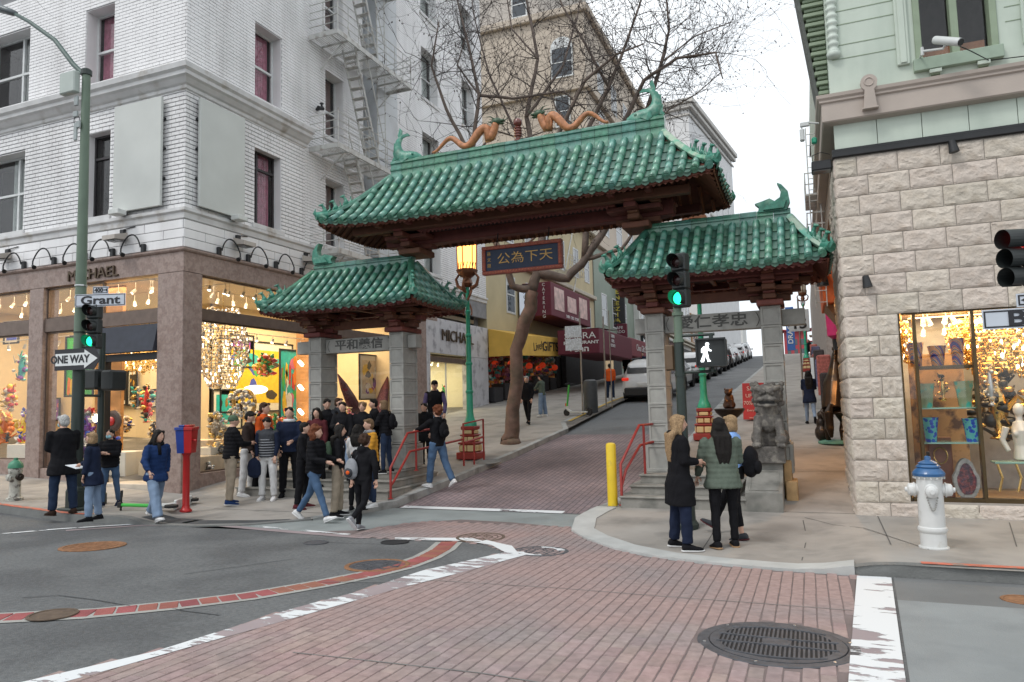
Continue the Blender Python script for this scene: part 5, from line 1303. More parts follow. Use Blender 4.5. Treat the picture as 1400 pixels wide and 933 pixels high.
# ---------------- guardian lion
lionm=mat('carved_dark_stone',(0.115,0.105,0.095),0.75,ns=14,na=0.3,col2=(0.24,0.22,0.19),c2s=9,c2lo=0.5,c2hi=0.68,bump=0.6,bs=50)
ln=thing('guardian_lion','dark carved stone guardian lion seated on its block before the right pillar','statue',(-0.615,12.92,0.60))
q=MB();q.cbox(-0.27,0.24,-0.30,0.34,0.0,0.27,0.015);q.build('plinth',lionm,ln,world=False)
def remesh_obj(mb,name,mats,parent,vox,smooth_it=2):
 o=mb.build(name,mats,parent,world=False);m_=o.modifiers.new('r','REMESH');m_.mode='VOXEL';m_.voxel_size=vox
 if smooth_it:s_=o.modifiers.new('s','SMOOTH');s_.iterations=smooth_it;s_.factor=0.5
 REMESH.append(o); return o
REMESH=[]
q=MB();Z=0.26
q.tube([(0,0.12,Z+0.05),(0,0.06,Z+0.3),(0,-0.05,Z+0.62),(0,-0.08,Z+0.75)],[0.21,0.20,0.17,0.15],12)
q.ell((0,-0.10,Z+0.42),(0.165,0.13,0.2),12,8)
q.ell((0,-0.12,Z+0.86),(0.23,0.2,0.19),14,10);q.cbox(-0.2,0.2,-0.26,0.02,Z+0.72,Z+1.02,0.05)
q.ell((0,-0.27,Z+0.80),(0.14,0.10,0.065),12,8);q.ell((0,-0.25,Z+0.715),(0.115,0.085,0.035),10,6)
q.ell((0,-0.33,Z+0.835),(0.055,0.035,0.03),8,6)
for s in (-1,1):
 q.ell((s*0.085,-0.27,Z+0.90),(0.05,0.035,0.04),8,6);q.tube([(s*0.03,-0.30,Z+0.93),(s*0.10,-0.29,Z+0.965),(s*0.17,-0.22,Z+0.95)],[0.02,0.028,0.015],6)
 q.ell((s*0.20,-0.07,Z+0.93),(0.05,0.04,0.07),8,6)
 q.tube([(s*0.15,-0.12,Z+0.50),(s*0.18,-0.22,Z+0.25),(s*0.19,-0.26,Z+0.05)],[0.085,0.07,0.065],10)
 q.ell((s*0.19,-0.31,Z+0.045),(0.085,0.11,0.055),10,6)
 for j in (-1,0,1):q.ell((s*0.19+j*0.045,-0.40,Z+0.035),(0.026,0.035,0.035),6,5)
 q.ell((s*0.19,0.12,Z+0.14),(0.12,0.2,0.15),10,8)
q.ell((0.19,-0.33,Z+0.13),0.10,12,8)
for k in range(26):
 a=k*2.4;b=0.2+0.9*(k/26);q.ell((0.225*math.cos(a)*math.cos(b*0.6),-0.03+0.10*math.sin(a)*0.9,Z+0.72+0.34*(k/26)),0.05,7,5)
for j in range(-2,3):q.ell((j*0.045,-0.335,Z+0.762),(0.017,0.02,0.022),6,4)
q.tube([(0,0.28,Z+0.1),(0.02,0.34,Z+0.35),(0,0.28,Z+0.55)],[0.06,0.07,0.03],8)
for s in (-1,1):
 q.tube([(s*0.02,-0.34,Z+0.90),(s*0.11,-0.33,Z+0.95),(s*0.21,-0.24,Z+0.99)],[0.03,0.04,0.03],8);q.ell((s*0.095,-0.325,Z+0.885),(0.035,0.03,0.026),8,6);q.ell((s*0.10,-0.34,Z+0.79),(0.06,0.05,0.04),8,6)
 for k in range(7):q.ell((s*(0.235-0.012*k),-0.06-0.02*(k%2),Z+1.04-0.085*k),0.048,7,5)
q.tube([(-0.15,-0.31,Z+0.70),(0,-0.35,Z+0.685),(0.15,-0.31,Z+0.70)],[0.03,0.035,0.03],8)
remesh_obj(q,'body',lionm,ln,0.0105,0)
q=MB();q.box(-0.12,0.12,-0.365,-0.30,Z+0.725,Z+0.758);q.build('mouth',mat('mouth_dark',(0.01,0.01,0.01),0.9,na=0),ln,world=False)
# ======================== THE STREET BEYOND
tan_st=mat('tan_render',(0.50,0.43,0.355),0.85,ns=1,na=0.06,world_co=True,col2=(0.42,0.36,0.30),c2s=0.5,c2lo=0.5,c2hi=0.75)
yel_st=mat('yellow_render',(0.50,0.43,0.27),0.8,ns=1,na=0.08,world_co=True)
white_st=mat('white_stucco',(0.60,0.60,0.58),0.8,ns=1,na=0.06,world_co=True)
green_st=mat('pale_green_front',(0.24,0.29,0.24),0.7,ns=1,na=0.08,world_co=True)
maroon_st=mat('maroon_front',(0.16,0.06,0.06),0.7,na=0.1,world_co=True)
darkshop=mat('dark_shopfront',(0.03,0.03,0.032),0.7,na=0.2)
maroon=mat('maroon_canvas',(0.13,0.018,0.035),0.7,na=0.1)
whitep=mat('white_print',(0.75,0.75,0.75),0.5,na=0)
orange_st=mat('ochre_brick',(0.36,0.22,0.13),0.8,na=0.12,world_co=True)
def simplewin(F,u0,u1,z0,z1,parent,sash=sash_w,arch=False):
 q=MB();w_=0.09
 for a,b,c,d in ((u0,u0+w_,z0,z1),(u1-w_,u1,z0,z1),(u0+w_,u1-w_,z1-w_,z1),(u0+w_,u1-w_,z0,z0+w_),(u0+w_,u1-w_,(z0+z1)/2-0.03,(z0+z1)/2+0.03)):q.box(a,b,c,d,-0.12,0.03,M=F)
 if arch:
  n=10;r=(u1-u0)/2;P=[(((u0+u1)/2)+r*math.cos(a),z1+r*0.9*math.sin(a)) for a in np.linspace(0,math.pi,n)]
  q.prism(P,-0.05,0.02,F)
 w=q.build('window',sash,parent)
 q=MB();q.box(u0+w_,u1-w_,z0+w_,z1-w_,0.003,0.012,M=F)
 q.build('pane',mat('dim_glass',(0.03,0.04,0.05),0.05,0,na=0,spec=0.8),w); return w
def block(name,label,y0,y1,top,m,depth=14,x=GX,zb=-1.0,cat='building'):
 b=thing(name,label,cat,(x,y0,gz(x+5,y0)))
 q=MB();q.box(x-depth,x,y0+0.02,y1-0.02,zb,top);q.build('wall',m,b); return b
FGx=lambda x:wallframe((x,0,0),(0,1),(1,0))
Fs=lambda y:wallframe((0,y,0),(1,0),(0,-1))
YN=12+NEND
b1=thing('gift_shop_building','cream building with the mustard awning gift shop at street level','building',(GX,YN,1))
q=MB();q.box(GX-12,GX,YN+0.05,46,4.2,12.5);q.build('wall',yel_st,b1)
q=MB();q.box(GX-12,GX-0.3,38.2,46,0,4.198);q.box(GX-12,GX-4.8,YN+0.05,38.19,0,4.198);q.build('rear_wall',darkshop,b1)
q=MB();q.box(GX-0.3,GX,37.9,38.6,0.6,4.198);q.build('pier',darkshop,b1)
q=MB();q.cbox(GX-0.05,GX+0.5,YN+0.05,46,12.5,12.9,0.05);q.cbox(GX-0.05,GX+0.25,YN+0.05,46,8.3,8.55,0.03);q.build('cornice',mat('cream_stone',(0.5,0.46,0.38),0.8,na=0.1,world_co=True),b1)
for y in (31.4,34,36.6,39.4,42.2,44.6):
 for z in (5.9,9.3):simplewin(FGx(GX),y-0.55,y+0.55,z,z+1.8,b1)
for k in range(2):
 z=5.6+3.4*k;q=MB()
 for i in range(9):q.box(GX+0.05,GX+0.9,38+i*0.35,38.03+i*0.35,z,z+0.03)
 for h in (0.3,0.6,0.9):q.box(GX+0.9,GX+0.92,38,41,z+h,z+h+0.03)
 for i in range(8):q.box(GX+0.9,GX+0.92,38+i*0.42,38.03+i*0.42,z,z+0.9)
 q.tube([(GX+0.5,38.4,z),(GX+0.5,40.6,z+3.4)],0.04,4);q.build('fire_escape',steelw,b1)
aw=thing('shop_awning','mustard yellow awning reading Gifts above the souvenir shop','awning',(GX,YN,4));y0,y1=YN+0.1,38.3
mustard=mat('mustard_canvas',(0.68,0.42,0.08),0.75,ns=2,na=0.1,world_co=True)
mustard2=mat('mustard_print',(0.50,0.36,0.16),0.75,ns=2,na=0.08)
xo=GX+1.35
def AW(px,py,x): return onX(px,py,x)
y0a=max(YN+0.05,float(AW(664,460,GX)[1]));y1a=float(AW(763,470,xo)[1]);zt=4.62;zlo=3.72
q=MB();q.add([(GX+0.06,y0a,zt+0.32),(xo,y0a,zt),(xo,y1a,zt+0.25),(GX+0.06,y1a,zt+0.55),(xo,y0a,zlo),(xo,y1a,zlo+0.25),(GX+0.06,y0a,zlo),(GX+0.06,y1a,zlo+0.25)],[(0,1,2,3),(1,4,5,2),(0,6,4,1),(3,2,5,7)]);q.build('canopy',mustard,aw)
FX=lambda x,y,z:Matrix(((0,0,1,x),(1,0,0,y),(0,1,0,z),(0,0,0,1)))
sl=math.atan2(0.25,y1a-y0a)
text('GIFTS',0.62,FX(xo+0.01,y0a+(y1a-y0a)*0.79,(zlo+zt)/2+0.18)@Matrix.Rotation(sl,4,'Z'),mat('black_print',(0.02,0.02,0.02),0.6,na=0),aw,'awning_lettering',sx=1.5,bold=0.012)
text('Lively',0.55,FX(xo+0.01,y0a+(y1a-y0a)*0.50,(zlo+zt)/2+0.12)@Matrix.Rotation(sl+0.1,4,'Z'),MATS['black_print'],aw,'awning_lettering',sx=1.2)
b2=block('beige_tower','tall tan building with arched top window rising behind the bare tree',46.05,78,28.8,tan_st,16)
b2x=b2
for z,a in ((24.0,True),(17.0,False),(20.5,False),(13.5,False)):
 simplewin(Fs(46.0),-15.2 if a else -15.0,-13.9+(.3 if a else 0),z,z+2.2,b2,arch=a)
for z in (13.5,17,20.5,24):
 for y in range(50,77,4):simplewin(FGx(GX),y-0.9,y+0.9,z,z+2.2,b2)
q=MB()
for z in (12.2,22.9):q.cbox(GX-16,GX+0.3,45.75,46.03,z,z+0.35,0.03);q.cbox(GX+0.02,GX+0.32,46.1,78,z,z+0.35,0.03)
q.cbox(GX-16,GX+0.3,45.7,46.03,28.4,28.9,0.05);q.cbox(GX+0.02,GX+0.35,46.1,78,28.4,28.9,0.05);q.build('cornice',tan_st,b2)
q=MB();q.box(GX-16,GX-3.6,47,60,28.85,38);q.build('upper_block',mat('grey_tan',(0.46,0.42,0.38),0.85,na=0.08,world_co=True),b2)
for x in (-17.8,):simplewin(Fs(46.95),x-0.6,x+0.6,29.6,31.6,b2)
q=MB();q.box(GX+0.02,GX+0.06,46.1,58,1.6,12);q.build('lower_facade',green_st,b2)
for y in (48.5,51.5,54.5):
 simplewin(FGx(GX+0.06),y-0.7,y+0.7,6.9,9.1,b2)
q=MB();q.box(GX+0.01,GX+0.3,38.7,52,1.0,5.0);q.build('shopfront',darkshop,b1)
q=MB();q.box(GX+0.31,GX+0.34,47,49.4,2.6,4.9);q.build('lit_window',mat('lit_shelves',(0.25,0.18,0.1),0.6,ns=7,na=0.8,emit=(1.0,0.75,0.45),es=0.25),b1)
b3=block('venezia_building','white fronted restaurant with a row of tall upper windows behind the parked car',57.8,68,10.2,white_st,14,GX+0.5)
for i in range(7):
 simplewin(FGx(GX+0.5),58.6+i*1.25,59.5+i*1.25,7.6,9.9,b3,sash_w)
q=MB();q.cbox(GX+0.5,GX+1.5,57.7,68,7.0,7.2,0.03);q.cbox(GX+0.5,GX+0.9,57.7,68,10.2,10.5,0.05);q.cbox(GX+0.51,GX+0.7,57.9,67.8,11.0,12.3,0.03);q.build('ledge',white_st,b3)
text('VENEZIA',0.9,FX(GX+0.72,62.0,11.6),mat('blue_print',(0.03,0.05,0.12),0.6,na=0),b3,'shop_lettering',sx=1.5,bold=0.01)
for i in range(5):
 q=MB();q.cbox(GX+0.52,GX+0.7,58.2+i*1.9,58.4+i*1.9,4,6.9,0.02);q.box(GX+0.51,GX+0.56,58.4+i*1.9,60.1+i*1.9,4.2,6.8);q.build('shop_pillar',MATS['dim_glass'],b3)
for (nm,lb,a,b,tp,m_,x) in (('brick_building','maroon and cream striped building half hidden by the right pillar',68.1,76,12,maroon_st,GX+0.6),('white_block','white building with bays seen through the right gate opening',76.1,84,14,white_st,GX+0.8),('ochre_building','ochre building beyond the parked cars',84.1,92,11.5,orange_st,GX+0.9)):
 bb=block(nm,lb,a,b,tp,m_,12,x)
 for z in (8.2,10.6):
  if z+1.8<tp:
   for i in range(3):simplewin(FGx(x),a+1.2+i*2.3,a+2.4+i*2.3,z,z+1.7,bb)
 q=MB()
 for k,z in enumerate((7.4,7.75,tp-0.3,tp-0.7)):q.cbox(x,x+0.35+0.1*(k%2),a+0.05,b-0.05,z,z+0.16,0.02)
 q.build('cornice',mat('cream_stone'),bb)
 q=MB();q.box(x+0.01,x+0.05,a+0.3,b-0.3,gz(-7,a)+0.2,7.0);q.build('shopfront',darkshop,bb)
b4=thing('white_office','white building with heavy cornice and arched windows above the right end of the main roof','building',(GX,97.3,8),R(-7.3));PM[b4.name]=Matrix.Translation((GX,97.3,0))@Matrix.Rotation(R(-7.3),4,'Z');b4.location.z=0
wash=mat('white_ashlar',(0.62,0.62,0.62),0.8,ns=1,na=0.05,world_co=True);zc=42.2
def L4(q,nm,m_): return q.build(nm,m_,b4,world=False)
q=MB();q.box(-14,0,0,26,-4,zc);L4(q,'wall',wash)
q=MB();pc=mat('pale_cornice',(0.5,0.48,0.45),0.8,na=0.05)
for a,b,c,d in ((0.9,0.9,zc-0.7,zc),(0.6,0.6,zc-1.3,zc-0.75),(0.25,0.25,zc-2.2,zc-1.9)):q.cbox(0.02,a,-b,26.5,c,d,0.06);q.cbox(-14,0.018,-b,-0.02,c,d,0.06)
q.cbox(0.02,0.5,-0.5,27,26.5,27.3,0.06);L4(q,'cornice',pc)
F4=wallframe((0,0,0),(0,1),(1,0))
for i in range(6):
 for z in (34.0,28.5,22):
  q=MB();r=0.9;u=2.5+4*i;q.prism([(u-r,z),(u+r,z)]+[(u+r*math.cos(a),z+3.2+r*math.sin(a)) for a in np.linspace(0,3.1416,10)],-0.1,0.03,F4);w_=q.build('window',MATS['dim_glass'],b4,world=False)
  q=MB();q.cbox(u-r-0.15,u+r+0.15,z-0.35,z-0.02,0.0,0.25,0.03,M=F4);q.build('sill',pc,w_,world=False)
pg_red=mat('pagoda_red',(0.35,0.04,0.05),0.6,na=0.1);pg_teal=mat('pagoda_teal',(0.25,0.55,0.55),0.6,na=0.1);pg_cream=mat('pagoda_cream',(0.5,0.42,0.28),0.7,na=0.1)
def pagoda(x,y,s,z,label,body,tiers=3):
 t=thing('pagoda_house',label,'building',(x,y,z))
 q=MB();q.box(-4*s,4*s,-4*s,4*s,-3,11*s);q.build('wall',body,t,world=False)
 for i in range(3):
  for zz in (2.2,5.8):
   q=MB();q.box(-3*s+i*2.3*s,-1.8*s+i*2.3*s,-4.06*s,-4.01*s,zz*s,(zz+2.2)*s);q.build('window',MATS['dim_glass'],t,world=False)
 for k in range(tiers):
  w_=(5.4-1.25*k)*s;h=(11+2.6*k)*s;q=MB();V=[]
  for (f,dz) in ((1.0,0.0),(0.6,0.55),(0.32,1.3)):
   for a in range(16):
    an=a*math.pi/8+math.pi/4;cr=max(abs(math.cos(an)),abs(math.sin(an)));r=w_*f/cr;up=0.75*s if (a%4==0 and f==1.0) else 0
    V.append((r*math.cos(an)*(1.12 if up else 1),r*math.sin(an)*(1.12 if up else 1),h+dz*s+up))
  q.add(V,[(i*16+j,i*16+(j+1)%16,(i+1)*16+(j+1)%16,(i+1)*16+j) for i in range(2) for j in range(16)]+[tuple(range(16))[::-1],tuple(range(32,48))]);q.build('tiered_roof',mat('pagoda_tile',(0.20,0.25,0.17),0.6) if k else pg_red,t,world=False)
  if k<tiers-1:q=MB();q.box(-w_*0.55,w_*0.55,-w_*0.55,w_*0.55,h+0.5*s,h+2.7*s);q.build('tower_stage',body if k else pg_cream,t,world=False)
 return t
pagoda(-1.6,178,0.62,9.5,'red pagoda roofed house on the crest left of the speed sign',pg_red,3)
pagoda(4.2,215,0.6,9.5,'teal and cream pagoda roofed house just right of the speed sign',pg_teal,3)
q=MB();q.box(-40,-16,215,230,0,22);tag(q.build('far_house',white_st),'pale block closing the street behind the pagoda roofs','building')
# ---- restaurant signs
sb=thing('restaurant_sign','maroon box sign with food pictures and a white side panel above the tree branch','sign',(GX+1,41.5,7))
xs=GX+1.6
a0=onX(753,400,xs);a1=onX(806,400,xs)
yA,yB=float(a0[1]),float(a1[1]);zA=float(onX(760,433,xs)[2]);zB=float(onX(760,388,xs)[2])
q=MB();q.cbox(GX+0.1,xs,yA,yB,zA,zB,0.03);q.build('box',maroon,sb)
for i in range(3):
 u=yA+0.5+i*(yB-yA-0.6)/3;q=MB();q.box(xs+0.005,xs+0.02,u,u+(yB-yA)*0.22,zA+0.35+(0.1 if i==1 else 0),zB-0.2-(0.2 if i==1 else 0));q.build('picture',mat('pink_picture',(0.62,0.45,0.42),0.6,ns=3,na=0.3,world_co=True),sb)
text('SABRA  GRILL  KOSHER',0.22,FX(xs+0.03,(yA+yB)/2,zA+0.17),whitep,sb,'sign_lettering')
q=MB();q.cbox(GX+0.1,xs-0.85,yA-0.36,yA-0.02,zA-0.1,zB-0.1,0.02);q.build('dark_panel',darkshop,sb)
q=MB();q.box(GX+0.12,xs-0.9,yA-0.40,yA-0.37,zA+0.05,zB-0.3);q.build('white_panel',mat('lit_white',(0.6,0.65,0.7),0.5,na=0,emit=(0.7,0.8,1),es=0.25),sb)
FSt=lambda x,y,z:frame((x,y,z),(1,0,0),(0,0,1))
for i,ch in enumerate('AURANT'):text(ch,0.24,FSt(GX+0.42,yA-0.41,zB-0.5-0.25*i),mat('black_print'),sb,'sign_lettering')
for i,ch in enumerate('CATERING'):text(ch,0.22,FSt(xs-0.35,yA-0.05,zB-0.15-0.22*i),whitep,sb,'sign_lettering')
for i,ch in enumerate('REST'):text(ch,0.2,FSt(GX+0.30,yA-0.41,zB-0.28+0.0*i),mat('black_print'),sb,'sign_lettering') if False else None
sa=thing('restaurant_awning','maroon awning of the kosher restaurant with white letters','awning',(GX+1,45,5))
xa_=-10.2;pA=onX(779,470,xa_);pB=onX(818,470,xa_);yA2,yB2=float(pA[1]),float(onX(836,470,xa_)[1])
zt2,zl2=float(onX(790,455,xa_)[2]),float(onX(790,484,xa_)[2])
zt2=float(onX(800,449,xa_)[2])
yS=yA2+1.0
xw0,xw1=float(onY(770,460,yS)[0]),float(onY(819,460,yS)[0])
zt2=float(onY(795,450,yS)[2]);zl2=float(onY(795,484,yS)[2])
q=MB();q.cbox(xw0-0.3,xw1,yS,yS+7,zl2,zt2,0.03);q.add([(xw0-0.3,yS,zt2+0.01),(xw1,yS,zt2+0.01),(xw1-0.8,yS+7,zt2+0.5),(xw0-0.3,yS+7,zt2+0.6)],[(0,1,2,3)]);q.build('canopy',maroon,sa)
hz_=zt2-zl2
text('SABRA',hz_*0.36,FSt((xw0+xw1)/2-0.05,yS-0.02,zl2+hz_*0.72),whitep,sa,'awning_lettering',sx=1.25);text('RESTAURANT',hz_*0.17,FSt((xw0+xw1)/2,yS-0.02,zl2+hz_*0.45),whitep,sa,'awning_lettering',sx=1.4,bold=0.006)
text('סברה',hz_*0.26,FSt((xw0+xw1)/2-0.1,yS-0.02,zl2+hz_*0.18),whitep,sa,'awning_lettering',sx=1.3,bold=0.012)
text('SABRA\nGRILL\nKOSHER',hz_*0.2,FX(xw1+0.02,yS+2.6,zl2+hz_*0.62),whitep,sa,'awning_lettering')
ln2=thing('pink_awning','long dusty red shop awning just beyond the kosher restaurant','awning',(xw1,yS+7,5));q=MB();q.cbox(xw1-2.2,xw1-0.15,yS+7.3,yS+16,zl2+0.25,zt2+0.1,0.03);q.build('canopy',mat('dusty_red',(0.22,0.045,0.06),0.7),ln2)
text('China Gift Shop',0.55,FX(xw1-0.13,yS+10.6,(zl2+zt2)/2+0.2),whitep,ln2,'awning_lettering')
vs_=thing('vertical_sign','tall black sign with yellow letters reading Venezia','sign',(GX+1.2,50,9));yV=52.0
v0=onY(834,400,yV);v1=onY(853,400,yV);vz0=float(onY(844,458,yV)[2]);vz1=float(onY(844,388,yV)[2]);vm=vz0+(vz1-vz0)*0.22
q=MB();q.cbox(float(v0[0]),float(v1[0]),yV,yV+0.3,vm,vz1,0.03);q.build('board',darkshop,vs_)
q=MB();q.cbox(float(v0[0]),float(v1[0])+0.1,yV,yV+0.3,vz0-0.2,vm-0.03,0.03);q.build('lower_board',maroon,vs_)
for i,ch in enumerate('VENEZIA'):text(ch,(vz1-vm)/7*1.0,FSt((float(v0[0])+float(v1[0]))/2,yV-0.02,vz1-(i+0.5)*(vz1-vm)/7),mat('yellow_print',(0.6,0.5,0.08),0.5,na=0),vs_,'sign_lettering',sx=1.3,bold=0.01)
text('CAFE\nSARDO',0.3,FSt((float(v0[0])+float(v1[0]))/2,yV-0.02,vz0+0.35),whitep,vs_,'sign_lettering')
def polething(nm,label,cat,x,y,h,r=0.03,m=None,f=sz):
 z=f(x,y);t=thing(nm,label,cat,(x,y,z));q=MB();q.cyl((0,0,-0.02),(0,0,h),r,r*0.95,8);q.build('pole',m or mat('galvanised',(0.30,0.27,0.24),0.5,0.5,na=0.2),t,world=False); return t
x,y=W(797,567,sz);t=polething('notice_pole','slim pole with two white notices beside the green scooter','sign post',x,y,3.6)
for i in range(2):q=MB();q.cbox(-0.55,0.05,-0.03,0.0,2.25+0.45*i,2.66+0.45*i,0.008);q.build('notice',mat('white_notice',(0.6,0.65,0.7),0.5,na=0.25,ns=20),t,world=False)
x,y=W(829,557,sz);polething('steel_pole','slim bare pole left of the white car','pole',x,y,3.4)
x,y=W(837,557,sz);polething('steel_pole','slim pole standing beside the man in the orange jacket','pole',x,y,3.6,0.02)
x,y=W(805,566,sz);t=thing('litter_bin','dark cylindrical litter bin beside the pole with white notices','bin',(x,y+0.3,sz(x,y)))
q=MB();q.lathe([(0.24,0),(0.25,0.05),(0.25,1.05),(0.23,1.15),(0.15,1.2)],n=16);q.build('body',mat('bin_grey',(0.06,0.065,0.07),0.5),t,world=False,smooth=True,auto=40)
limeg=mat('lime_green',(0.05,0.45,0.06),0.4,na=0.05);rub=mat('rubber',(0.015,0.015,0.016),0.7,na=0.1);scw=mat('scooter_white',(0.6,0.62,0.6),0.4,na=0.05)
def wheel_part(mb_parent,c,r,w_,axis='X',rim=None):
 M=Matrix.Translation(c)@(Matrix.Rotation(R(90),4,'Y') if axis=='X' else Matrix.Rotation(R(90),4,'X'))
 q=MB();q.lathe([(r*0.62,-w_*0.5),(r*0.92,-w_*0.5),(r,-w_*0.3),(r,w_*0.3),(r*0.92,w_*0.5),(r*0.62,w_*0.5)],n=18,M=M);wh_=q.build('tyre',rub,mb_parent,world=False,smooth=True,auto=40)
 q=MB();q.lathe([(0.02,-w_*0.42),(r*0.3,-w_*0.44),(r*0.62,-w_*0.40),(r*0.62,w_*0.40),(r*0.3,w_*0.44),(0.02,w_*0.42)],n=18,M=M);q.build('rim',rim or mat('alloy',(0.35,0.35,0.36),0.3,0.8),wh_,world=False)
 return wh_
def scooter(loc,rz,label,lying=False):
 t=thing('electric_scooter',label,'scooter',loc,rz)
 D=0.62
 q=MB();q.cbox(-0.09,0.09,-0.42,0.28,0.10,0.16,0.015);q.cbox(-0.075,0.075,-0.40,0.26,0.161,0.168,0.002,mi=1);q.build('deck',[scw,rub],t,world=False)
 q=MB();q.tube([(0,0.26,0.14),(0,0.40,0.22),(0,0.42,0.34)],0.045,8);q.build('neck',scw,t,world=False)
 q=MB();q.tube([(0,0.43,0.30),(0,0.32,1.08)],0.032,10);q.build('stem',limeg,t,world=False)
 q=MB();q.tube([(-0.24,0.31,1.10),(0.24,0.31,1.10)],0.018,8);q.tube([(-0.26,0.31,1.10),(-0.14,0.31,1.10)],0.024,8);q.tube([(0.14,0.31,1.10),(0.26,0.31,1.10)],0.024,8);q.cbox(-0.05,0.05,0.28,0.36,1.08,1.15,0.01);q.build('handlebar',rub,t,world=False)
 wheel_part(t,(0,0.45,0.12),0.12,0.05);wheel_part(t,(0,-0.46,0.12),0.12,0.05)
 q=MB();q.tube([(0,-0.36,0.17),(0,-0.46,0.26),(0,-0.57,0.20)],0.03,6);q.build('fender',rub,t,world=False)
 q=MB();q.cbox(-0.03,0.03,0.44,0.49,0.34,0.44,0.008);q.build('tag',mat('orange_tag',(0.7,0.12,0.02),0.5,na=0),t,world=False)
 return t
x,y=W(790,569,sz);scooter((x,y,sz(x,y)),R(75),'green rental scooter standing upright by the litter bin')
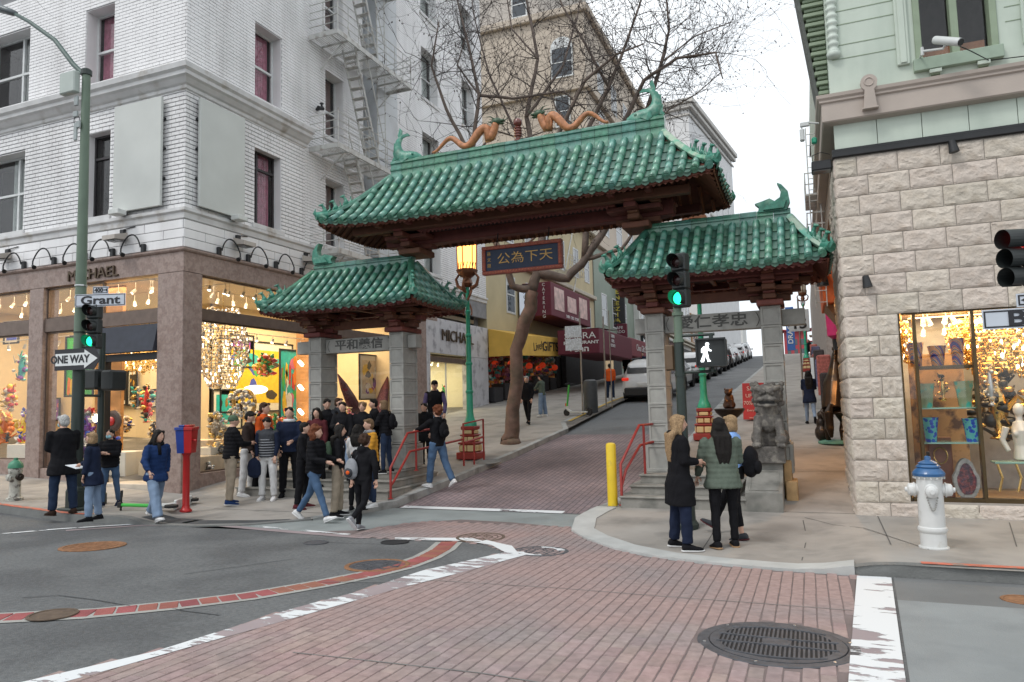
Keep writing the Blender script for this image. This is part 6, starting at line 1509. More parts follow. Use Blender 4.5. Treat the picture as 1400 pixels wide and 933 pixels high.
# ---- cars
carw=mat('car_white',(0.62,0.63,0.64),0.25,coat=0.6,na=0.03);carbk=mat('car_black',(0.02,0.02,0.025),0.25,coat=0.6,na=0.03);carsil=mat('car_silver',(0.32,0.34,0.35),0.28,0.4,coat=0.5,na=0.03);carblu=mat('car_navy',(0.03,0.05,0.09),0.25,coat=0.5,na=0.03)
carglass=mat('car_glass',(0.012,0.014,0.017),0.15,na=0,spec=0.25);taill=mat('tail_lamp',(0.45,0.01,0.01),0.25,na=0,emit=(1,0.05,0.02),es=0.4);headl=mat('head_lamp',(0.6,0.62,0.65),0.15,na=0)
plas=mat('black_plastic',(0.025,0.025,0.027),0.6,na=0.05)
def make_car(label,body,suv=True,L=4.6,Wd=1.86,H=1.68,group='cars parked along the left kerb'):
 t=thing('parked_car',label,'car',(0,0,0),0,group);h=Wd/2
 S=[(-L/2,h*0.80,0.42,0.78,h*0.62,0.80),(-L/2+0.10,h*0.94,0.30,0.92,h*0.70,1.02),(-L/2+0.34,h*0.99,0.26,1.0,h*0.72,H-0.22 if suv else 1.10),(-L/2+0.62,h,0.24,1.02,h*0.74,H-0.06 if suv else H-0.30),(-L/2+1.4,h,0.24,1.0,h*0.76,H),(-0.1,h,0.24,0.98,h*0.76,H),(0.55,h,0.24,0.96,h*0.72,H-0.12),(1.15,h*0.99,0.24,0.98,h*0.78,1.06),(1.8,h*0.95,0.26,0.92,h*0.74,0.95),(L/2-0.12,h*0.86,0.32,0.78,h*0.60,0.80),(L/2,h*0.74,0.42,0.66,h*0.5,0.68)]
 q=MB();V=[]
 for (y,w_,zb,zm,wr,zr_) in S:
  half_=[(w_*0.90,zb),(w_,zb+0.14),(w_*1.0,(zb+zm)/2+0.08),(w_*0.97,zm),(wr+(w_*0.95-wr)*0.15,zm+(zr_-zm)*0.86),(wr*0.86,zr_)]
  V+=[(-a,y,b) for a,b in half_]+[(a,y,b) for a,b in half_[::-1]]
 k=12;Fc=[(i*k+j,i*k+(j+1)%k,(i+1)*k+(j+1)%k,(i+1)*k+j)[::-1] for i in range(len(S)-1) for j in range(k)]
 q.add(V,Fc+[tuple(range(k)),tuple((len(S)-1)*k+j for j in range(k))[::-1]]);bd=q.build('body',body,t,world=False,smooth=True,auto=32)
 def P(i,j):
  return Vector(V[i*k+j])
 def pane_(i0,i1,j0,j1,nm,out=0.006,e=0.05):
  a,b,c,d=P(i0,j0),P(i1,j0),P(i1,j1),P(i0,j1);m_=(a+b+c+d)/4;n_=(b-a).cross(d-a)
  if n_.dot(m_-Vector((0,m_.y*0.7,0.8)))<0:n_=-n_
  n_.normalize();q=MB();q.add([p.lerp(m_,e)+n_*out for p in (a,b,c,d)],[(0,1,2,3)]); return q.build(nm,carglass,t,world=False)
 for j0,j1 in ((3,4),(7,8)):
  for i0,i1 in ((3,4),(4,5),(5,6),(6,7)):pane_(i0,i1,j0,j1,'side_window',e=0.06)
 for (i0,i1,nm) in ((2,3,'rear_window') if suv else (2,4,'rear_window'),(7,6,'windscreen')):
  q=MB();a,b,c,d=P(i0,4),P(i0,7),P(i1,7),P(i1,4);n_=Vector((0,-1 if i0<i1 else 1,0.35)).normalized()
  if nm=='rear_window':a,b=P(1,4),P(1,7);a=a.lerp(P(2,4),0.35);b=b.lerp(P(2,7),0.35);c,d=P(2,7).lerp(P(3,7),0.5),P(2,4).lerp(P(3,4),0.5)
  mid=(P(2,4)+P(2,7))/2
  if nm=='rear_window':q.add([p+n_*0.03 for p in (a,b,P(2,7),P(2,4))],[(0,1,2,3)]);q.add([p+n_*0.03 for p in (P(2,4),P(2,7),c,d)],[(0,1,2,3)])
  else:q.add([p+n_*0.01 for p in (a,b,c,d)],[(0,1,2,3)])
  q.build(nm,carglass,t,world=False)
 for sx in (-1,1):
  for y in (-L/2+0.86,L/2-0.92):
   q=MB();q.lathe([(0.40,-0.05),(0.40,0.035)],(sx*(h-0.02),y,0.36),20,M=Matrix.Rotation(R(90),4,'Y'));q.build('wheel_arch',plas,t,world=False);wheel_part(t,(sx*(h-0.095),y,0.335),0.335,0.22)
  q=MB();q.cbox(sx*h*0.80-0.14,sx*h*0.80+0.14,-L/2+0.005,-L/2+0.16,0.88,1.0,0.02);q.build('tail_light',taill,t,world=False)
  q=MB();q.cbox(sx*h*0.66-0.16,sx*h*0.66+0.16,L/2-0.22,L/2-0.06,0.66,0.78,0.02);q.build('headlight',headl,t,world=False)
  q=MB();q.ell((sx*(h+0.09),0.78,1.02),(0.11,0.06,0.075),8,6);q.build('wing_mirror',body,t,world=False)
  if suv:q=MB();q.tube([(sx*h*0.66,-L/2+0.9,H+0.0),(sx*h*0.68,-L/2+1.0,H+0.05),(sx*h*0.68,0.2,H+0.05),(sx*h*0.66,0.35,H-0.02)],0.018,6);q.build('roof_rail',plas,t,world=False)
 q=MB();q.cbox(-h*0.86,h*0.86,-L/2-0.05,-L/2+0.3,0.25,0.60,0.05);q.build('bumper',plas if suv else body,t,world=False)
 q=MB();q.cbox(-0.26,0.26,-L/2-0.035,-L/2+0.03,0.66,0.80,0.008);q.build('number_plate',whitep,t,world=False)
 q=MB();q.box(-h*0.72,h*0.72,-L/2+0.3,L/2-0.3,0.2,0.3);q.build('underbody',plas,t,world=False)
 return t
def recolour(t,m):
 for c in t.children_recursive:
  if c.type=='MESH' and c.data.materials and c.name.split('.')[0] in ('body','wing_mirror'):
   c.data=c.data.copy();c.data.materials[0]=m
def park(t,x,y,rz=0):
 a=math.atan((gz(x,y+1)-gz(x,y-1))/2);t.location=(x,y,gz(x,y)+0.01);t.rotation_euler=(a,0,rz)
suv0=make_car('white sport utility car with black bumper nearest on the left kerb',carw,True,group=None)
park(suv0,-6.05,31.2)
sedan=make_car('black car second from the crest in the parked row',carbk,False,4.5,1.8,1.45)
rows=[(36.4,'S',carsil,'silver car parked just ahead of the nearest white one'),(42.5,'V',carw,'white car third along the kerb, behind the walking signal'),(48.6,'S',carblu,'dark blue saloon right of the walking signal'),(54.7,'S',carbk,'black saloon in the middle of the parked row'),(60.8,'V',carbk,'black tall car after the black saloon'),(67,'S',carsil,'grey saloon near the top of the parked row'),(73.5,'V',carw,'white tall car at the top of the parked row'),(80,'V',carsil,'last silver car of the row at the crest')]
first=True
for (y,k,m_,lb) in rows:
 if k=='S' and first:c=sedan;c['label']=lb;first=False
 else:c=copy_tree(sedan if k=='S' else suv0,(0,0,0),0,lb,'cars parked along the left kerb')
 recolour(c,m_);park(c,-6.15+rnd.uniform(-.08,.08),y)
 # ---- chinatown lamp posts
pgreen=mat('lamp_green',(0.03,0.33,0.20),0.4,na=0.1,ns=8);lred=mat('lamp_red',(0.28,0.03,0.02),0.45,na=0.12);lcream=mat('lamp_cream',(0.62,0.47,0.24),0.5,na=0.1);lgold=mat('lamp_bronze',(0.20,0.08,0.04),0.4,0.5,na=0.2)
def lamp_post(x,y,label,lit=True):
 t=thing('street_lamp',label,'street lamp',(x,y,sz(x,y)))
 def sq(mb,r,a,b,mi=0):mb.cbox(-r,r,-r,r,a,b,0.015,mi)
 q=MB();sq(q,0.27,0,0.17);sq(q,0.235,0.36,0.41);sq(q,0.20,0.56,0.60);sq(q,0.18,0.71,0.80);sq(q,0.205,0.172,0.358);sq(q,0.17,0.412,0.558);sq(q,0.15,0.602,0.708);q.build('base',lred,t,world=False)
 for (r,za,zb,k,wd) in ((0.215,0.19,0.34,2,0.085),(0.18,0.43,0.54,2,0.07),(0.16,0.615,0.70,1,0.11)):
  for a in range(4):
   M=Matrix.Rotation(a*math.pi/2,4,'Z')
   for i in range(k):
    c=0 if k==1 else (-1+2*i)*wd*1.15;q=MB();q.cbox(c-wd,c+wd,-r-0.02,-r+0.02,za,zb,0.012,M=M);q.build('panel',lcream,t,world=False)
 q=MB();q.lathe([(0.17,0.80),(0.17,0.86),(0.14,0.92),(0.10,1.02),(0.085,1.15),(0.082,1.6),(0.10,1.62),(0.10,1.66),(0.078,1.68),(0.072,2.3),(0.09,2.32),(0.09,2.36),(0.068,2.38),(0.062,3.0),(0.08,3.02),(0.08,3.06),(0.058,3.08),(0.052,3.6),(0.068,3.62),(0.068,3.65),(0.05,3.67),(0.045,4.3)],n=14);q.build('column',pgreen,t,world=False,smooth=True,auto=40)
 q=MB()
 for s in (0,math.pi):
  P=[(0.10*math.cos(s+u*5.2)*(1 if u>.2 else 1),0.10*math.sin(s+u*5.2),3.55+0.95*u) for u in np.linspace(0,1,14)];q.tube(P,[0.02+0.02*u for u in np.linspace(0,1,14)],7)
  P=[(0.13*math.cos(s),0.13*math.sin(s),4.22),(0.26*math.cos(s),0.26*math.sin(s),4.30),(0.31*math.cos(s),0.31*math.sin(s),4.48),(0.22*math.cos(s),0.22*math.sin(s),4.60),(0.16*math.cos(s),0.16*math.sin(s),4.52)];q.tube(P,[0.05,0.045,0.035,0.03,0.015],7)
  P=[(0.12*math.cos(s+1.57),0.12*math.sin(s+1.57),4.1),(0.24*math.cos(s+1.57),0.24*math.sin(s+1.57),4.25),(0.20*math.cos(s+1.57),0.20*math.sin(s+1.57),4.42)];q.tube(P,[0.04,0.04,0.02],7)
 q.lathe([(0.05,4.25),(0.14,4.35),(0.10,4.48),(0.22,4.58),(0.26,4.64),(0.24,4.70)],n=6);q.build('dragon_bracket',lgold,t,world=False,smooth=True,auto=50)
 q=MB();q.lathe([(0.22,4.70),(0.24,5.60)],n=6);q.build('lantern_glass',emis('lantern_glow',(1.0,0.42,0.10),3.2) if lit else mat('milky',(0.5,0.45,0.35),0.5),t,world=False)
 q=MB()
 for a in range(6):
  an=a*math.pi/3+math.pi/6;q.tube([(0.235*math.cos(an),0.235*math.sin(an),4.68),(0.255*math.cos(an),0.255*math.sin(an),5.62)],0.014,5)
  for k in range(3):q.tube([(0.236*math.cos(an+0.35*k),0.236*math.sin(an+0.35*k),4.70),(0.238*math.cos(an+0.35*k+0.17),0.238*math.sin(an+0.35*k+0.17),4.86)],0.012,4)
 q.lathe([(0.27,4.66),(0.27,4.70),(0.24,4.71)],n=6);q.lathe([(0.27,5.60),(0.38,5.62),(0.34,5.70),(0.20,5.86),(0.10,6.02),(0.04,6.2)],n=6);q.build('lantern_frame',lgold,t,world=False)
 if lit:
  for s in (-0.07,0.07):
   q=MB();q.ell((s,-0.0,5.32),(0.045,0.045,0.09),8,6);q.build('bulb',emis('bulb_glow',(1.0,0.72,0.35),40),t,world=False)
  l=bpy.data.lights.new('lantern_light','POINT');l.energy=25;l.color=(1,0.6,0.3);l.shadow_soft_size=0.3;o=bpy.data.objects.new('lantern_light',l);COL.objects.link(o);o.parent=t;o.location=(0.0,0,6.35)
 return t
lamp1=lamp_post(-7.72,16.15,'lit red and green dragon lamp post on the left pavement before the tree')
lamp2=lamp_post(-2.42,18.8,'green dragon lamp post seen through the right gate opening',False)
# ---- the bare tree
bark=mat('plane_bark',(0.17,0.105,0.08),0.85,ns=5,na=0.25,col2=(0.12,0.085,0.06),c2s=3,c2lo=0.45,c2hi=0.6,bump=0.6,bs=18)
twig=mat('twig_bark',(0.055,0.045,0.042),0.9,na=0.2)
tx,ty=-7.55,18.4;tz=sz(tx,ty)
tr=thing('bare_tree','leafless brown plane tree whose branches spread behind the gate roof','tree',(tx,ty,tz))
T=lambda px,py,y:Vector([float(v) for v in onY(px,py,y)])
def limb(pts,rads,mb,n=9):
 P=[Vector(p) for p in pts];out=[];rr=[]
 for i in range(len(P)-1):
  for k in range(4):
   t=k/4;q_=P[i].lerp(P[i+1],t);out.append(q_+Vector((rnd.uniform(-1,1),rnd.uniform(-1,1),rnd.uniform(-1,1)))*rads[i]*0.22);rr.append(rads[i]+(rads[i+1]-rads[i])*t)
 out.append(P[-1]);rr.append(rads[-1]);mb.tube(out,rr,n); return out,rr
base_=Vector((tx,ty,tz-0.05))
q=MB()
tp,trr=limb([base_,base_+Vector((0,0,0.25)),T(703,560,18.4),T(707,480,18.4),T(722,430,18.5),T(728,398,18.5)],[0.30,0.21,0.185,0.175,0.185,0.17],q,12)
fork=tp[-1]
q.build('trunk',bark,tr,smooth=True)
limbs=[]
LB=MB()
def L_(pts,rads):P,r_=limb(pts,rads,LB,8);limbs.append((P,r_)); return P
m1=L_([fork,T(700,392,18.2),T(692,420-60,18.1),T(660,300,18.0),T(645,215,18.2),T(655,130,18.4),T(640,60,18.6),T(620,-20,18.8)],[0.11,0.10,0.09,0.08,0.065,0.05,0.035,0.02])
m2=L_([fork,T(735,370,18.6),T(745,300,18.8),T(735,230,19),T(720,160,19.3),T(735,80,19.6),T(720,0,19.8),T(710,-80,20)],[0.16,0.13,0.11,0.085,0.07,0.05,0.035,0.02])
m3=L_([T(738,375,18.6),T(775,382,18.8),T(800,355,19),T(830,310,19.3),T(850,250,19.6),T(872,190,19.8),T(905,85,20),T(915,40,20.2),T(908,-30,20.3)],[0.14,0.12,0.11,0.10,0.09,0.07,0.05,0.035,0.02])
m4=L_([T(800,355,19),T(805,250,19.0),T(800,185,19.0),T(832,120,19.0),T(858,55,19.1),T(880,-10,19.2)],[0.10,0.085,0.07,0.055,0.04,0.025])
m5=L_([T(850,250,19.6),T(838,200,19.4),T(880,110,19.2),T(925,80,19),T(978,72,18.8),T(988,108,18.7)],[0.08,0.075,0.055,0.04,0.028,0.015])
m6=L_([T(735,230,19),T(765,180,18.7),T(800,110,18.5),T(842,75,18.3),T(880,60,18.2)],[0.08,0.06,0.045,0.03,0.018])
m7=L_([T(645,215,18.2),T(610,150,18),T(590,90,17.8),T(600,30,17.7)],[0.06,0.045,0.03,0.018])
m8=L_([T(655,130,18.4),T(700,135,18.8),T(770,125,19),T(800,150,19.2)],[0.05,0.04,0.03,0.018])
m9=L_([T(800,355,19),T(850,340,19.4),T(880,300,19.6)],[0.07,0.05,0.03])
m10=L_([T(832,120,19.0),T(800,60,18.6),T(770,10,18.4),T(750,-40,18.3)],[0.045,0.035,0.025,0.015])
m11=L_([T(692,360,18.1),T(720,335,17.7),T(760,300,17.4)],[0.05,0.035,0.02])
for (pts,rr_) in (([(735,230),(700,170),(668,100),(650,30),(640,-30)],.05),([(735,80),(700,40),(690,-20)],.03),([(720,160),(770,90),(790,20),(800,-40)],.045),([(872,190),(915,150),(950,130),(985,100)],.03),([(905,85),(950,50),(1000,30)],.025),([(838,200),(870,150),(900,150),(935,165)],.03),([(645,215),(680,180),(715,190),(760,175)],.035),([(655,130),(625,90),(640,40)],.03),([(800,185),(760,150),(745,100)],.03)):
 L_([T(a,b,18.9+0.012*k*60) for k,(a,b) in enumerate(pts)],[rr_*(1-0.2*k) for k in range(len(pts))])
LB.build('limb',mat('limb_bark',(0.13,0.10,0.085),0.85,ns=4,na=0.3,bump=0.5,bs=20),tr,smooth=True)
tw=MB();leafpts=[]
def twigs(p,d,r,depth):
 n=rnd.randint(3,5);P=[p];cur=p.copy();dd=d.normalized();ln_=(0.42,0.30,0.2)[depth]
 for i in range(n):
  dd=(dd+Vector((rnd.uniform(-1,1),rnd.uniform(-1,1),rnd.uniform(-0.55,0.9)))*0.38).normalized();cur=cur+dd*ln_*rnd.uniform(0.6,1.2);P.append(cur.copy())
  if depth<2 and rnd.random()<(0.85 if depth==0 else 0.75):
   side=dd.cross(Vector((rnd.uniform(-1,1),rnd.uniform(-1,1),rnd.uniform(-1,1)))).normalized();twigs(cur,dd*0.55+side*0.9,r*0.6,depth+1)
  if depth>=1 and rnd.random()<0.22:leafpts.append(cur.copy())
 tw.tube(P,[max(0.003,0.85*r*(1-0.7*i/n)) for i in range(n+1)],4 if depth==0 else 3,cap=False)
for P,r_ in limbs:
 for i in range(6,len(P)-1):
  if P[i].z<6.9 and rnd.random()<0.8: continue
  for _ in range(1 if r_[i]>0.06 else 2):
   if rnd.random()<0.95:
    d=Vector((rnd.uniform(-1,1),rnd.uniform(-0.7,0.7),rnd.uniform(-0.2,1)));twigs(P[i],d,min(0.02,r_[i]*0.5),0)
tw.build('twigs',twig,tr,kind='stuff')
lf=MB()
for p in leafpts:
 a=Vector((rnd.uniform(-1,1),rnd.uniform(-1,1),rnd.uniform(-1,1))).normalized();b=a.cross(Vector((0.3,0.5,1))).normalized();s=rnd.uniform(0.018,0.036);p=p-Vector((0,0,s))
 c_=a.cross(b)*s*0.3;lf.add([p-a*s,p-b*s*0.7+c_,p+a*s,p+b*s*0.7+c_],[(0,1,2,3)])
lf.build('dead_leaves',mat('dead_leaf',(0.05,0.032,0.027),0.9,na=0.3),tr,kind='stuff')
for k in range(9):
 pass
tr2=thing('bare_tree','thin bare twigs hanging in front of the leftmost upper window','tree',(-17.5,9.0,0))
q=MB();tw=MB();leafpts=[];limbs2=[]
P,r_=limb([Vector((-19.5,9.0,gz(-19.5,9)+0.0)),Vector((-19.4,9.0,3)),Vector((-19.1,9,7.5)),Vector((-18.6,9.1,10.0)),Vector((-16.6,9.3,12.6))],[0.16,0.13,0.09,0.05,0.02],q);q.build('trunk',bark,tr2,smooth=True)
for i in range(9,len(P)-1):
 for _ in range(2):twigs(P[i],Vector((1,rnd.uniform(-.5,.5),rnd.uniform(-0.5,0.5))),0.015,0)
tw.build('twigs',twig,tr2,kind='stuff')
# ---- right side of the street
sp=polething('speed_sign','speed limit 15 sign on a slim post behind the right pillar','sign',-0.10,25.0,3.5,0.028)
q=MB();q.cbox(-0.31,0.31,-0.04,-0.02,2.45,3.15,0.02);q.build('plate',mat('sign_white',(0.68,0.7,0.7),0.5,na=0.03),sp,world=False)
sp_M=Matrix.Translation((-0.10,25.0,sz(-0.10,25)))
text('15',0.42,sp_M@frame((0,-0.05,2.67),(1,0,0),(0,0,1)),mat('black_print'),sp,'numerals',sx=1.15,bold=0.012);text('SPEED\nLIMIT',0.12,sp_M@frame((0,-0.05,3.03),(1,0,0),(0,0,1)),mat('black_print'),sp,'lettering')
bn=thing('banner_sign','blue and white vertical banner behind the speed sign','banner',(-2.0,60,5));q=MB();q.cbox(-1.2,-0.6,60,60.1,5.2,8.6,0.02);q.build('cloth',mat('blue_banner',(0.05,0.15,0.45),0.6),bn)
text('DRAGON',0.5,frame((-0.9,59.97,6.9),(0,0,1),(-1,0,0)),whitep,bn,'lettering',sx=1.1,bold=0.01)
def sandwich(x,y,w_,h,m_,label,lines,tm):
 t=thing('board_sign',label,'sign',(x,y,sz(x,y)))
 M=Matrix.Rotation(R(-10),4,'X');q=MB();q.cbox(-w_/2,w_/2,-0.02,0.0,0.05,h,0.006,M=M);q.build('front_board',m_,t,world=False)
 M2=Matrix.Translation((0,0.38,0))@Matrix.Rotation(R(10),4,'X');q=MB();q.cbox(-w_/2,w_/2,0,0.02,0.05,h,0.006,M=M2);q.build('back_board',m_,t,world=False)
 for i,(s,sz_) in enumerate(lines):text(s,sz_,Matrix.Translation((x,y,sz(x,y)))@M@frame((0,-0.03,h*(0.85-0.19*i)),(1,0,0),(0,0,1)),tm,t,'lettering')
x,y=W(1120,513,sz);sandwich(float(onY(1118,500,38)[0]),38,0.62,1.1,mat('sign_white'),'white sandwich board on the right pavement ahead of the walking woman',[('MENU',0.13),('OPEN',0.12)],mat('dusty_red'))
x,y=-1.44,22.0;sandwich(x,y,0.60,1.12,mat('sale_red',(0.45,0.02,0.02),0.5,na=0.05),'red sale board standing left of the stone lion',[('SALE',0.17),('UP TO',0.15),('70% OFF',0.15),('Everything',0.09),('must go',0.08)],mat('sale_print',(0.75,0.5,0.4),0.5,na=0))
ft=thing('bronze_fountain','dark bronze bowl on a stem with a small beast seated on top','fountain',(-1.50,15.6,sz(-1.50,15.6)+0.0));drk=mat('dark_bronze',(0.03,0.022,0.018),0.4,0.5,na=0.2)
fz=0.20
q=MB();q.lathe([(0.22,0),(0.22,0.05),(0.08,0.12),(0.06,0.4),(0.08,0.85),(0.12,0.95),(0.27,1.08),(0.31,1.15),(0.29,1.17),(0.1,1.12)],n=20);q.build('bowl',drk,ft,world=False,smooth=True,auto=40)
q=MB();q.ell((0,0,1.24),(0.13,0.15,0.11),12,8);q.ell((0,0.02,1.36),(0.10,0.11,0.13),12,8);q.ell((0,-0.06,1.51),(0.085,0.09,0.075),12,8);q.ell((0,-0.14,1.49),(0.04,0.04,0.03),8,6)
for s in (-1,1):q.tube([(s*0.06,-0.08,1.34),(s*0.07,-0.13,1.18)],[0.035,0.03],7);q.ell((s*0.07,-0.03,1.57),0.025,6,5)
remesh_obj(q,'beast_figure',mat('bronze_brown',(0.10,0.05,0.03),0.4,0.5,na=0.3),ft,0.012)
hs=thing('horse_statue','dark bronze rearing horse statue against the stone shop corner','statue',(0.60,18.25,sz(0.60,18.25)),R(-20));hs.scale=(1.25,1.15,1.02)
brz=mat('polished_bronze',(0.045,0.03,0.02),0.3,0.75,na=0.3,ns=4,col2=(0.22,0.12,0.04),c2s=2.2,c2lo=0.55,c2hi=0.72)
q=MB();q.lathe([(0.34,0),(0.34,0.04),(0.24,0.07)],n=20);q.build('base',mat('verdigris',(0.10,0.26,0.20),0.6,na=0.2),hs,world=False)
q=MB()
q.tube([(0,-0.12,0.78),(0,-0.05,1.05),(0,0.06,1.35),(0,0.10,1.55)],[0.21,0.20,0.21,0.15],12)
q.tube([(0,0.08,1.5),(0,0.16,1.8),(0,0.26,2.05)],[0.15,0.10,0.08],10);q.tube([(0,0.24,2.05),(0,0.40,1.98),(0,0.52,1.85)],[0.085,0.065,0.045],9)
for s in (-1,1):
 q.tube([(s*0.11,-0.16,0.75),(s*0.14,0.0,0.48),(s*0.13,-0.16,0.30),(s*0.13,-0.10,0.06)],[0.13,0.08,0.05,0.045],9);q.ell((s*0.13,-0.08,0.06),(0.055,0.075,0.045),8,6)
 q.tube([(s*0.10,0.14,1.42),(s*0.13,0.38,1.40+0.08*s),(s*0.12,0.44,1.16+0.08*s),(s*0.12,0.36,1.02+0.08*s)],[0.085,0.06,0.04,0.035],8);q.tube([(s*0.05,0.22,2.1),(s*0.06,0.22,2.2)],[0.025,0.008],5)
q.tube([(0,-0.28,0.85),(0,-0.42,0.7),(0,-0.40,0.35),(0,-0.34,0.14)],[0.05,0.08,0.075,0.03],8)
for k in range(8):q.ell((0,0.04+0.02*k,1.55+0.075*k),(0.035,0.06,0.06),6,5)
remesh_obj(q,'horse',brz,hs,0.016)
q=thing('small_statue','small dark seated figure beside the bronze horse','statue',(0.28,18.5,sz(0.28,18.5)));mb=MB();mb.ell((0,0,0.2),(0.16,0.18,0.2),10,8);mb.ell((0,0,0.42),(0.12,0.12,0.15),10,8);mb.ell((0,-0.02,0.62),(0.09,0.1,0.1),10,8);remesh_obj(mb,'figure',drk,q,0.02)
fr=thing('side_fire_escape','pale fire escape stack with thin ladder on the side of the stone building','fire escape',(RX,18,5))
for k,z in enumerate((5.2,6.1,4.3)):
 q=MB();q.cbox(0.22,0.59,17.0,18.4,z,z+0.05,0.01);q.build('platform',steelw,fr)
 q=MB()
 for h in (0.25,0.5):q.box(0.22,0.24,17,18.4,z+h,z+h+0.02);q.box(0.22,0.59,17.0,17.02,z+h,z+h+0.02)
 for y in (17,17.7,18.38):q.box(0.22,0.24,y,y+0.02,z+0.05,z+0.5)
 q.build('railing',steelw,fr)
q=MB()
for x in (0.30,0.52):q.cyl((x,16.9,3.6),(x,16.9,7.6),0.012,0.012,5)
for i in range(16):q.cyl((0.30,16.9,3.7+0.25*i),(0.52,16.9,3.7+0.25*i),0.009,0.009,4)
q.build('ladder',steelw,fr)
c1=thing('floodlight','black box floodlight with a wire hoop at the corner of the stone building','floodlight',(0.45,12.0,5.3));q=MB();q.cbox(0.27,0.56,11.98,12.25,5.19,5.34,0.015);q.build('housing',blackm,c1)
q=MB();q.tube([(0.29,12.0,5.35),(0.29,11.98,5.43),(0.42,11.97,5.46),(0.54,12.0,5.42)],0.006,5);q.build('hoop',blackm,c1)
q=MB();q.box(0.29,0.54,12.0,12.2,5.183,5.189);q.build('lens',mat('lamp_lens'),c1)
c2=thing('security_camera','white bracket camera pointing down at the left edge of the beige cornice','camera',(0.3,12.2,6));whitepl=mat('white_plastic',(0.55,0.57,0.56),0.4,na=0.05)
q=MB();q.cbox(0.13,0.20,12.1,12.2,5.74,5.93,0.015);q.build('body',whitepl,c2);q=MB();q.tube([(0.165,12.15,5.93),(0.165,12.15,6.0),(0.30,12.15,6.02),(0.42,12.15,5.99)],0.014,6);q.cbox(0.14,0.28,12.12,12.18,5.97,6.04,0.01);q.build('arm',whitepl,c2)
q=MB();q.cbox(0.30,0.38,12.2,12.3,5.70,5.80,0.02);tag(q.build('junction_box',pgreen),'small green box below the bracket camera','box')
c3=thing('security_camera','white bullet camera mounted below the sage green window','camera',(2.1,11.7,6.9))
A=onY(1280,52,11.55);Bp=onY(1312,60,11.45)
q=MB();d=Vector((float(Bp[0]),11.40,float(Bp[2])))-Vector((float(A[0]),11.62,float(A[2])));a_=Vector((float(A[0]),11.62,float(A[2])))
q.tube([a_-d*0.05,a_,a_+d*1.0],[0.05,0.058,0.058],12);q.build('body',whitepl,c3,smooth=True,auto=40)
q=MB();q.tube([a_+d*1.0,a_+d*1.04],[0.05,0.05],12);q.build('lens',blackm,c3)
q=MB();q.tube([a_+d*0.4-Vector((0,0,0.05)),a_+d*0.3-Vector((0,-0.02,0.11)),a_-Vector((0.16,-0.1,0.09))],0.018,7);q.cyl(a_-Vector((0.16,-0.1,0.03)),a_-Vector((0.16,-0.1,0.15)),0.022,0.022,8);q.cyl(a_-Vector((0.16,-0.1,0.09)),(a_.x-0.16,11.98,a_.z-0.09),0.015,0.015,6);q.build('arm',whitepl,c3)
q=MB();P=[a_+d*0.9+Vector((0.02,0.03,-0.05)),a_+Vector((0.45,0.1,-0.22)),a_+Vector((0.7,0.3,-0.32)),a_+Vector((1.5,0.32,-0.36))];q.tube(P,0.008,5);q.build('cable',blackm,c3)
def sconce(px,py,label):
 p=onY(px,py,11.88);t=thing('wall_lamp',label,'wall lamp',tuple(float(v) for v in p),0,'black cone lamps on the stone wall')
 q=MB();q.lathe([(0.028,0.10),(0.045,0.095),(0.07,-0.08),(0.055,-0.08)],n=16,M=Matrix.Rotation(R(-8),4,'Y'));q.build('shade',blackm,t,world=False,smooth=True,auto=40);q=MB();q.cbox(-0.025,0.025,0.03,0.10,-0.02,0.03,0.005);q.build('bracket',blackm,t,world=False)
sconce(1303,201,'black cone lamp high on the stone wall under the black strip');sconce(1185,386,'black cone lamp on the stone wall left of the display window')
t=thing('wall_lamp','black cone lamp on the side of the stone corner beside the orange cloth','wall lamp',(0.42,15.5,4.0));q=MB();q.lathe([(0.03,0.16),(0.07,0.15),(0.12,-0.14),(0.09,-0.14)],n=14);q.build('shade',blackm,t,world=False);q=MB();q.box(0,0.17,-0.02,0.02,0.08,0.11);q.build('bracket',blackm,t,world=False)
l=bpy.data.lights.new('wall_lamp_light','SPOT');l.energy=260;l.color=(1,0.50,0.16);l.spot_size=R(150);l.shadow_soft_size=0.08;o=bpy.data.objects.new('wall_lamp_light',l);COL.objects.link(o);o.parent=t;o.location=(-0.03,0,-0.16)
q=MB();q.ell((0,0,-0.1),(0.05,0.05,0.04),8,6);q.build('bulb',emis('sodium_glow',(1.0,0.5,0.15),12),t,world=False)
q=MB();q.add([(0.42,17.2,4.6),(1.2,17.2,4.6),(1.2,19.5,4.6),(0.42,19.5,4.6),(0.46,17.2,3.72),(1.2,17.2,3.72),(1.2,19.5,3.72),(0.46,19.5,3.72)],[(0,1,2,3),(7,6,5,4),(0,4,5,1),(1,5,6,2),(2,6,7,3),(3,7,4,0)]);
o=q.build('shop_banner',mat('orange_cloth',(0.62,0.13,0.03),0.7,na=0.1));tag(o,'orange banner hanging from the side of the stone building','banner')
q=MB();q.add([(0.5,17.5,3.70),(1.1,17.5,3.70),(0.85,17.5,3.2),(0.5,19,3.70),(1.1,19,3.70),(0.85,19,3.2)],[(0,2,1),(3,4,5),(0,3,5,2),(1,2,5,4),(0,1,4,3)]);tag(q.build('cloth_tip',mat('tan_cloth',(0.30,0.20,0.13),0.8)),'tan pointed cloth under the orange banner','cloth')
q=MB();q.tube([(0.85,21.5,4.0),(0.85,21.5,3.9),(0.85,21.5,3.3),(0.85,21.5,3.2)],[0.06,0.26,0.24,0.1],14);tag(q.build('pink_lantern',mat('pink_silk',(0.62,0.03,0.16),0.6,na=0.1),smooth=True,auto=50),'pink cloth lantern hanging outside the right hand shops','lantern')
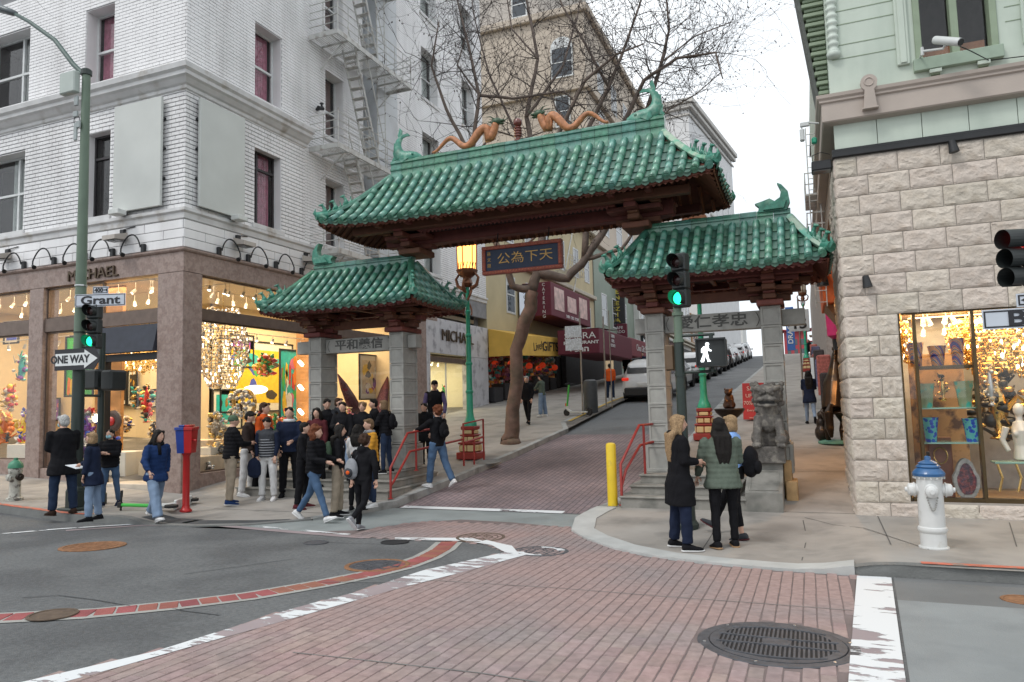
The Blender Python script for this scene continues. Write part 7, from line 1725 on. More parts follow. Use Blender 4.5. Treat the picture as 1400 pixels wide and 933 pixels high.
q=MB();q.cyl((0.85,21.5,3.2),(0.85,21.5,2.8),0.12,0.10,8);tag(q.build('lantern_tassel',blackm),'dark tassel under the pink lantern','tassel')
bR=thing('side_shops','row of narrow shopfronts up the right side of the street','building',(0.9,30,1));q=MB();q.box(0.92,8,34.2,88,-1,12);q.build('wall',mat('dull_shop_row',(0.35,0.30,0.27),0.8,na=0.2,world_co=True),bR)
for i in range(8):
 q=MB();y=24+i*4.5;q.cbox(0.40,0.88,y,y+0.4,gz(1,y)+0.1,gz(1,y)+1.3+0.3*(i%2),0.05);tag(q.build('goods_rack',mat(('goods_a','goods_b','goods_c')[i%3],((0.05,0.04,0.04),(0.4,0.12,0.1),(0.12,0.12,0.2))[i%3],0.8,na=0.4,ns=12)),('dark','reddish','bluish')[i%3]+' rack of goods outside the right shops, '+('nearest the bronze horse','second past the horse','beside the lamp post','before the white board','behind the white board','near the seated man','just past the seated man','highest on the hill')[i],'rack')
lamp3=copy_tree(lamp2,(0.1,46,sz(0.1,46)),0,'far green lamp post on the right pavement above the seated man');
bx=thing('bench','dark bench on the right pavement under the seated man','bench',(0.85,40.5,sz(0.85,40.5)));
for (nm,a) in (('seat',(-0.4,0.3,-0.25,0.25,0.42,0.47)),('leg',(-0.38,-0.33,-0.2,0.2,0,0.42)),('leg',(0.22,0.27,-0.2,0.2,0,0.42))):
 q=MB();q.box(*a);q.build(nm,darkshop,bx,world=False)
 # ======================== INSIDE THE SHOPS
warmw=mat('warm_wall',(0.74,0.60,0.38),0.9,na=0.03,world_co=True);warmc=mat('ceiling_cream');woodp=mat('orange_plywood',(0.50,0.24,0.08),0.6,ns=3,na=0.2,world_co=True,wave=('Z',3,4,0.1));floorm=mat('shop_floor',(0.45,0.34,0.22),0.4,na=0.1,world_co=True)
def room(label,x0,x1,y0,y1,z0,z1,openside,wall=warmw,floor=None,ceil=None,nm='shop_interior'):
 t=thing(nm,label,'room',((x0+x1)/2,(y0+y1)/2,z0))
 q=MB();q.box(x0,x1,y0,y1,z0-0.05,z0);q.build('floor',floor or floorm,t)
 q=MB();q.box(x0,x1,y0,y1,z1,z1+0.05);q.build('ceiling',ceil or warmc,t)
 for (k,a) in (('w',(x0-0.06,x0,y0,y1)),('e',(x1,x1+0.06,y0,y1)),('s',(x0,x1,y0-0.06,y0)),('n',(x0,x1,y1,y1+0.06))):
  if k not in openside:q=MB();q.box(*a,z0,z1);q.build('wall',wall,t)
 return t
def area(name,loc,sx,sy,e,col=(1.0,0.78,0.50),rot=None):
 l=bpy.data.lights.new(name,'AREA');l.shape='RECTANGLE';l.size=sx;l.size_y=sy;l.energy=e;l.color=col
 o=bpy.data.objects.new(name,l);COL.objects.link(o);o.location=loc; return o
NS=12+uC
r1=room('warm lit gallery seen through the corner shop windows',-24.5,GX-0.36,12.36,17.4,0.0,5.08,('s','e','n'))
r2=room('warm lit gallery space along the side street window',-17.3,GX-0.36,17.4,NS,0.0,5.08,('e','s'))
q=MB();q.box(-24.5,-17.3,17.4,17.46,0,5.08);q.build('wall',warmw,r1)
area('gallery_ceiling_lamps',(-18.5,14.6,4.95),9,3.6,560);area('gallery_side_lamps',(-15.2,18.6,4.95),2.6,5,340)
spotm=emis('spot_lamp_glow',(1.0,0.88,0.66),9);trackm=mat('white_track',(0.6,0.55,0.45),0.5,na=0)
def track(p0,p1,n,parent,drop=0.22,big=1.0):
 P0,P1=Vector(p0),Vector(p1);q=MB();q.tube([P0,P1],0.012,4);tk=q.build('track',trackm,parent)
 for i in range(n):
  p=P0.lerp(P1,(i+0.5)/n)+Vector((rnd.uniform(-.05,.05),0,0));q=MB();a=Vector((rnd.uniform(-.5,.5),rnd.uniform(-.8,-.1),-1)).normalized()
  q.tube([p,p-Vector((0,0,drop))],0.008,4);b=p-Vector((0,0,drop));q.tube([b,b+a*0.13*big],[0.035*big,0.045*big],8,cap=False);q.build('spot_housing',trackm,tk)
  q=MB();e=b+a*0.10*big;q.ell(e,0.033*big,8,5);q.build('spot_bulb',spotm,tk)
tk1=thing('track_lights','rows of little white spot lamps on the gallery ceiling behind the Bush windows','track lights',(-18,13.4,5))
for y in (13.0,14.4):track((-22,y,4.98),(-13.4,y,4.98),15,tk1)
track((-22,12.75,3.70),(-17.4,12.75,3.70),7,tk1,0.12)
track((-17.1,12.75,3.70),(-15.5,12.75,3.70),3,tk1,0.12,1.3)
tk2=thing('track_lights','rows of little white spot lamps on the gallery ceiling behind the side window','track lights',(-14,16,5))
for x in (-13.5,-14.9):track((x,12.7,4.98),(x,21,4.98),15,tk2)
track((-13.6,12.5,3.72),(-13.6,20.5,3.72),13,tk2,0.1)
q=MB();q.cbox(-17.14,-16.2,13.3,13.4,0,5.0,0.005);tag(q.build('wood_partition',woodp),'orange plywood partition in the window left of the shop door','partition')
for z in (3.3,2.45,1.6):
 q=MB();q.tube([(-16.85,13.1,z+0.06),(-16.62,12.95,z-0.06)],[0.055,0.055],10);q.tube([(-16.85,13.1,z+0.06),(-16.9,13.3,z+0.08)],0.012,5);tag(q.build('tube_spotlight',spotm,smooth=True,auto=40),{3.3:'topmost',2.45:'middle',1.6:'lowest'}[z]+' white tube lamp on the plywood beside the shop door','spot lamp')
q=MB();q.cbox(-13.9,-13.3,17.28,17.36,0,4.4,0.005);tag(q.build('wood_partition',woodp),'orange plywood wall at the far end of the side window','partition')
for i,z in enumerate((3.0,2.3,1.6)):
 q=MB();q.tube([(-13.60,17.05,z+0.05),(-13.42,16.95,z-0.05)],[0.05,0.05],10);tag(q.build('tube_spotlight',spotm,smooth=True,auto=40),('upper','middle','lower')[i]+' white lamp left of the first gate pillar','spot lamp')
COLS={'yellow':(0.75,0.50,0.03),'red':(0.60,0.03,0.03),'blue':(0.04,0.08,0.45),'purple':(0.20,0.05,0.35),'green':(0.05,0.40,0.08),'teal':(0.03,0.42,0.38),'orange':(0.75,0.20,0.02),'white':(0.75,0.72,0.65),'black':(0.02,0.02,0.02),'pink':(0.6,0.15,0.25),'gold':(0.65,0.42,0.12),'cream':(0.6,0.5,0.35),'silver':(0.5,0.5,0.48)}
def cm(c): return mat('art_'+c,COLS[c],0.3 if c!='gold' else 0.25,0.8 if c in ('gold','silver') else 0,na=0.15,ns=9,coat=0.4)
def cluster_art(name,label,cat,c,r,cols,n=26,seed=1,up=1.6,kind='blobs'):
 rr=random.Random(seed);t=thing(name,label,cat,c);q=MB();q.lathe([(r*.35,0),(r*.30,.03),(r*.12,.05),(r*.3,r*up*.6),(r*.34,r*up),(r*.2,r*up*1.6),(r*.05,r*up*2)],n=10);q.build('core',cm(cols[-1]),t,world=False,smooth=True);n=int(n*1.5)
 for k,col in enumerate(cols):
  q=MB()
  for i in range(max(2,n//len(cols))):
   a=rr.uniform(0,6.28);h=rr.uniform(0,1);w_=r*(0.35+0.65*math.sin(math.pi*min(0.98,h*0.9+0.1)))*rr.uniform(0.2,1)
   p=Vector((w_*math.cos(a),w_*math.sin(a)*0.6,h*r*2*up));s=r*rr.uniform(0.13,0.34)
   if kind=='petals':
    d=Vector((rr.uniform(-1,1),rr.uniform(-1,1),rr.uniform(-.3,1))).normalized();q.tube([p,p+d*s*0.9,p+d*s*1.9],[s*0.2,s*0.7,0.01],6)
   elif rr.random()<0.35:q.tube([p,p+Vector((rr.uniform(-1,1),rr.uniform(-1,1),rr.uniform(-1,1)))*s*1.5,p+Vector((rr.uniform(-1,1),rr.uniform(-1,1),rr.uniform(0,1)))*s*2.2],[s*0.4,s*0.3,s*0.15],6)
   else:q.ell(p,(s,s*0.8,s*rr.uniform(0.5,1)),8,6)
  q.build('piece',cm(col),t,world=False,smooth=True,auto=60)
 return t
def pedestal(x0,x1,y0,y1,z1,label,m=None,z0=0.0):
 q=MB();q.cbox(x0,x1,y0,y1,z0,z1,0.01); return tag(q.build('plinth',m or mat('plinth_white',(0.7,0.66,0.56),0.6,na=0.03)),label,'plinth')
def painting(M,w_,h,label,bg_,strokes,fr=blackm,mount=True,seed=0):
 t=thing('painting',label,'painting',tuple(M.translation));rr=random.Random(seed);q=MB();f=0.05
 for a in ((-w_/2-f,w_/2+f,h/2,h/2+f),(-w_/2-f,w_/2+f,-h/2-f,-h/2),(-w_/2-f,-w_/2,-h/2+.001,h/2-.001),(w_/2,w_/2+f,-h/2+.001,h/2-.001)):q.cbox(a[0],a[1],a[2],a[3],0,0.06,0.008,M=M)
 q.build('frame',fr,t)
 q=MB();q.box(-w_/2,w_/2,-h/2,h/2,0,0.02,M=M);q.build('mount',mat('plinth_white') if mount else cm(bg_),t)
 s=0.78 if mount else 1.0
 if mount:q=MB();q.box(-w_/2*s,w_/2*s,-h/2*s,h/2*s,0.021,0.026,M=M);q.build('canvas',cm(bg_),t)
 for i,c in enumerate(strokes):
  q=MB()
  for _ in range(3):
   cx_,cy_=rr.uniform(-.4,.4)*w_*s,rr.uniform(-.4,.4)*h*s;rx,ry=rr.uniform(.05,.2)*w_*s,rr.uniform(.05,.22)*h*s
   P=[(min(max(cx_+rx*math.cos(a)*rr.uniform(.6,1.1),-w_/2*s),w_/2*s),min(max(cy_+ry*math.sin(a)*rr.uniform(.6,1.1),-h/2*s),h/2*s)) for a in np.linspace(0,5.9,9)];q.prism(P,0.0265+0.001*i,0.0275+0.001*i,M)
  q.build('paint_shape',cm(c),t)
 return t
crysm=mat('crystal',(0.75,0.68,0.55),0.08,0.6,na=0.1,ns=3);crysg=emis('crystal_glint',(1.0,0.90,0.72),3.0)
def chandelier(name,label,c,r,h,tiers,cat='chandelier',gold=False,seed=3,n=1.0):
 """rings of hanging cut drops with small lit bulbs among them"""
 rr=random.Random(seed);t=thing(name,label,cat,c);q=MB();g2=MB();b=MB()
 for k in range(tiers):
  f=k/(tiers-1) if tiers>1 else 0;R_=r*(0.35+0.65*math.sin(math.pi*(0.12+0.80*f)));z=-h*f;m_=int((14+34*R_/r)*n)
  for i in range(m_):
   a=6.283*i/m_+rr.uniform(-.1,.1);p=Vector((R_*math.cos(a),R_*math.sin(a),z+rr.uniform(-.04,.04)));s=rr.uniform(.014,.026)
   tgt=g2 if rr.random()<0.11 else q
   tgt.ell(p,(s,s,s*1.7),5,4)
   if rr.random()<0.6:q.ell(p-Vector((0,0,s*3.2)),(s*.6,s*.6,s*1.4),4,3)
  b.tube([(R_*math.cos(a),R_*math.sin(a),z+0.03) for a in np.linspace(0,6.283,20)],0.008,4)
 b.tube([(0,0,0.0),(0,0,0.5)],0.01,5)
 b.build('frame',cm('gold'),t,world=False);q.build('crystal_drops',cm('gold') if gold else crysm,t,kind='stuff',world=False);g2.build('lit_drops',crysg,t,kind='stuff',world=False)
 return t
P3=lambda px,py,y:tuple(float(v) for v in onY(px,py,y))
PG=lambda px,py,x:tuple(float(v) for v in onX(px,py,x))
pedestal(-19.6,-18.05,12.7,13.4,0.95,'long white plinth in the leftmost shop bay')
cluster_art('glass_sculpture','yellow bubbly sculpture in the leftmost shop bay','sculpture',P3(4,606,13.0),0.36,['yellow','yellow','orange'],30,2,1.1)
cluster_art('glass_sculpture','blue red and white spiky figure beside the yellow sculpture','sculpture',P3(32,606,13.0),0.26,['blue','red','purple','white','yellow'],40,3,1.7,'petals')
cluster_art('glass_sculpture','orange and purple shape hanging high in the leftmost bay','sculpture',P3(30,520,13.4),0.30,['orange','purple','white','teal'],26,9,1.2)
painting(FB(P3(17,455,14.5)),0.6,0.6,'small framed blue and orange picture in the leftmost bay','blue',['orange','red'],seed=3)
cluster_art('black_figures','group of small black figures on the plinth of the leftmost bay','figures',P3(10,604,12.85),0.12,['black'],12,4,1.0)
painting(FB(P3(110,500,14.6)),1.1,1.7,'tall green and yellow abstract portrait left of the shop door','green',['yellow','orange','teal','red'],mount=False,seed=5)
pedestal(-16.15,-15.4,12.8,13.4,0.75,'white plinth between the plywood and the shop door')
cluster_art('glass_sculpture','tangle of red white and blue pieces left of the dark signal pole','sculpture',P3(118,625,13.0),0.40,['red','white','silver','blue','black','purple'],60,6,1.4,'petals')
t=cluster_art('glass_sculpture','blue and purple figure with a red disc beside the shop door','sculpture',P3(152,640,13.2),0.28,['blue','purple'],20,7,2.0)
c=Vector(P3(156,576,12.95));q=MB();q.lathe([(0.27,0),(0.27,0.04),(0.2,0.07),(0.15,0.07)],n=20,M=Matrix.Translation(c)@Matrix.Rotation(R(90),4,'X'));q.build('disc_rim',mat('disc_brown',(0.08,0.05,0.04),0.5),t);q=MB();q.ell(c-Vector((0,0.08,0)),(0.11,0.06,0.11),12,8);q.build('red_disc',cm('red'),t,smooth=True)
chandelier('chandelier','golden crystal chandelier hanging inside the shop door',P3(178,470,14.5),0.75,0.75,8,gold=True,seed=8)
chandelier('chandelier','second golden chandelier deeper inside the shop door',P3(205,475,15.6),0.7,0.6,7,gold=True,seed=9)
pedestal(-15.3,-14.2,14.2,15.0,0.95,'cream display table inside the shop door',mat('table_cream',(0.62,0.50,0.34),0.5,na=0.1))
pedestal(-14.1,-13.5,13.6,14.2,0.8,'white counter right of the display table inside the door')
cluster_art('ornaments','teal and gold ornaments on the display table inside the door','ornaments',P3(200,578,14.5),0.26,['teal','gold','black','red'],30,12,1.9)
cluster_art('ornaments','small gold and black ornaments left on the display table','ornaments',P3(172,590,14.4),0.22,['gold','black','cream','blue','white'],44,13,0.9)
for i,px in enumerate((168,182)):painting(FB(P3(px,530,17.3)),0.35,1.1,'narrow dark picture, the %s one on the back wall behind the door'%('left' if i==0 else 'right'),'black',['gold'],seed=i)
pedestal(-15.2,-14.6,13.0,13.5,0.5,'low cream step just inside the shop door',mat('table_cream'))
X1=GX-0.95
chandelier('chandelier','huge tiered crystal chandelier filling the left of the side window',PG(305,425,X1),0.62,1.9,22,seed=21,n=1.1)
cluster_art('gold_ornaments','heap of gold figures under the huge crystal chandelier','ornaments',PG(298,650,X1+0.1),0.32,['gold','gold','black','cream'],60,22,1.3)
cluster_art('gold_ornaments','dark and silver pots at the foot of the side window','ornaments',PG(284,652,GX-0.55),0.2,['silver','black'],16,26,0.8)
t=thing('gold_orb','big silver and gold openwork orb behind the beanie man','sculpture',PG(330,552,X1));q=MB();rr_=random.Random(5)
for i in range(70):
 a,b=rr_.uniform(0,6.28),rr_.uniform(-1.3,1.3);q.ell((0.34*math.cos(a)*math.cos(b),0.34*math.sin(a)*math.cos(b),0.34*math.sin(b)),rr_.uniform(.03,.07),7,5)
q.build('beads',cm('silver'),t,world=False,smooth=True);q=MB();q.tube([(0.36*math.cos(a),0.1,0.36*math.sin(a)) for a in np.linspace(0,6.283,24)],0.05,8);q.build('ring',cm('gold'),t,world=False,smooth=True)
cluster_art('glass_flower','big red and orange glass flower above the white disc lamp','sculpture',PG(361,515,X1),0.34,['red','orange','yellow','green'],60,31,0.85,'petals')
t=thing('disc_lamp','glowing white disc lamp under the red glass flower','lamp',PG(349,533,X1));q=MB();q.ell((0,0,0),(0.32,0.32,0.12),18,10);q.build('shade',emis('disc_glow',(1.0,0.93,0.8),2.6),t,world=False,smooth=True);q=MB();q.tube([(0,0,-0.1),(0,0,-1.8)],0.02,6);q.build('stem',cm('gold'),t,world=False)
cluster_art('glass_sculpture','yellow orange and green glass waves low in the side window','sculpture',PG(348,610,X1),0.36,['orange','yellow','red','white'],40,33,1.2,'petals')
FGi=lambda p:Matrix(((0,0,1,p[0]),(1,0,0,p[1]),(0,1,0,p[2]),(0,0,0,1)))
XB=-17.2
painting(FGi(PG(353,515,XB)),3.4,2.3,'wide framed picture of blue and yellow shapes behind the glass flower','yellow',['blue','teal','green','black','yellow'],seed=41)
painting(FGi(PG(395,530,-15.6)),0.9,2.4,'tall multicoloured picture beside the plywood','teal',['red','green','pink','yellow','orange','white'],mount=False,seed=43)
painting(FGi(PG(506,516,-14.2)),1.35,1.5,'black framed yellow and purple abstract face seen between the first two pillars','cream',['yellow','purple','white','yellow','black'],seed=44)
wings=mat('plum_sequins',(0.10,0.035,0.05),0.4,0.5,ns=40,na=0.9,bump=1.0,bs=50)
t=thing('sequin_wings','pair of plum sequin wings standing behind the crowd on the steps','sculpture',PG(495,560,-13.7))
for s,(pa,pb,pc) in ((-1,((462,512),(500,560),(478,575))),(1,((530,515),(505,565),(528,580)))):
 P=[PG(*pa,-13.7),PG(*pb,-13.7),PG(*pc,-13.7)];q=MB();M_=[Vector(p) for p in P];mid=(M_[1]+M_[2])/2
 q.tube([M_[0],M_[0].lerp(mid,0.3),M_[0].lerp(mid,0.65),mid],[0.02,(0.10,0.16),(0.12,0.26),(0.1,0.30)],10);q.build('wing',wings,t,smooth=True)
cluster_art('red_sculpture','bright red heart shaped sculpture beside the second pillar','sculpture',PG(521,575,-13.7),0.2,['red'],16,45,1.3,'petals')
pedestal(-14.3,-13.3,12.6,19.5,0.62,'long low display shelf along the side window',mat('table_cream'))
for i,(px,py,yy,r_,cs,lb) in enumerate(((75,634,12.9,0.2,['gold','white','red'],'small gold and white pieces at the foot of the plywood'),(98,630,13.0,0.24,['black','silver','red','white'],'black and silver pieces behind the tall pole'),(12,560,13.8,0.3,['yellow','red','white'],'yellow figures behind the leftmost window'),(188,560,15.5,0.3,['cream','gold','teal','black'],'gold and cream ornaments deep inside the door'),(212,600,14.2,0.2,['gold','white','black'],'ornaments on the counter right inside the door'),(165,655,13.5,0.2,['purple','blue','white'],'blue and violet pieces low beside the door frame'))):
 cluster_art('ornaments',lb,'ornaments',P3(px,py,yy),r_,cs,40,80+i,1.1,'petals' if i%2 else 'blobs')
for i,(px,py,r_,cs,lb) in enumerate(((318,640,0.26,['gold','black','silver'],'gold animals below the openwork orb'),(374,600,0.3,['orange','white','green'],'orange and green glass behind the striped vest youth'),(395,585,0.26,['yellow','red','teal'],'yellow and red glass behind the fleece collar youth'),(296,600,0.3,['silver','gold','cream'],'silver and gold bowls under the huge chandelier'),(475,575,0.2,['pink','cream','gold'],'pink and cream figures between the gate pillars'))):
 cluster_art('ornaments',lb,'ornaments',PG(px,py,GX-0.75),r_,cs,46,90+i,1.0,'petals' if i%2 else 'blobs')
for i,(px,py,w_,h_,bg_,st,lb) in enumerate(((20,420,.9,.5,'blue',['teal','white','orange'],'high in the leftmost bay'),(150,560,.5,.7,'red',['black','yellow'],'behind the blue figure'),(205,545,.6,.5,'cream',['blue','green'],'deep right of the shop door'),(75,560,.5,.7,'purple',['pink','white'],'low behind the plywood'))):
 painting(FB(P3(px,py,17.25)),w_,h_,'framed colourful picture on the back wall '+lb,bg_,st,seed=60+i,mount=i%2==0)
for i,(px,py,w_,h_,bg_,st,lb) in enumerate(((310,560,1.2,1.2,'teal',['gold','white','black'],'half hidden by the huge chandelier'),(380,600,1.2,.9,'red',['orange','yellow','blue'],'low behind the crowd'),(330,480,1.0,1.0,'purple',['pink','orange','green'],'left of the red glass flower'))):
 painting(FGi(PG(px,py,XB)),w_,h_,'framed picture on the inner wall '+lb,bg_,st,seed=70+i)
M0,M1=12+m0+0.3,12+mp0
r3=room('bright cream room of the marble fronted shop',-16.5,GX-0.32,M0-0.6,M1+0.8,0.6,3.55,('e',),wall=mat('bright_cream',(0.78,0.72,0.52),0.9,na=0.02));area('marble_shop_lamps',(-14.6,(M0+M1)/2,3.5),2.4,3.6,120,(1,0.9,0.62))
painting(FGi(PG(622,510,-16.0)),1.9,2.3,'leafy green painting in the marble fronted shop','green',['teal','white','green','red','yellow'],mount=False,seed=51,fr=mat('plinth_white'))
q=MB();q.lathe([(0.1,0),(0.30,0.03),(0.30,0.22),(0.28,0.24)],Vector(PG(612,478,-14)),16);tag(q.build('drum_lamp',cm('black')),'black drum shaped lamp hanging in the marble fronted shop','lamp')
tk3=thing('track_lights','small lamps on the ceiling of the marble fronted shop','track lights',(-14,25,3.5));track((-14,M0,3.5),(-14,M1,3.5),6,tk3,0.1)
cluster_art('figurine','red and black figurine low in the marble fronted shop window','figurine',PG(607,545,-13.6),0.16,['red','black','green'],14,55,1.6)
G0,G1=YN+0.25,37.8
r4=room('dim warm interior of the gift shop full of souvenirs',-17.4,GX-0.1,G0,G1,0.95,4.1,('e',),wall=mat('gift_wall',(0.30,0.14,0.07),0.9,na=0.5,ns=3,world_co=True,col2=(0.45,0.3,0.12),c2s=5),ceil=darkshop);area('gift_shop_lamps',(-14.8,33,4.0),3,7,110,(1,0.62,0.33))
for i in range(9):
 y=G0+0.7+i*0.95;x=GX-0.05+0.55*(i%2);z=3.45+0.05*(i%3)
 q=MB();q.ell((x,y,z),(0.17,0.17,0.15),10,7);o=q.build('paper_lantern',mat('lantern_red',(0.55,0.03,0.02),0.6,na=0.1,emit=(1,0.08,0.02),es=0.15),smooth=True);tag(o,('first','second','third','fourth','fifth','sixth','seventh','eighth','ninth')[i]+' red paper lantern under the mustard awning counting from the marble pier','lantern','red lanterns under the mustard awning')
wares=['red','gold','pink','white','purple','orange','teal','cream','black']
for i in range(7):
 y=G0+0.6+i*1.25
 t=thing('souvenir_rack','souvenir rack in the gift shop front, '+('nearest the marble pier','second from the marble pier','just left of the tree trunk','right of the tree trunk','behind the walking man in black','behind the man in the green jacket','at the dark doorway end')[i],'rack',(GX-0.2,y,sz(GX+0.5,y)),0)
 q=MB();q.cbox(-0.35,0.35,-0.5,0.5,0.0,0.65+0.1*(i%3),0.02);q.build('bin',mat('rack_black',(0.03,0.03,0.035),0.6,na=0.2),t,world=False)
 for c in range(5):
  q=MB();rr_=random.Random(i*7+c)
  for _ in range(16):q.cbox(*(lambda a,b,z,s:(a-s,a+s,b-s*1.4,b+s*1.4,z-s,z+s))(rr_.uniform(-0.3,0.36),rr_.uniform(-0.5,0.5),0.75+rr_.uniform(0,1.5),rr_.uniform(0.03,0.085)),0.008,M=Matrix.Rotation(rr_.uniform(-.05,.05),4,'X'))
  q.build('goods',mat('ware_'+wares[(i*2+c*3)%9],tuple(v*0.45+0.02 for v in COLS[wares[(i*2+c*3)%9]]),0.6,na=0.3),t,world=False,kind='stuff')
rs=room('golden display room behind the stone building windows',1.31,6.5,12.32,14.1,0.10,2.95,('s',),wall=mat('amber_wall',(0.50,0.27,0.09),0.7,na=0.35,ns=2.5,world_co=True,col2=(0.25,0.12,0.05),c2s=1.6,c2lo=0.45,c2hi=0.65),floor=mat('amber_floor',(0.35,0.24,0.14),0.5));area('display_lamps',(2.4,12.95,2.92),2.4,1.15,130,(1,0.70,0.36))
YR=12.42
sh_=thing('display_shelves','brass edged glass shelves in the narrow right window','shelves',(1.9,12.4,0.2))
shz=[]
for py in (500,557,604):
 z=float(onY(1300,py,YR)[2]);shz.append(z);q=MB();q.cbox(1.545,2.25,12.18,12.62,z-0.02 if py>510 else z-0.05,z,0.003);q.build('shelf',mat('shelf_glass',(0.25,0.42,0.34),0.15,na=0.05) if py>510 else brass,sh_)
q=MB();q.cbox(1.52,2.27,12.98,13.02,0.2,2.3,0.005);q.build('back_board',mat('amber_back',(0.42,0.24,0.09),0.5,ns=2,na=0.3,world_co=True,col2=(0.08,0.04,0.02),c2s=4,c2lo=0.5,c2hi=0.62),sh_)
def stripes(name,cols,sc_,dist):
 if name in MATS: return MATS[name]
 m=bpy.data.materials.new(name);m.use_nodes=True ;MATS[name]=m;t=m.node_tree;N=t.nodes;L=t.links;p=N['Principled BSDF'];p.inputs['Roughness'].default_value=0.12;p.inputs['Coat Weight'].default_value=0.6
 co=N.new('ShaderNodeTexCoord');w=N.new('ShaderNodeTexWave');w.bands_direction='DIAGONAL';w.inputs['Scale'].default_value=sc_;w.inputs['Distortion'].default_value=dist;w.inputs['Detail'].default_value=2;L.new(co.outputs['Object'],w.inputs['Vector'])
 r=N.new('ShaderNodeValToRGB');r.color_ramp.interpolation='CONSTANT';e=r.color_ramp.elements
 while len(e)<len(cols):e.new(0.5)
 for i,c in enumerate(cols):e[i].position=i/len(cols);e[i].color=(*c,1)
 L.new(w.outputs['Fac'],r.inputs['Fac']);L.new(r.outputs['Color'],p.inputs['Base Color']); return m
def spots(name,base_,a,b):
 if name in MATS: return MATS[name]
 m=bpy.data.materials.new(name);m.use_nodes=True ;MATS[name]=m;t=m.node_tree;N=t.nodes;L=t.links;p=N['Principled BSDF'];p.inputs['Roughness'].default_value=0.12;p.inputs['Coat Weight'].default_value=0.6
 co=N.new('ShaderNodeTexCoord');w=N.new('ShaderNodeTexVoronoi');w.inputs['Scale'].default_value=17;L.new(co.outputs['Object'],w.inputs['Vector'])
 r=N.new('ShaderNodeValToRGB');r.color_ramp.interpolation='CONSTANT';e=r.color_ramp.elements;e.new(0.5);e[0].position=0;e[0].color=(*a,1);e[1].position=0.28;e[1].color=(*b,1);e[2].position=0.5;e[2].color=(*base_,1)
 L.new(w.outputs['Distance'],r.inputs['Fac']);L.new(r.outputs['Color'],p.inputs['Base Color']); return m
def vase(px,z,w_,h,m_,label,y=12.4,prof=None):
 x=float(onY(px,560,y)[0]);t=thing('glass_vase',label,'vase',(x,y,z));q=MB();pr=prof or [(0.62,0),(0.66,0.1),(0.8,0.6),(0.95,0.9),(1.0,1.0),(0.93,0.98),(0.7,0.5),(0.5,0.1)]
 q.lathe([(a*w_/2,b*h) for a,b in pr],n=18);q.build('body',m_,t,world=False,smooth=True,auto=40)
str_m=stripes('striped_glass',[(0.03,0.03,0.16),(0.42,0.08,0.03),(0.02,0.02,0.10),(0.6,0.36,0.10),(0.20,0.03,0.05),(0.03,0.12,0.18),(0.5,0.2,0.05)],4,3.5)
vase(1257,shz[0],0.24,0.36,str_m,'left striped blue and rust glass vase on the top shelf');vase(1287,shz[0],0.26,0.30,str_m,'middle striped glass vase on the top shelf');vase(1315,shz[0],0.22,0.40,str_m,'right striped glass vase on the top shelf, the tallest')
gc=mat('pale_green_glass',(0.26,0.30,0.17),0.1,na=0.2,ns=6,coat=0.5,col2=(0.05,0.35,0.28),c2s=8,c2lo=0.5,c2hi=0.6)
vase(1267,shz[1],0.26,0.36,gc,'left pale green frilled vase on the middle shelf');vase(1320,shz[1],0.26,0.38,gc,'right pale green frilled vase on the middle shelf')
sp1=spots('spotted_glass',(0.10,0.40,0.38),(0.03,0.05,0.35),(0.02,0.10,0.45));vase(1270,shz[2],0.24,0.36,sp1,'left blue spotted glass vase on the lowest shelf');vase(1326,shz[2],0.24,0.34,sp1,'right blue spotted glass vase on the lowest shelf')
cluster_art('bronze_figure','dark bronze busts behind the middle glass shelf','figure',P3(1290,548,12.58),0.13,['black','gold'],18,61,1.5)
t=thing('carved_cabinet','carved reddish wooden cabinet with a round medallion behind the lowest shelf','cabinet',P3(1290,680,12.62));q=MB();q.cbox(-0.16,0.16,0,0.05,0.0,0.9,0.01);q.build('body',mat('red_wood',(0.22,0.07,0.03),0.4,na=0.2),t,world=False);q=MB();q.tube([(0.09*math.cos(a),-0.012,0.62+0.12*math.sin(a)) for a in np.linspace(0,6.283,20)],0.012,6);q.build('medallion',cm('gold'),t,world=False)
t=thing('geode','tall split geode with a pale rim and dark crystal heart','geode',P3(1324,684,12.36));V=[(0.17*math.cos(a)*(1 if math.sin(a)<0.2 else 0.8),0.30+0.30*math.sin(a)) for a in np.linspace(-1.2,4.34,22)]
q=MB();q.prism(V,0,0.12,frame((0,0.12,0),(1,0,0),(0,0,1)));q.build('shell',mat('geode_rim',(0.30,0.30,0.28),0.7,ns=14,na=0.3,bump=0.5,bs=50),t,world=False)
q=MB();q.prism([(a*0.72,0.30+(b-0.30)*0.78) for a,b in V],0.121,0.128,frame((0,0.12,0),(1,0,0),(0,0,1)));q.build('crystal_heart',mat('geode_core',(0.06,0.03,0.05),0.3,ns=25,na=0.6,col2=(0.20,0.05,0.05),c2s=14,bump=1,bs=60),t,world=False)
chandelier('chandelier','wide golden crystal chandelier at the top of the right edge window',(2.75,12.95,2.75),0.55,0.75,11,gold=True,seed=71,n=1.6)
chandelier('chandelier','smaller gold chandelier just right of the narrow window',(2.42,13.3,2.8),0.3,0.5,8,gold=True,seed=72)
chandelier('chandelier','tiny crystal chandelier at the top left of the narrow right window',(1.43,12.7,2.75),0.14,0.5,6,gold=True,seed=73)
tk4=thing('track_lights','small ceiling lamps over the striped vases','track lights',(1.9,12.5,2.8));track((1.6,12.55,2.9),(2.2,12.55,2.9),4,tk4,0.08,0.9);track((1.6,13.3,2.9),(3.6,13.3,2.9),6,tk4,0.2,0.8)
cluster_art('bronze_figure','dark bronze group of figures behind the golden crystals','figure',P3(1368,600,13.2),0.42,['black','black','gold'],50,62,1.4)
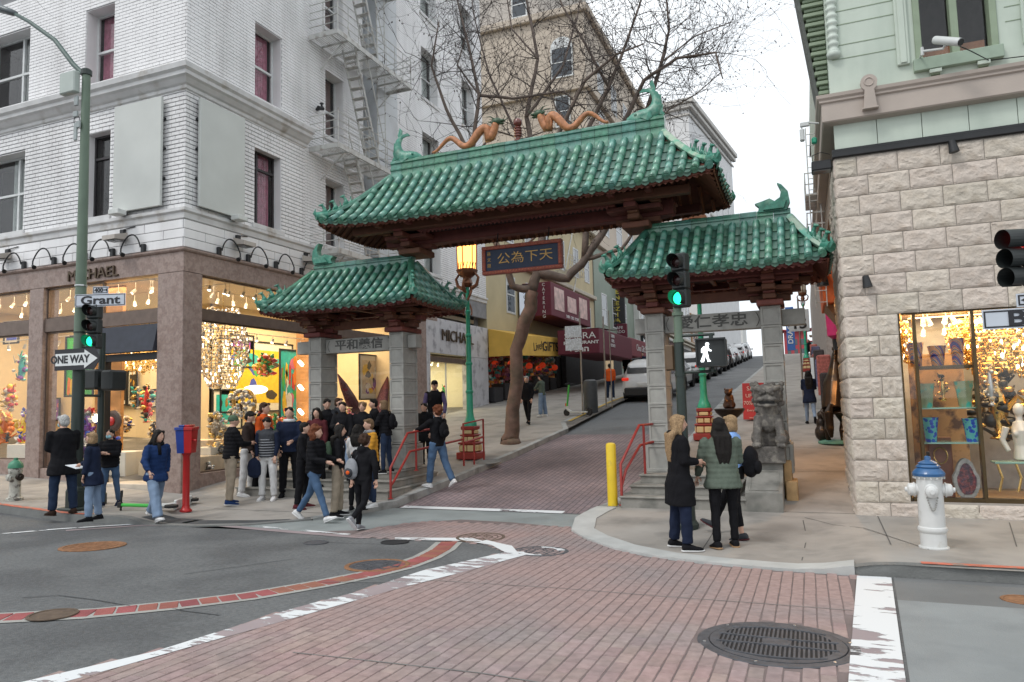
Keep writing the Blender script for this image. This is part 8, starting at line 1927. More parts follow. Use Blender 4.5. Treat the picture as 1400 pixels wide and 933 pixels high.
cluster_art('gold_ornaments','gold bottles and cups left of the white torso','ornaments',P3(1356,555,12.6),0.13,['gold','cream','silver'],24,63,2.2)
t=thing('gold_table','small gold console table with glass top below the white torso','table',P3(1392,672,12.55));
q=MB();q.cbox(-0.28,0.5,-0.12,0.18,0.40,0.43,0.005);q.build('top',mat('shelf_glass'),t,world=False)
for x in (-0.25,-0.02):
 q=MB();q.tube([(x,-0.1,0),(x+0.05,-0.1,0.2),(x,-0.1,0.40)],0.018,6);q.build('leg',cm('gold'),t,world=False)
t=thing('white_torso','white marble torso statue at the right edge of the shop window','statue',P3(1398,628,12.7));q=MB()
q.tube([(0,0,0.0),(0,0,0.2),(0,-0.01,0.42),(0,0,0.55)],[(0.16,0.11),(0.12,0.09),(0.17,0.11),(0.10,0.08)],14);q.tube([(0,0,0.55),(0,0,0.64)],0.045,8);q.ell((0,-0.01,0.72),(0.075,0.085,0.1),12,8)
q.tube([(-0.17,0,0.47),(-0.23,0,0.28),(-0.17,-0.05,0.12)],[0.05,0.042,0.035],8);q.tube([(0.17,0,0.47),(0.23,0,0.28)],[0.05,0.045],8)
for s in (-1,1):q.ell((s*0.07,-0.10,0.38),0.05,8,6)
remesh_obj(q,'torso',mat('white_marble_statue',(0.7,0.66,0.58),0.4,na=0.04),t,0.012)
# ======================== STREET FURNITURE
polegreen=mat('olive_green_paint',(0.115,0.165,0.12),0.5,ns=3,na=0.12);darkgreen=mat('dark_green_paint',(0.02,0.033,0.028),0.45,ns=4,na=0.15);sigbk=mat('signal_black',(0.016,0.02,0.02),0.5,na=0.15)
signw=mat('sign_pale',(0.52,0.56,0.62),0.45,na=0.04);lensd=mat('lens_dark',(0.03,0.01,0.01),0.25,na=0);lensg=emis('green_light',(0.02,1.0,0.42),2.2)
band_steel=mat('steel_band',(0.5,0.52,0.52),0.35,0.8,na=0.1)
def signal_head(parent,c,d,r=0.10,lit=2,hood=0.2,spacing=0.29):
 """three round lamps stacked, hoods facing d"""
 d=Vector(d).normalized();x=d.cross(Vector((0,0,1))).normalized();M=Matrix(((x.x,-d.x,0,c[0]),(x.y,-d.y,0,c[1]),(0,0,1,c[2]),(0,0,0,1)))
 hd=thing_part('signal_head',parent)
 for i in range(3):
  z=-spacing*(i-1);q=MB();q.cbox(-r*1.25,r*1.25,0.0,0.17,z-spacing*0.49,z+spacing*0.49,0.02,M=M);q.build('housing',sigbk,hd)
  MM=M@Matrix.Translation((0,0.0,z))@Matrix.Rotation(R(90),4,'X')
  q=MB();q.lathe([(r,0.001),(r*0.8,0.025),(r*0.4,0.04),(0.001,0.045)],n=18,M=MM);q.build('lens',lensg if i==lit else lensd,hd,smooth=True)
  q=MB();n=16;V=[]
  for k in range(n+1):
   a=R(-150)+R(300)*k/n;a+=R(90)
   for (rr_,dd) in ((r*1.12,0),(r*1.12,hood*(0.72+0.28*math.cos(a-R(90))))):V.append(MM@Vector((rr_*math.cos(a),rr_*math.sin(a),dd)))
  q.add(V,[(2*k,2*k+1,2*k+3,2*k+2) for k in range(n)]);V2=[MM@(MM.inverted()@v-Vector((0,0,0))) for v in V];q.build('hood',sigbk,hd)
 return hd
def ped_head(parent,c,d,w_=0.42,h=0.42,walk=True):
 d=Vector(d).normalized();x=Vector((0,0,1)).cross(-d).normalized();x=Vector((-d.y,d.x,0));M=Matrix(((x.x,d.x*-1,0,c[0]),(x.y,d.y*-1,0,c[1]),(0,0,1,c[2]),(0,0,0,1)))
 hd=thing_part('pedestrian_signal',parent);q=MB();q.cbox(-w_/2,w_/2,0,0.2,-h/2,h/2,0.03,M=M);q.build('housing',sigbk,hd)
 q=MB();f=0.025
 for a in ((-w_/2+.01,w_/2-.01,h/2-f,h/2-.005),(-w_/2+.01,w_/2-.01,-h/2+.005,-h/2+f),(-w_/2+.01,-w_/2+f,-h/2+f,h/2-f),(w_/2-f,w_/2-.01,-h/2+f,h/2-f)):q.box(a[0],a[1],-0.06,0.0,a[2],a[3],M=M)
 q.build('visor',sigbk,hd)
 if walk:
  q=MB();s=h*0.92;ox=-w_*0.16
  F_=M@Matrix(((1,0,0,0),(0,0,-1,0),(0,1,0,0),(0,0,0,1)))
  def pl(P):q.prism([(a*s+ox,b*s) for a,b in P],0.004,0.012,F_)
  pl([(0.06+0.07*math.cos(a),0.31+0.07*math.sin(a)) for a in np.linspace(0,5.9,12)])
  pl([(-0.10,0.02),(0.05,-0.02),(0.07,0.1),(0.12,0.22),(0.02,0.25),(-0.08,0.22),(-0.16,0.14),(-0.17,0.0),(-0.11,0.0)])
  pl([(0.09,0.20),(0.05,0.09),(0.14,0.05),(0.20,0.04),(0.21,0.08),(0.14,0.11)])
  pl([(-0.09,0.03),(-0.11,-0.10),(-0.20,-0.30),(-0.19,-0.35),(-0.09,-0.35),(-0.02,-0.13),(0.03,-0.01)])
  pl([(-0.03,0.0),(0.00,-0.14),(0.05,-0.34),(0.16,-0.34),(0.16,-0.30),(0.11,-0.28),(0.08,-0.10),(0.055,0.0)])
  q.build('walking_figure',emis('walk_white',(0.9,0.97,1.0),2.2),hd)
 return hd
def banded(q,p0,p1,r0,r1):q.cyl(p0,p1,r0,r1,14)
lx,ly=W(103,697,sz);ly+=0.0
lz=sz(lx,ly);tpl=thing('street_light_pole','tall olive green street light pole with signals and signs at the left corner','street light',(lx,ly,lz))
YP=ly
q=MB();q.lathe([(0.17,-0.02),(0.17,0.35),(0.15,0.40),(0.115,0.44)],(lx,ly,lz),8);q.cbox(lx-0.22,lx+0.22,ly-0.22,ly+0.22,lz-0.02,lz+0.05,0.02);q.build('base',darkgreen,tpl)
ztop=float(onY(118,100,YP)[2])
q=MB();q.cyl((lx,ly,lz),(lx,ly,2.6),0.115,0.107,14);q.build('lower_pole',darkgreen,tpl,smooth=True,auto=50)
q=MB();q.cyl((lx,ly,2.6),(lx,ly,ztop),0.106,0.075,14);q.build('pole',polegreen,tpl,smooth=True,auto=50)
q=MB();P=[(lx,ly,ztop-0.05)]+[P3(px,py,YP) for px,py in ((112,100),(100,88),(75,55),(40,30),(20,19))];q.tube(P,[0.05,0.05,0.048,0.045,0.04,0.038],10);q.build('arm',mat('grey_green_arm',(0.06,0.10,0.09),0.5),tpl,smooth=True)
q=MB();a,b=Vector(P3(22,19,YP)),Vector(P3(-30,2,YP));q.tube([a,a.lerp(b,0.15),a.lerp(b,0.5),b],[(0.04,0.05),(0.13,0.07),(0.17,0.09),(0.1,0.06)],12);q.build('lamp_head',mat('lamp_grey',(0.12,0.14,0.15),0.4),tpl,smooth=True)
q=MB();q.lathe([(0.10,-0.05),(0.10,0.05),(0.06,0.08)],(lx,ly,ztop),12);q.build('pole_cap',darkgreen,tpl)
a=P3(89,104,YP-0.1);b=P3(107,128,YP-0.1);q=MB();q.cbox(a[0],b[0]+0.03,YP-0.22,YP-0.08,b[2],a[2],0.02);q.build('antenna_box',mat('box_sage',(0.40,0.45,0.42),0.5,na=0.05),tpl)
for (px,py,w_,h) in ((109,140,.05,.2),(108,158,.06,.12),(112,172,.05,.14),(108,182,.04,.35)):
 c=P3(px,py,YP-0.05);q=MB();q.cbox(c[0]-w_,c[0]+w_,YP-0.14,YP-0.10,c[2]-h/2,c[2]+h/2,0.01);q.build('fitting',mat('fitting_grey',(0.3,0.33,0.33),0.5,0.3),tpl)
q=MB();c=P3(105,165,YP-.1);q.tube([(c[0]+0.08*math.cos(t),c[1],c[2]+0.09*math.sin(t)) for t in np.linspace(0,6.3,12)],0.008,5);q.build('cable_loop',blackm,tpl)
for z in (4.15,3.92,3.25,2.62):q=MB();q.lathe([(0.112,-0.012),(0.112,0.012)],(lx,ly,z),14);q.build('band',band_steel if z>3.5 else darkgreen,tpl)
def board(parent,c,w_,h,d,m_,nm='plate',rim=None,th=0.012):
 d=Vector(d).normalized();x=Vector((-d.y,d.x,0));M=Matrix(((x.x,0,d.x,c[0]),(x.y,0,d.y,c[1]),(0,1,0,c[2]),(0,0,0,1)))
 q=MB();q.box(-w_/2,w_/2,-h/2,h/2,-th,0,M=M);pl=q.build(nm,m_,parent)
 if rim:
  q=MB();f=0.012;e=0.012
  for a in ((-w_/2+e,w_/2-e,h/2-e-f,h/2-e),(-w_/2+e,w_/2-e,-h/2+e,-h/2+e+f),(-w_/2+e,-w_/2+e+f,-h/2+e+f,h/2-e-f),(w_/2-e-f,w_/2-e,-h/2+e+f,h/2-e-f)):q.box(a[0],a[1],a[2],a[3],0.0005,0.003,M=M)
  q.build('border',rim,parent)
 return M
ptb=mat('print_black',(0.015,0.015,0.02),0.5,na=0)
dl_=Vector((0.45,-1,0)).normalized()
c0=Vector(P3(137,410.5,YP));M=board(tpl,c0,0.98,0.24,(0.35,-1,0),signw,'street_name_sign',ptb);text('Grant',0.22,M@Matrix.Translation((0.0,-0.005,0.004)),ptb,tpl,'sign_lettering',sx=1.45,bold=0.005)
M=board(tpl,c0+Vector((0.0,0,0.19)),0.30,0.14,(0.35,-1,0),signw,'block_number_sign',ptb);text('400',0.11,M@Matrix.Translation((-0.03,-0.003,0.004)),ptb,tpl,'sign_lettering',bold=0.003);q=MB();q.prism([(0.06,-0.01),(0.11,-0.01),(0.11,-0.03),(0.14,0),(0.11,0.03),(0.11,0.01),(0.06,0.01)],0.001,0.004,M);q.build('arrow_mark',ptb,tpl)
c0=Vector(P3(101.5,491.5,YP-0.16));w_,h=1.10,0.40;M=board(tpl,c0,w_*0.86,h,(0.1,-1,0),ptb,'one_way_sign')
q=MB();q.prism([(w_*0.43,h/2),(w_*0.43,-h/2),(w_*0.54,-0.03),(w_*0.54,0.03)][::-1],-0.012,0.0,M);q.build('sign_point',ptb,tpl)
q=MB();q.prism([(-w_*0.41,-0.115),(w_*0.22,-0.115),(w_*0.22,-0.175),(w_*0.50,0),(w_*0.22,0.175),(w_*0.22,0.115),(-w_*0.41,0.115)],0.001,0.004,M);q.build('white_arrow',mat('sign_white'),tpl)
text('ONE WAY',0.20,M@Matrix.Translation((-w_*0.09,-0.002,0.006)),ptb,tpl,'sign_lettering',sx=0.98,bold=0.006)
signal_head(tpl,P3(125,446,YP-0.05),(0.3,-1,0),0.095,2,0.18,0.285)
q=MB();
for z in (3.82,2.96):q.cyl((lx,ly,z),(P3(123,446,YP)[0],ly,z),0.022,0.022,6)
q.build('signal_bracket',darkgreen,tpl)
x2,y2=W(140,690,sz);x2=float(onY(137,600,y2)[0]);t2=thing('signal_post','dark signal post with two black pedestrian heads seen from behind at the left corner','traffic signal',(x2,y2,sz(x2,y2)))
q=MB();q.cyl((x2,y2,sz(x2,y2)-.02),(x2,y2,3.3),0.065,0.06,12);q.build('pole',darkgreen,t2,smooth=True,auto=50);q=MB();q.lathe([(0.14,0),(0.14,0.2),(0.07,0.26)],(x2,y2,sz(x2,y2)),10);q.build('base',darkgreen,t2)
for px,py,w_ in ((128,520,0.38),(150,521,0.30)):
 c=P3(px,py,y2-0.12);q=MB();q.cbox(c[0]-w_/2,c[0]+w_/2,y2-0.22,y2-0.04+(0.2 if px>140 else 0),c[2]-0.19,c[2]+0.21,0.04);q.build('pedestrian_head',sigbk,t2)
q=MB();q.cyl((lx,ly,2.05),(x2,y2,2.05),0.025,0.025,8);q.build('link_bar',darkgreen,t2)
rx_,ry_=W(928,722,sz);rzz=sz(rx_,ry_);rx_=float(onY(934,600,ry_)[0]);t3=thing('signal_post','dark green signal pole with green light and white walking signal before the right gate','traffic signal',(rx_,ry_,rzz))
q=MB();q.lathe([(0.17,-0.02),(0.17,0.06),(0.13,0.12),(0.12,0.42),(0.075,0.5)],(rx_,ry_,rzz),10);q.build('base',darkgreen,t3)
q=MB();q.cyl((rx_,ry_,rzz),(rx_,ry_,2.55),0.075,0.07,14);q.build('lower_pole',darkgreen,t3,smooth=True,auto=50)
zp=float(onY(931,365,ry_)[2]);q=MB();q.cyl((rx_,ry_,2.55),(rx_,ry_,zp),0.062,0.058,14);q.build('pole',polegreen,t3,smooth=True,auto=50)
for z in (2.55,2.95,2.05):q=MB();q.lathe([(0.082,-0.025),(0.082,0.025)],(rx_,ry_,z),14);q.build('collar',polegreen if z>2.2 else darkgreen,t3)
c=Vector(P3(927,383,ry_-0.12));signal_head(t3,c,(-0.35,-1,0),0.092,2,0.19,0.27)
c=Vector(P3(972,482,ry_-0.1));ped_head(t3,c,(0.05,-1,0),0.44,0.42)
q=MB();
for z in (c.z-0.27,c.z+0.27):q.cyl((rx_,ry_,z),(c.x+0.05,ry_+0.0,z),0.022,0.022,8)
q.cyl((c.x,ry_,c.z-0.28),(c.x,ry_,c.z+0.28),0.03,0.03,8);q.build('bracket',darkgreen,t3)
q=MB();q.cbox(rx_-0.22,rx_-0.085,ry_+0.02,ry_+0.2,2.12,2.50,0.02);q.build('control_box',mat('brown_box',(0.12,0.075,0.04),0.5),t3)
xe,ye=2.75,7.25;t4=thing('signal_post','black three lamp signal with red light and street name sign at the right edge','traffic signal',(xe,ye,gz(xe,ye)))
q=MB();q.cyl((xe,ye+1.7,sz(xe,ye+1.7)),(xe,ye+1.7,4.2),0.08,0.07,12);q.cyl((xe,ye+1.7,2.9),(xe-0.85,ye+0.0,2.9),0.025,0.025,8);q.build('pole',darkgreen,t4)
hd=thing_part('signal_head',t4)
for i,(py,pl_,m_) in enumerate(((328,1370,emis('red_light',(1,0.03,0.03),0.25)),(354,1373,lensd),(380,1375,lensd))):
 a=Vector(P3(pl_,py,7.0));b=Vector(P3(1403,py-1.5,7.12));q=MB();d=(b-a);n=18;V=[]
 u=Vector((0,0,1));w2=d.normalized().cross(u).normalized();u=w2.cross(d.normalized())
 for k in range(n+1):
  an=R(-60)+R(300)*k/n;
  for e in (0.0,1.0):V.append(a+d*(e if math.sin(an)>-2 else e)+u*0.083*math.sin(an)+w2*0.083*math.cos(an))
 q.add(V,[(2*k,2*k+1,2*k+3,2*k+2) for k in range(n)]);q.build('hood',sigbk,hd)
 q=MB();q.tube([b,b+d.normalized()*0.02],[0.082,0.082],16);q.build('lens',m_,hd)
 q=MB();q.cbox(b.x+0.02,b.x+0.2,b.y-0.10,b.y+0.12,b.z-0.108,b.z+0.108,0.02);q.build('housing',sigbk,hd)
c0=Vector(P3(1343,439.5,7.0));M=board(t4,c0+Vector((0.42,0,0.01)),0.84,0.165,(0.0,-1,0),signw,'street_name_sign',ptb);text('Bush',0.17,M@Matrix.Translation((0.0,-0.004,0.004)),ptb,t4,'sign_lettering',sx=1.5,bold=0.004)
M=board(t4,c0+Vector((0.45,0,0.155)),0.40,0.11,(0,-1,0),signw,'block_number_sign',ptb);text('500',0.10,M@Matrix.Translation((0.01,-0.003,0.004)),ptb,t4,'sign_lettering',bold=0.003);q=MB();q.prism([(-0.17,0),(-0.13,-0.022),(-0.13,-0.008),(-0.09,-0.008),(-0.09,0.008),(-0.13,0.008),(-0.13,0.022)],0.001,0.004,M);q.build('arrow_mark',ptb,t4)
q=MB();q.cyl((xe,ye+1.7,2.42),(c0.x+0.8,7.03,2.42),0.02,0.02,6);q.build('sign_arm',darkgreen,t4)
whitep2=mat('hydrant_white',(0.62,0.63,0.62),0.45,ns=6,na=0.06,col2=(0.45,0.43,0.38),c2s=5,c2lo=0.6,c2hi=0.75);bluep=mat('hydrant_blue',(0.03,0.11,0.26),0.35,ns=9,na=0.2,coat=0.3)
hx,hy=W(1277,749,sz);hz2=sz(hx,hy);t5=thing('fire_hydrant','big white fire hydrant with a blue domed cap on the right pavement','fire hydrant',(hx,hy,hz2));t5.scale=(0.9,0.9,1.0)
s=1.0;q=MB();q.lathe([(0.175,0),(0.175,0.015),(0.15,0.02),(0.15,0.17),(0.165,0.19),(0.172,0.21),(0.165,0.235),(0.15,0.245),(0.15,0.78),(0.165,0.80),(0.17,0.82)],n=24);q.build('barrel',whitep2,t5,world=False,smooth=True,auto=35)
q=MB();q.lathe([(0.185,0.82),(0.19,0.85),(0.178,0.87),(0.15,0.90),(0.13,0.915),(0.145,0.925),(0.12,0.95),(0.105,0.955),(0.115,0.965),(0.085,0.985),(0.04,1.0),(0.035,1.04),(0.02,1.05)],n=24);q.build('cap',bluep,t5,world=False,smooth=True,auto=35)
q=MB();q.cbox(-0.01,0.03,-0.02,0.02,0.95,1.10,0.01);q.build('operating_nut',mat('dark_bronze'),t5,world=False)
for k in range(16):a=k*math.pi/8;q=MB();q.lathe([(0.010,0),(0.010,0.02)],(0.176*math.cos(a),0.176*math.sin(a),0.79),6);q.build('flange_bolt',whitep2,t5,world=False)
for ang,l in ((R(-92),0.06),(R(180),0.05),(R(0),0.05)):
 M=Matrix.Translation((0,0,0.66))@Matrix.Rotation(ang,4,'Z')@Matrix.Rotation(R(90),4,'Y');q=MB();q.lathe([(0.07,0.13),(0.07,0.165),(0.085,0.17),(0.085,0.185),(0.075,0.19),(0.07,0.19+l),(0.05,0.205+l),(0.03,0.21+l),(0.028,0.235+l)],n=14,M=M);q.build('outlet_cap',whitep2,t5,world=False,smooth=True,auto=35)
q=MB();P=[(0.0+0.05*math.sin(u*3.14),-0.165-0.02*math.sin(u*3.14),0.60-0.16*math.sin(u*3.14)) for u in np.linspace(0,1,14)];P=[(0.06-0.12*u,-0.17-0.01*math.sin(u*3.14),0.585-0.14*math.sin(u*3.14)) for u in np.linspace(0,1,16)]
for a in P:q.ell(a,(0.011,0.007,0.014),6,4)
q.build('chain',mat('chain_grey',(0.35,0.35,0.33),0.5,0.4),t5,world=False)
hx,hy=W(20,684,sz);t6=thing('fire_hydrant','small grimy white hydrant with a green top at the left edge','fire hydrant',(hx,hy,sz(hx,hy)));gr_w=mat('hydrant_grimy',(0.45,0.45,0.40),0.6,ns=9,na=0.3,col2=(0.10,0.09,0.08),c2s=9,c2lo=0.52,c2hi=0.62)
q=MB();q.lathe([(0.15,0),(0.15,0.04),(0.11,0.06),(0.10,0.12),(0.10,0.5),(0.12,0.53),(0.13,0.60),(0.12,0.63)],n=18);q.build('barrel',gr_w,t6,world=False,smooth=True,auto=35);q=MB();q.lathe([(0.135,0.63),(0.135,0.66),(0.12,0.72),(0.07,0.77),(0.04,0.785),(0.035,0.83)],n=18);q.build('cap',mat('hydrant_green',(0.05,0.22,0.13),0.5,na=0.2,ns=9),t6,world=False,smooth=True,auto=35)
for ang in (R(-80),R(0),R(180)):
 M=Matrix.Translation((0,0,0.45))@Matrix.Rotation(ang,4,'Z')@Matrix.Rotation(R(90),4,'Y');q=MB();q.lathe([(0.06,0.08),(0.06,0.13),(0.075,0.135),(0.07,0.16),(0.035,0.17),(0.03,0.19)],n=12,M=M);q.build('outlet_cap',mat('dark_bronze') if ang==0 else gr_w,t6,world=False,smooth=True,auto=35)
cbx,cby=W(254,700,sz);t7=thing('call_box','half blue half red fire and police call box on a red post','call box',(cbx,cby,sz(cbx,cby)))
redp=mat('callbox_red',(0.42,0.015,0.015),0.4,na=0.12,ns=5);bluep2=mat('callbox_blue',(0.015,0.045,0.24),0.4,na=0.12,ns=5)
q=MB();q.lathe([(0.11,0),(0.11,0.03),(0.075,0.06),(0.062,0.12),(0.062,1.02),(0.085,1.06),(0.085,1.08)],n=14);q.build('post',redp,t7,world=False,smooth=True,auto=40)
Mz=Matrix.Rotation(R(-40),4,'Z')
for (nm,m_,sx) in (('police_half',bluep2,-1),('fire_half',redp,1)):
 q=MB();a,b=(-0.15,-0.002) if sx<0 else (0.002,0.15)
 V=[(a*0.85,-0.12,1.08),(b*0.85,-0.12,1.08),(b*0.85,0.12,1.08),(a*0.85,0.12,1.08),(a,-0.15,1.50),(b,-0.15,1.50),(b,0.15,1.50),(a,0.15,1.50)]
 Mq=Matrix.Rotation(R(25),4,'Z');q.add([Mq@Vector(v) for v in V],[(0,3,2,1),(4,5,6,7),(0,1,5,4),(1,2,6,5),(2,3,7,6),(3,0,4,7)])
 q.cbox(a-(0.015 if sx<0 else 0),b+(0.015 if sx>0 else 0),-0.165,0.165,1.503,1.56,0.006,M=Mq);q.cbox(a*0.7,b*0.7,-0.13,0.13,1.562,1.60,0.01,M=Mq);q.build(nm,m_,t7,world=False)
q=MB();q.tube([(0.17,-0.02,1.32),(0.26,-0.02,1.31)],0.016,6);q.build('pull_handle',redp,t7,world=False)
bx_,by_=W(838,692,sz);t8=thing('bollard','yellow steel bollard at the kerb beside the right steps','bollard',(bx_,by_,sz(bx_,by_)));yb_=mat('bollard_yellow',(0.72,0.50,0.02),0.4,ns=3,na=0.08,col2=(0.5,0.36,0.05),c2s=7,c2lo=0.6,c2hi=0.72)
q=MB();q.lathe([(0.085,-0.02),(0.085,1.02),(0.075,1.045),(0.04,1.06)],n=20);q.build('tube',yb_,t8,world=False,smooth=True,auto=40);q=MB();q.lathe([(0.10,0),(0.10,0.006),(0.087,0.008)],n=20);q.build('collar',mat('bolt_steel'),t8,world=False)
sx_,sy_=W(243,698,sz);sc2=scooter((0,0,0),0,'green and black rental scooter lying on its side behind the walking woman')
yv=Vector((0.40,-0.92,0)).normalized();zv=Vector((-0.92,-0.40,0.035)).normalized();xv=yv.cross(zv);Mx=Matrix(((xv.x,yv.x,zv.x,sx_),(xv.y,yv.y,zv.y,sy_+0.25),(xv.z,yv.z,zv.z,sz(sx_,sy_)+0.10),(0,0,0,1)));sc2.matrix_basis=Mx
# ======================== PEOPLE
POST={}
def fab(nm,col,rough=0.85,bump=0.25,bs=45,**k): return mat('cloth_'+nm,col,rough,ns=5,na=0.18,bump=bump,bs=bs,spec=0.15,**k)
CL_=dict(black=(0.008,0.008,0.010),navy=(0.012,0.018,0.04),blue=(0.014,0.035,0.11),jeans=(0.065,0.115,0.20),ltjeans=(0.19,0.26,0.37),dkjeans=(0.018,0.03,0.06),khaki=(0.30,0.25,0.19),white=(0.60,0.60,0.60),brown=(0.04,0.028,0.025),olive=(0.10,0.125,0.10),mustard=(0.50,0.24,0.03),purple=(0.10,0.08,0.17),orange=(0.62,0.10,0.02),green=(0.07,0.11,0.07),grey=(0.25,0.26,0.28),greyblk=(0.045,0.048,0.055),maroon=(0.09,0.02,0.025),ltblue=(0.22,0.38,0.72),skirt=(0.02,0.02,0.02),shoeW=(0.65,0.65,0.65),shoeB=(0.03,0.017,0.012),tan=(0.35,0.22,0.12))
def F_(n): return fab(n,CL_[n])
HAIR=dict(black=(0.012,0.010,0.009),brown=(0.045,0.022,0.013),blond=(0.30,0.20,0.11),grey=(0.42,0.42,0.41),auburn=(0.14,0.045,0.02),dblond=(0.16,0.10,0.055))
skinA=mat('skin',(0.56,0.34,0.25),0.5,ns=9,na=0.06);eyew=mat('eye_white',(0.7,0.7,0.68),0.2,na=0);eyed=mat('eye_iris',(0.03,0.018,0.012),0.15,na=0);lipm=mat('lips',(0.38,0.13,0.11),0.5,na=0)
def hairm(n): return mat('hair_'+n,HAIR[n],0.6,spec=0.2,ns=60,na=0.35,bump=0.6,bs=120)
def loft(mb,rings,n=18,mi=0):
 V=[]
 for c,X,Y in rings:
  for j in range(n):
   a=2*math.pi*j/n;ca,sa=math.cos(a),math.sin(a);V.append(c+X*(abs(ca)**0.85*(1 if ca>0 else -1))+Y*(abs(sa)**0.9*(1 if sa>0 else -1)))
 k=len(rings);mb.add(V,[(i*n+j,i*n+(j+1)%n,(i+1)*n+(j+1)%n,(i+1)*n+j) for i in range(k-1) for j in range(n)]+[tuple(range(n-1,-1,-1)),tuple((k-1)*n+j for j in range(n))],mi)
def cloth_post(freq,amp,fold):
 def f(o,me):
  n=len(me.vertices);co=np.empty(n*3);me.vertices.foreach_get('co',co);co=co.reshape(-1,3);no=np.array([v.normal[:] for v in me.vertices])
  x,y,z=co.T;d=fold*(np.sin(31*z+9*x+5*np.sin(23*x+11*y))*0.6+np.sin(47*z-19*y+13*x)*0.4)
  if amp:d+=amp*(np.abs(np.sin(math.pi*z*freq))**0.6-0.6)
  co+=no*d[:,None];me.vertices.foreach_set('co',co.ravel());me.update()
 return f
def garment(q,name,m,par,vox,freq=0,amp=0.0,fold=0.003,it=2):
 o=remesh_obj(q,name,m,par,vox,it);POST[o.name]=cloth_post(freq,amp,fold); return o
def head(mb,c,s,yaw,pitch,hair):
 M=Matrix.Translation(c)@Matrix.Rotation(R(yaw),4,'Z')@Matrix.Rotation(R(pitch),4,'X')@Matrix.Diagonal((s,s,s,1));nu,nv=24,16;V=[]
 for i in range(nv+1):
  t=math.pi*i/nv-math.pi/2
  for j in range(nu):
   a=2*math.pi*j/nu;x,y,z=math.cos(t)*math.cos(a),math.cos(t)*math.sin(a),math.sin(t);lo=max(0,-z)
   X=0.075*x*(1-0.30*lo**1.5);Y=0.095*y*(1-(0.42 if y<0 else 0.10)*lo)+0.012*lo;Z=0.118*z
   if y>0:
    g=math.exp(-((abs(X)-0.03)/0.017)**2-((Z-0.008)/0.016)**2);Y-=0.010*g
    Y+=0.006*math.exp(-(X/0.03)**2-((Z+0.055)/0.02)**2)+0.008*math.exp(-(X/0.022)**2-((Z+0.095)/0.02)**2)
   V.append(M@Vector((X,Y,Z)))
 mb.add(V,[(i*nu+j,i*nu+(j+1)%nu,(i+1)*nu+(j+1)%nu,(i+1)*nu+j) for i in range(nv) for j in range(nu)])
 T_=lambda *p:M@Vector(p)
 mb.tube([T_(0,0.088,0.02),T_(0,0.108,-0.018),T_(0,0.103,-0.03),T_(0,0.085,-0.034)],[0.008*s,0.013*s,0.012*s,0.006*s],8)
 for sx in (-1,1):
  mb.ell(T_(sx*0.030,0.078,0.008),(0.014*s,0.010*s,0.008*s),8,6,1);mb.ell(T_(sx*0.030,0.085,0.008),(0.0085*s,)*3,6,5,2)
  mb.tube([T_(sx*0.016,0.090,0.027),T_(sx*0.046,0.076,0.027)],[0.0055*s,0.004*s],5,2);mb.ell(T_(sx*0.076,0.0,-0.005),(0.010*s,0.018*s,0.030*s),8,6)
 mb.tube([T_(-0.022,0.082,-0.055),T_(0,0.092,-0.054),T_(0.022,0.082,-0.055)],[0.005*s,0.009*s,0.005*s],6,3)
 return M
def hand(mb,w,d,side,s,curl=0.35):
 d=d.normalized();ax=Vector((1,0,0)) if abs(d.x)<0.8 else Vector((0,1,0));n=d.cross(ax).normalized();b=n.cross(d).normalized()
 p=w+d*0.05*s;V=[]
 mb.tube([w-d*0.02,w+d*0.02*s,w+d*0.06*s,w+d*0.095*s],[(0.020*s,0.026*s),(0.015*s,0.032*s),(0.014*s,0.038*s),(0.011*s,0.034*s)],8)
 for k,(o_,L_) in enumerate(((-0.029,0.062),(-0.010,0.074),(0.010,0.070),(0.027,0.054))):
  r0=w+d*0.09*s+n*o_*s if False else w+d*0.09*s+b*o_*s;e=(d*math.cos(curl)+n*math.sin(curl));f=(d*math.cos(curl*2.6)+n*math.sin(curl*2.6));mb.tube([r0,r0+e*L_*0.5*s,r0+e*L_*0.5*s+f*L_*0.5*s],[0.0085*s,0.008*s,0.006*s],6)
 r0=w+d*0.03*s+b*side*0.03*s;mb.tube([r0,r0+(d*0.6+b*side*0.8).normalized()*0.035*s,r0+(d*0.8+b*side*0.5).normalized()*0.065*s],[0.011*s,0.010*s,0.007*s],6)
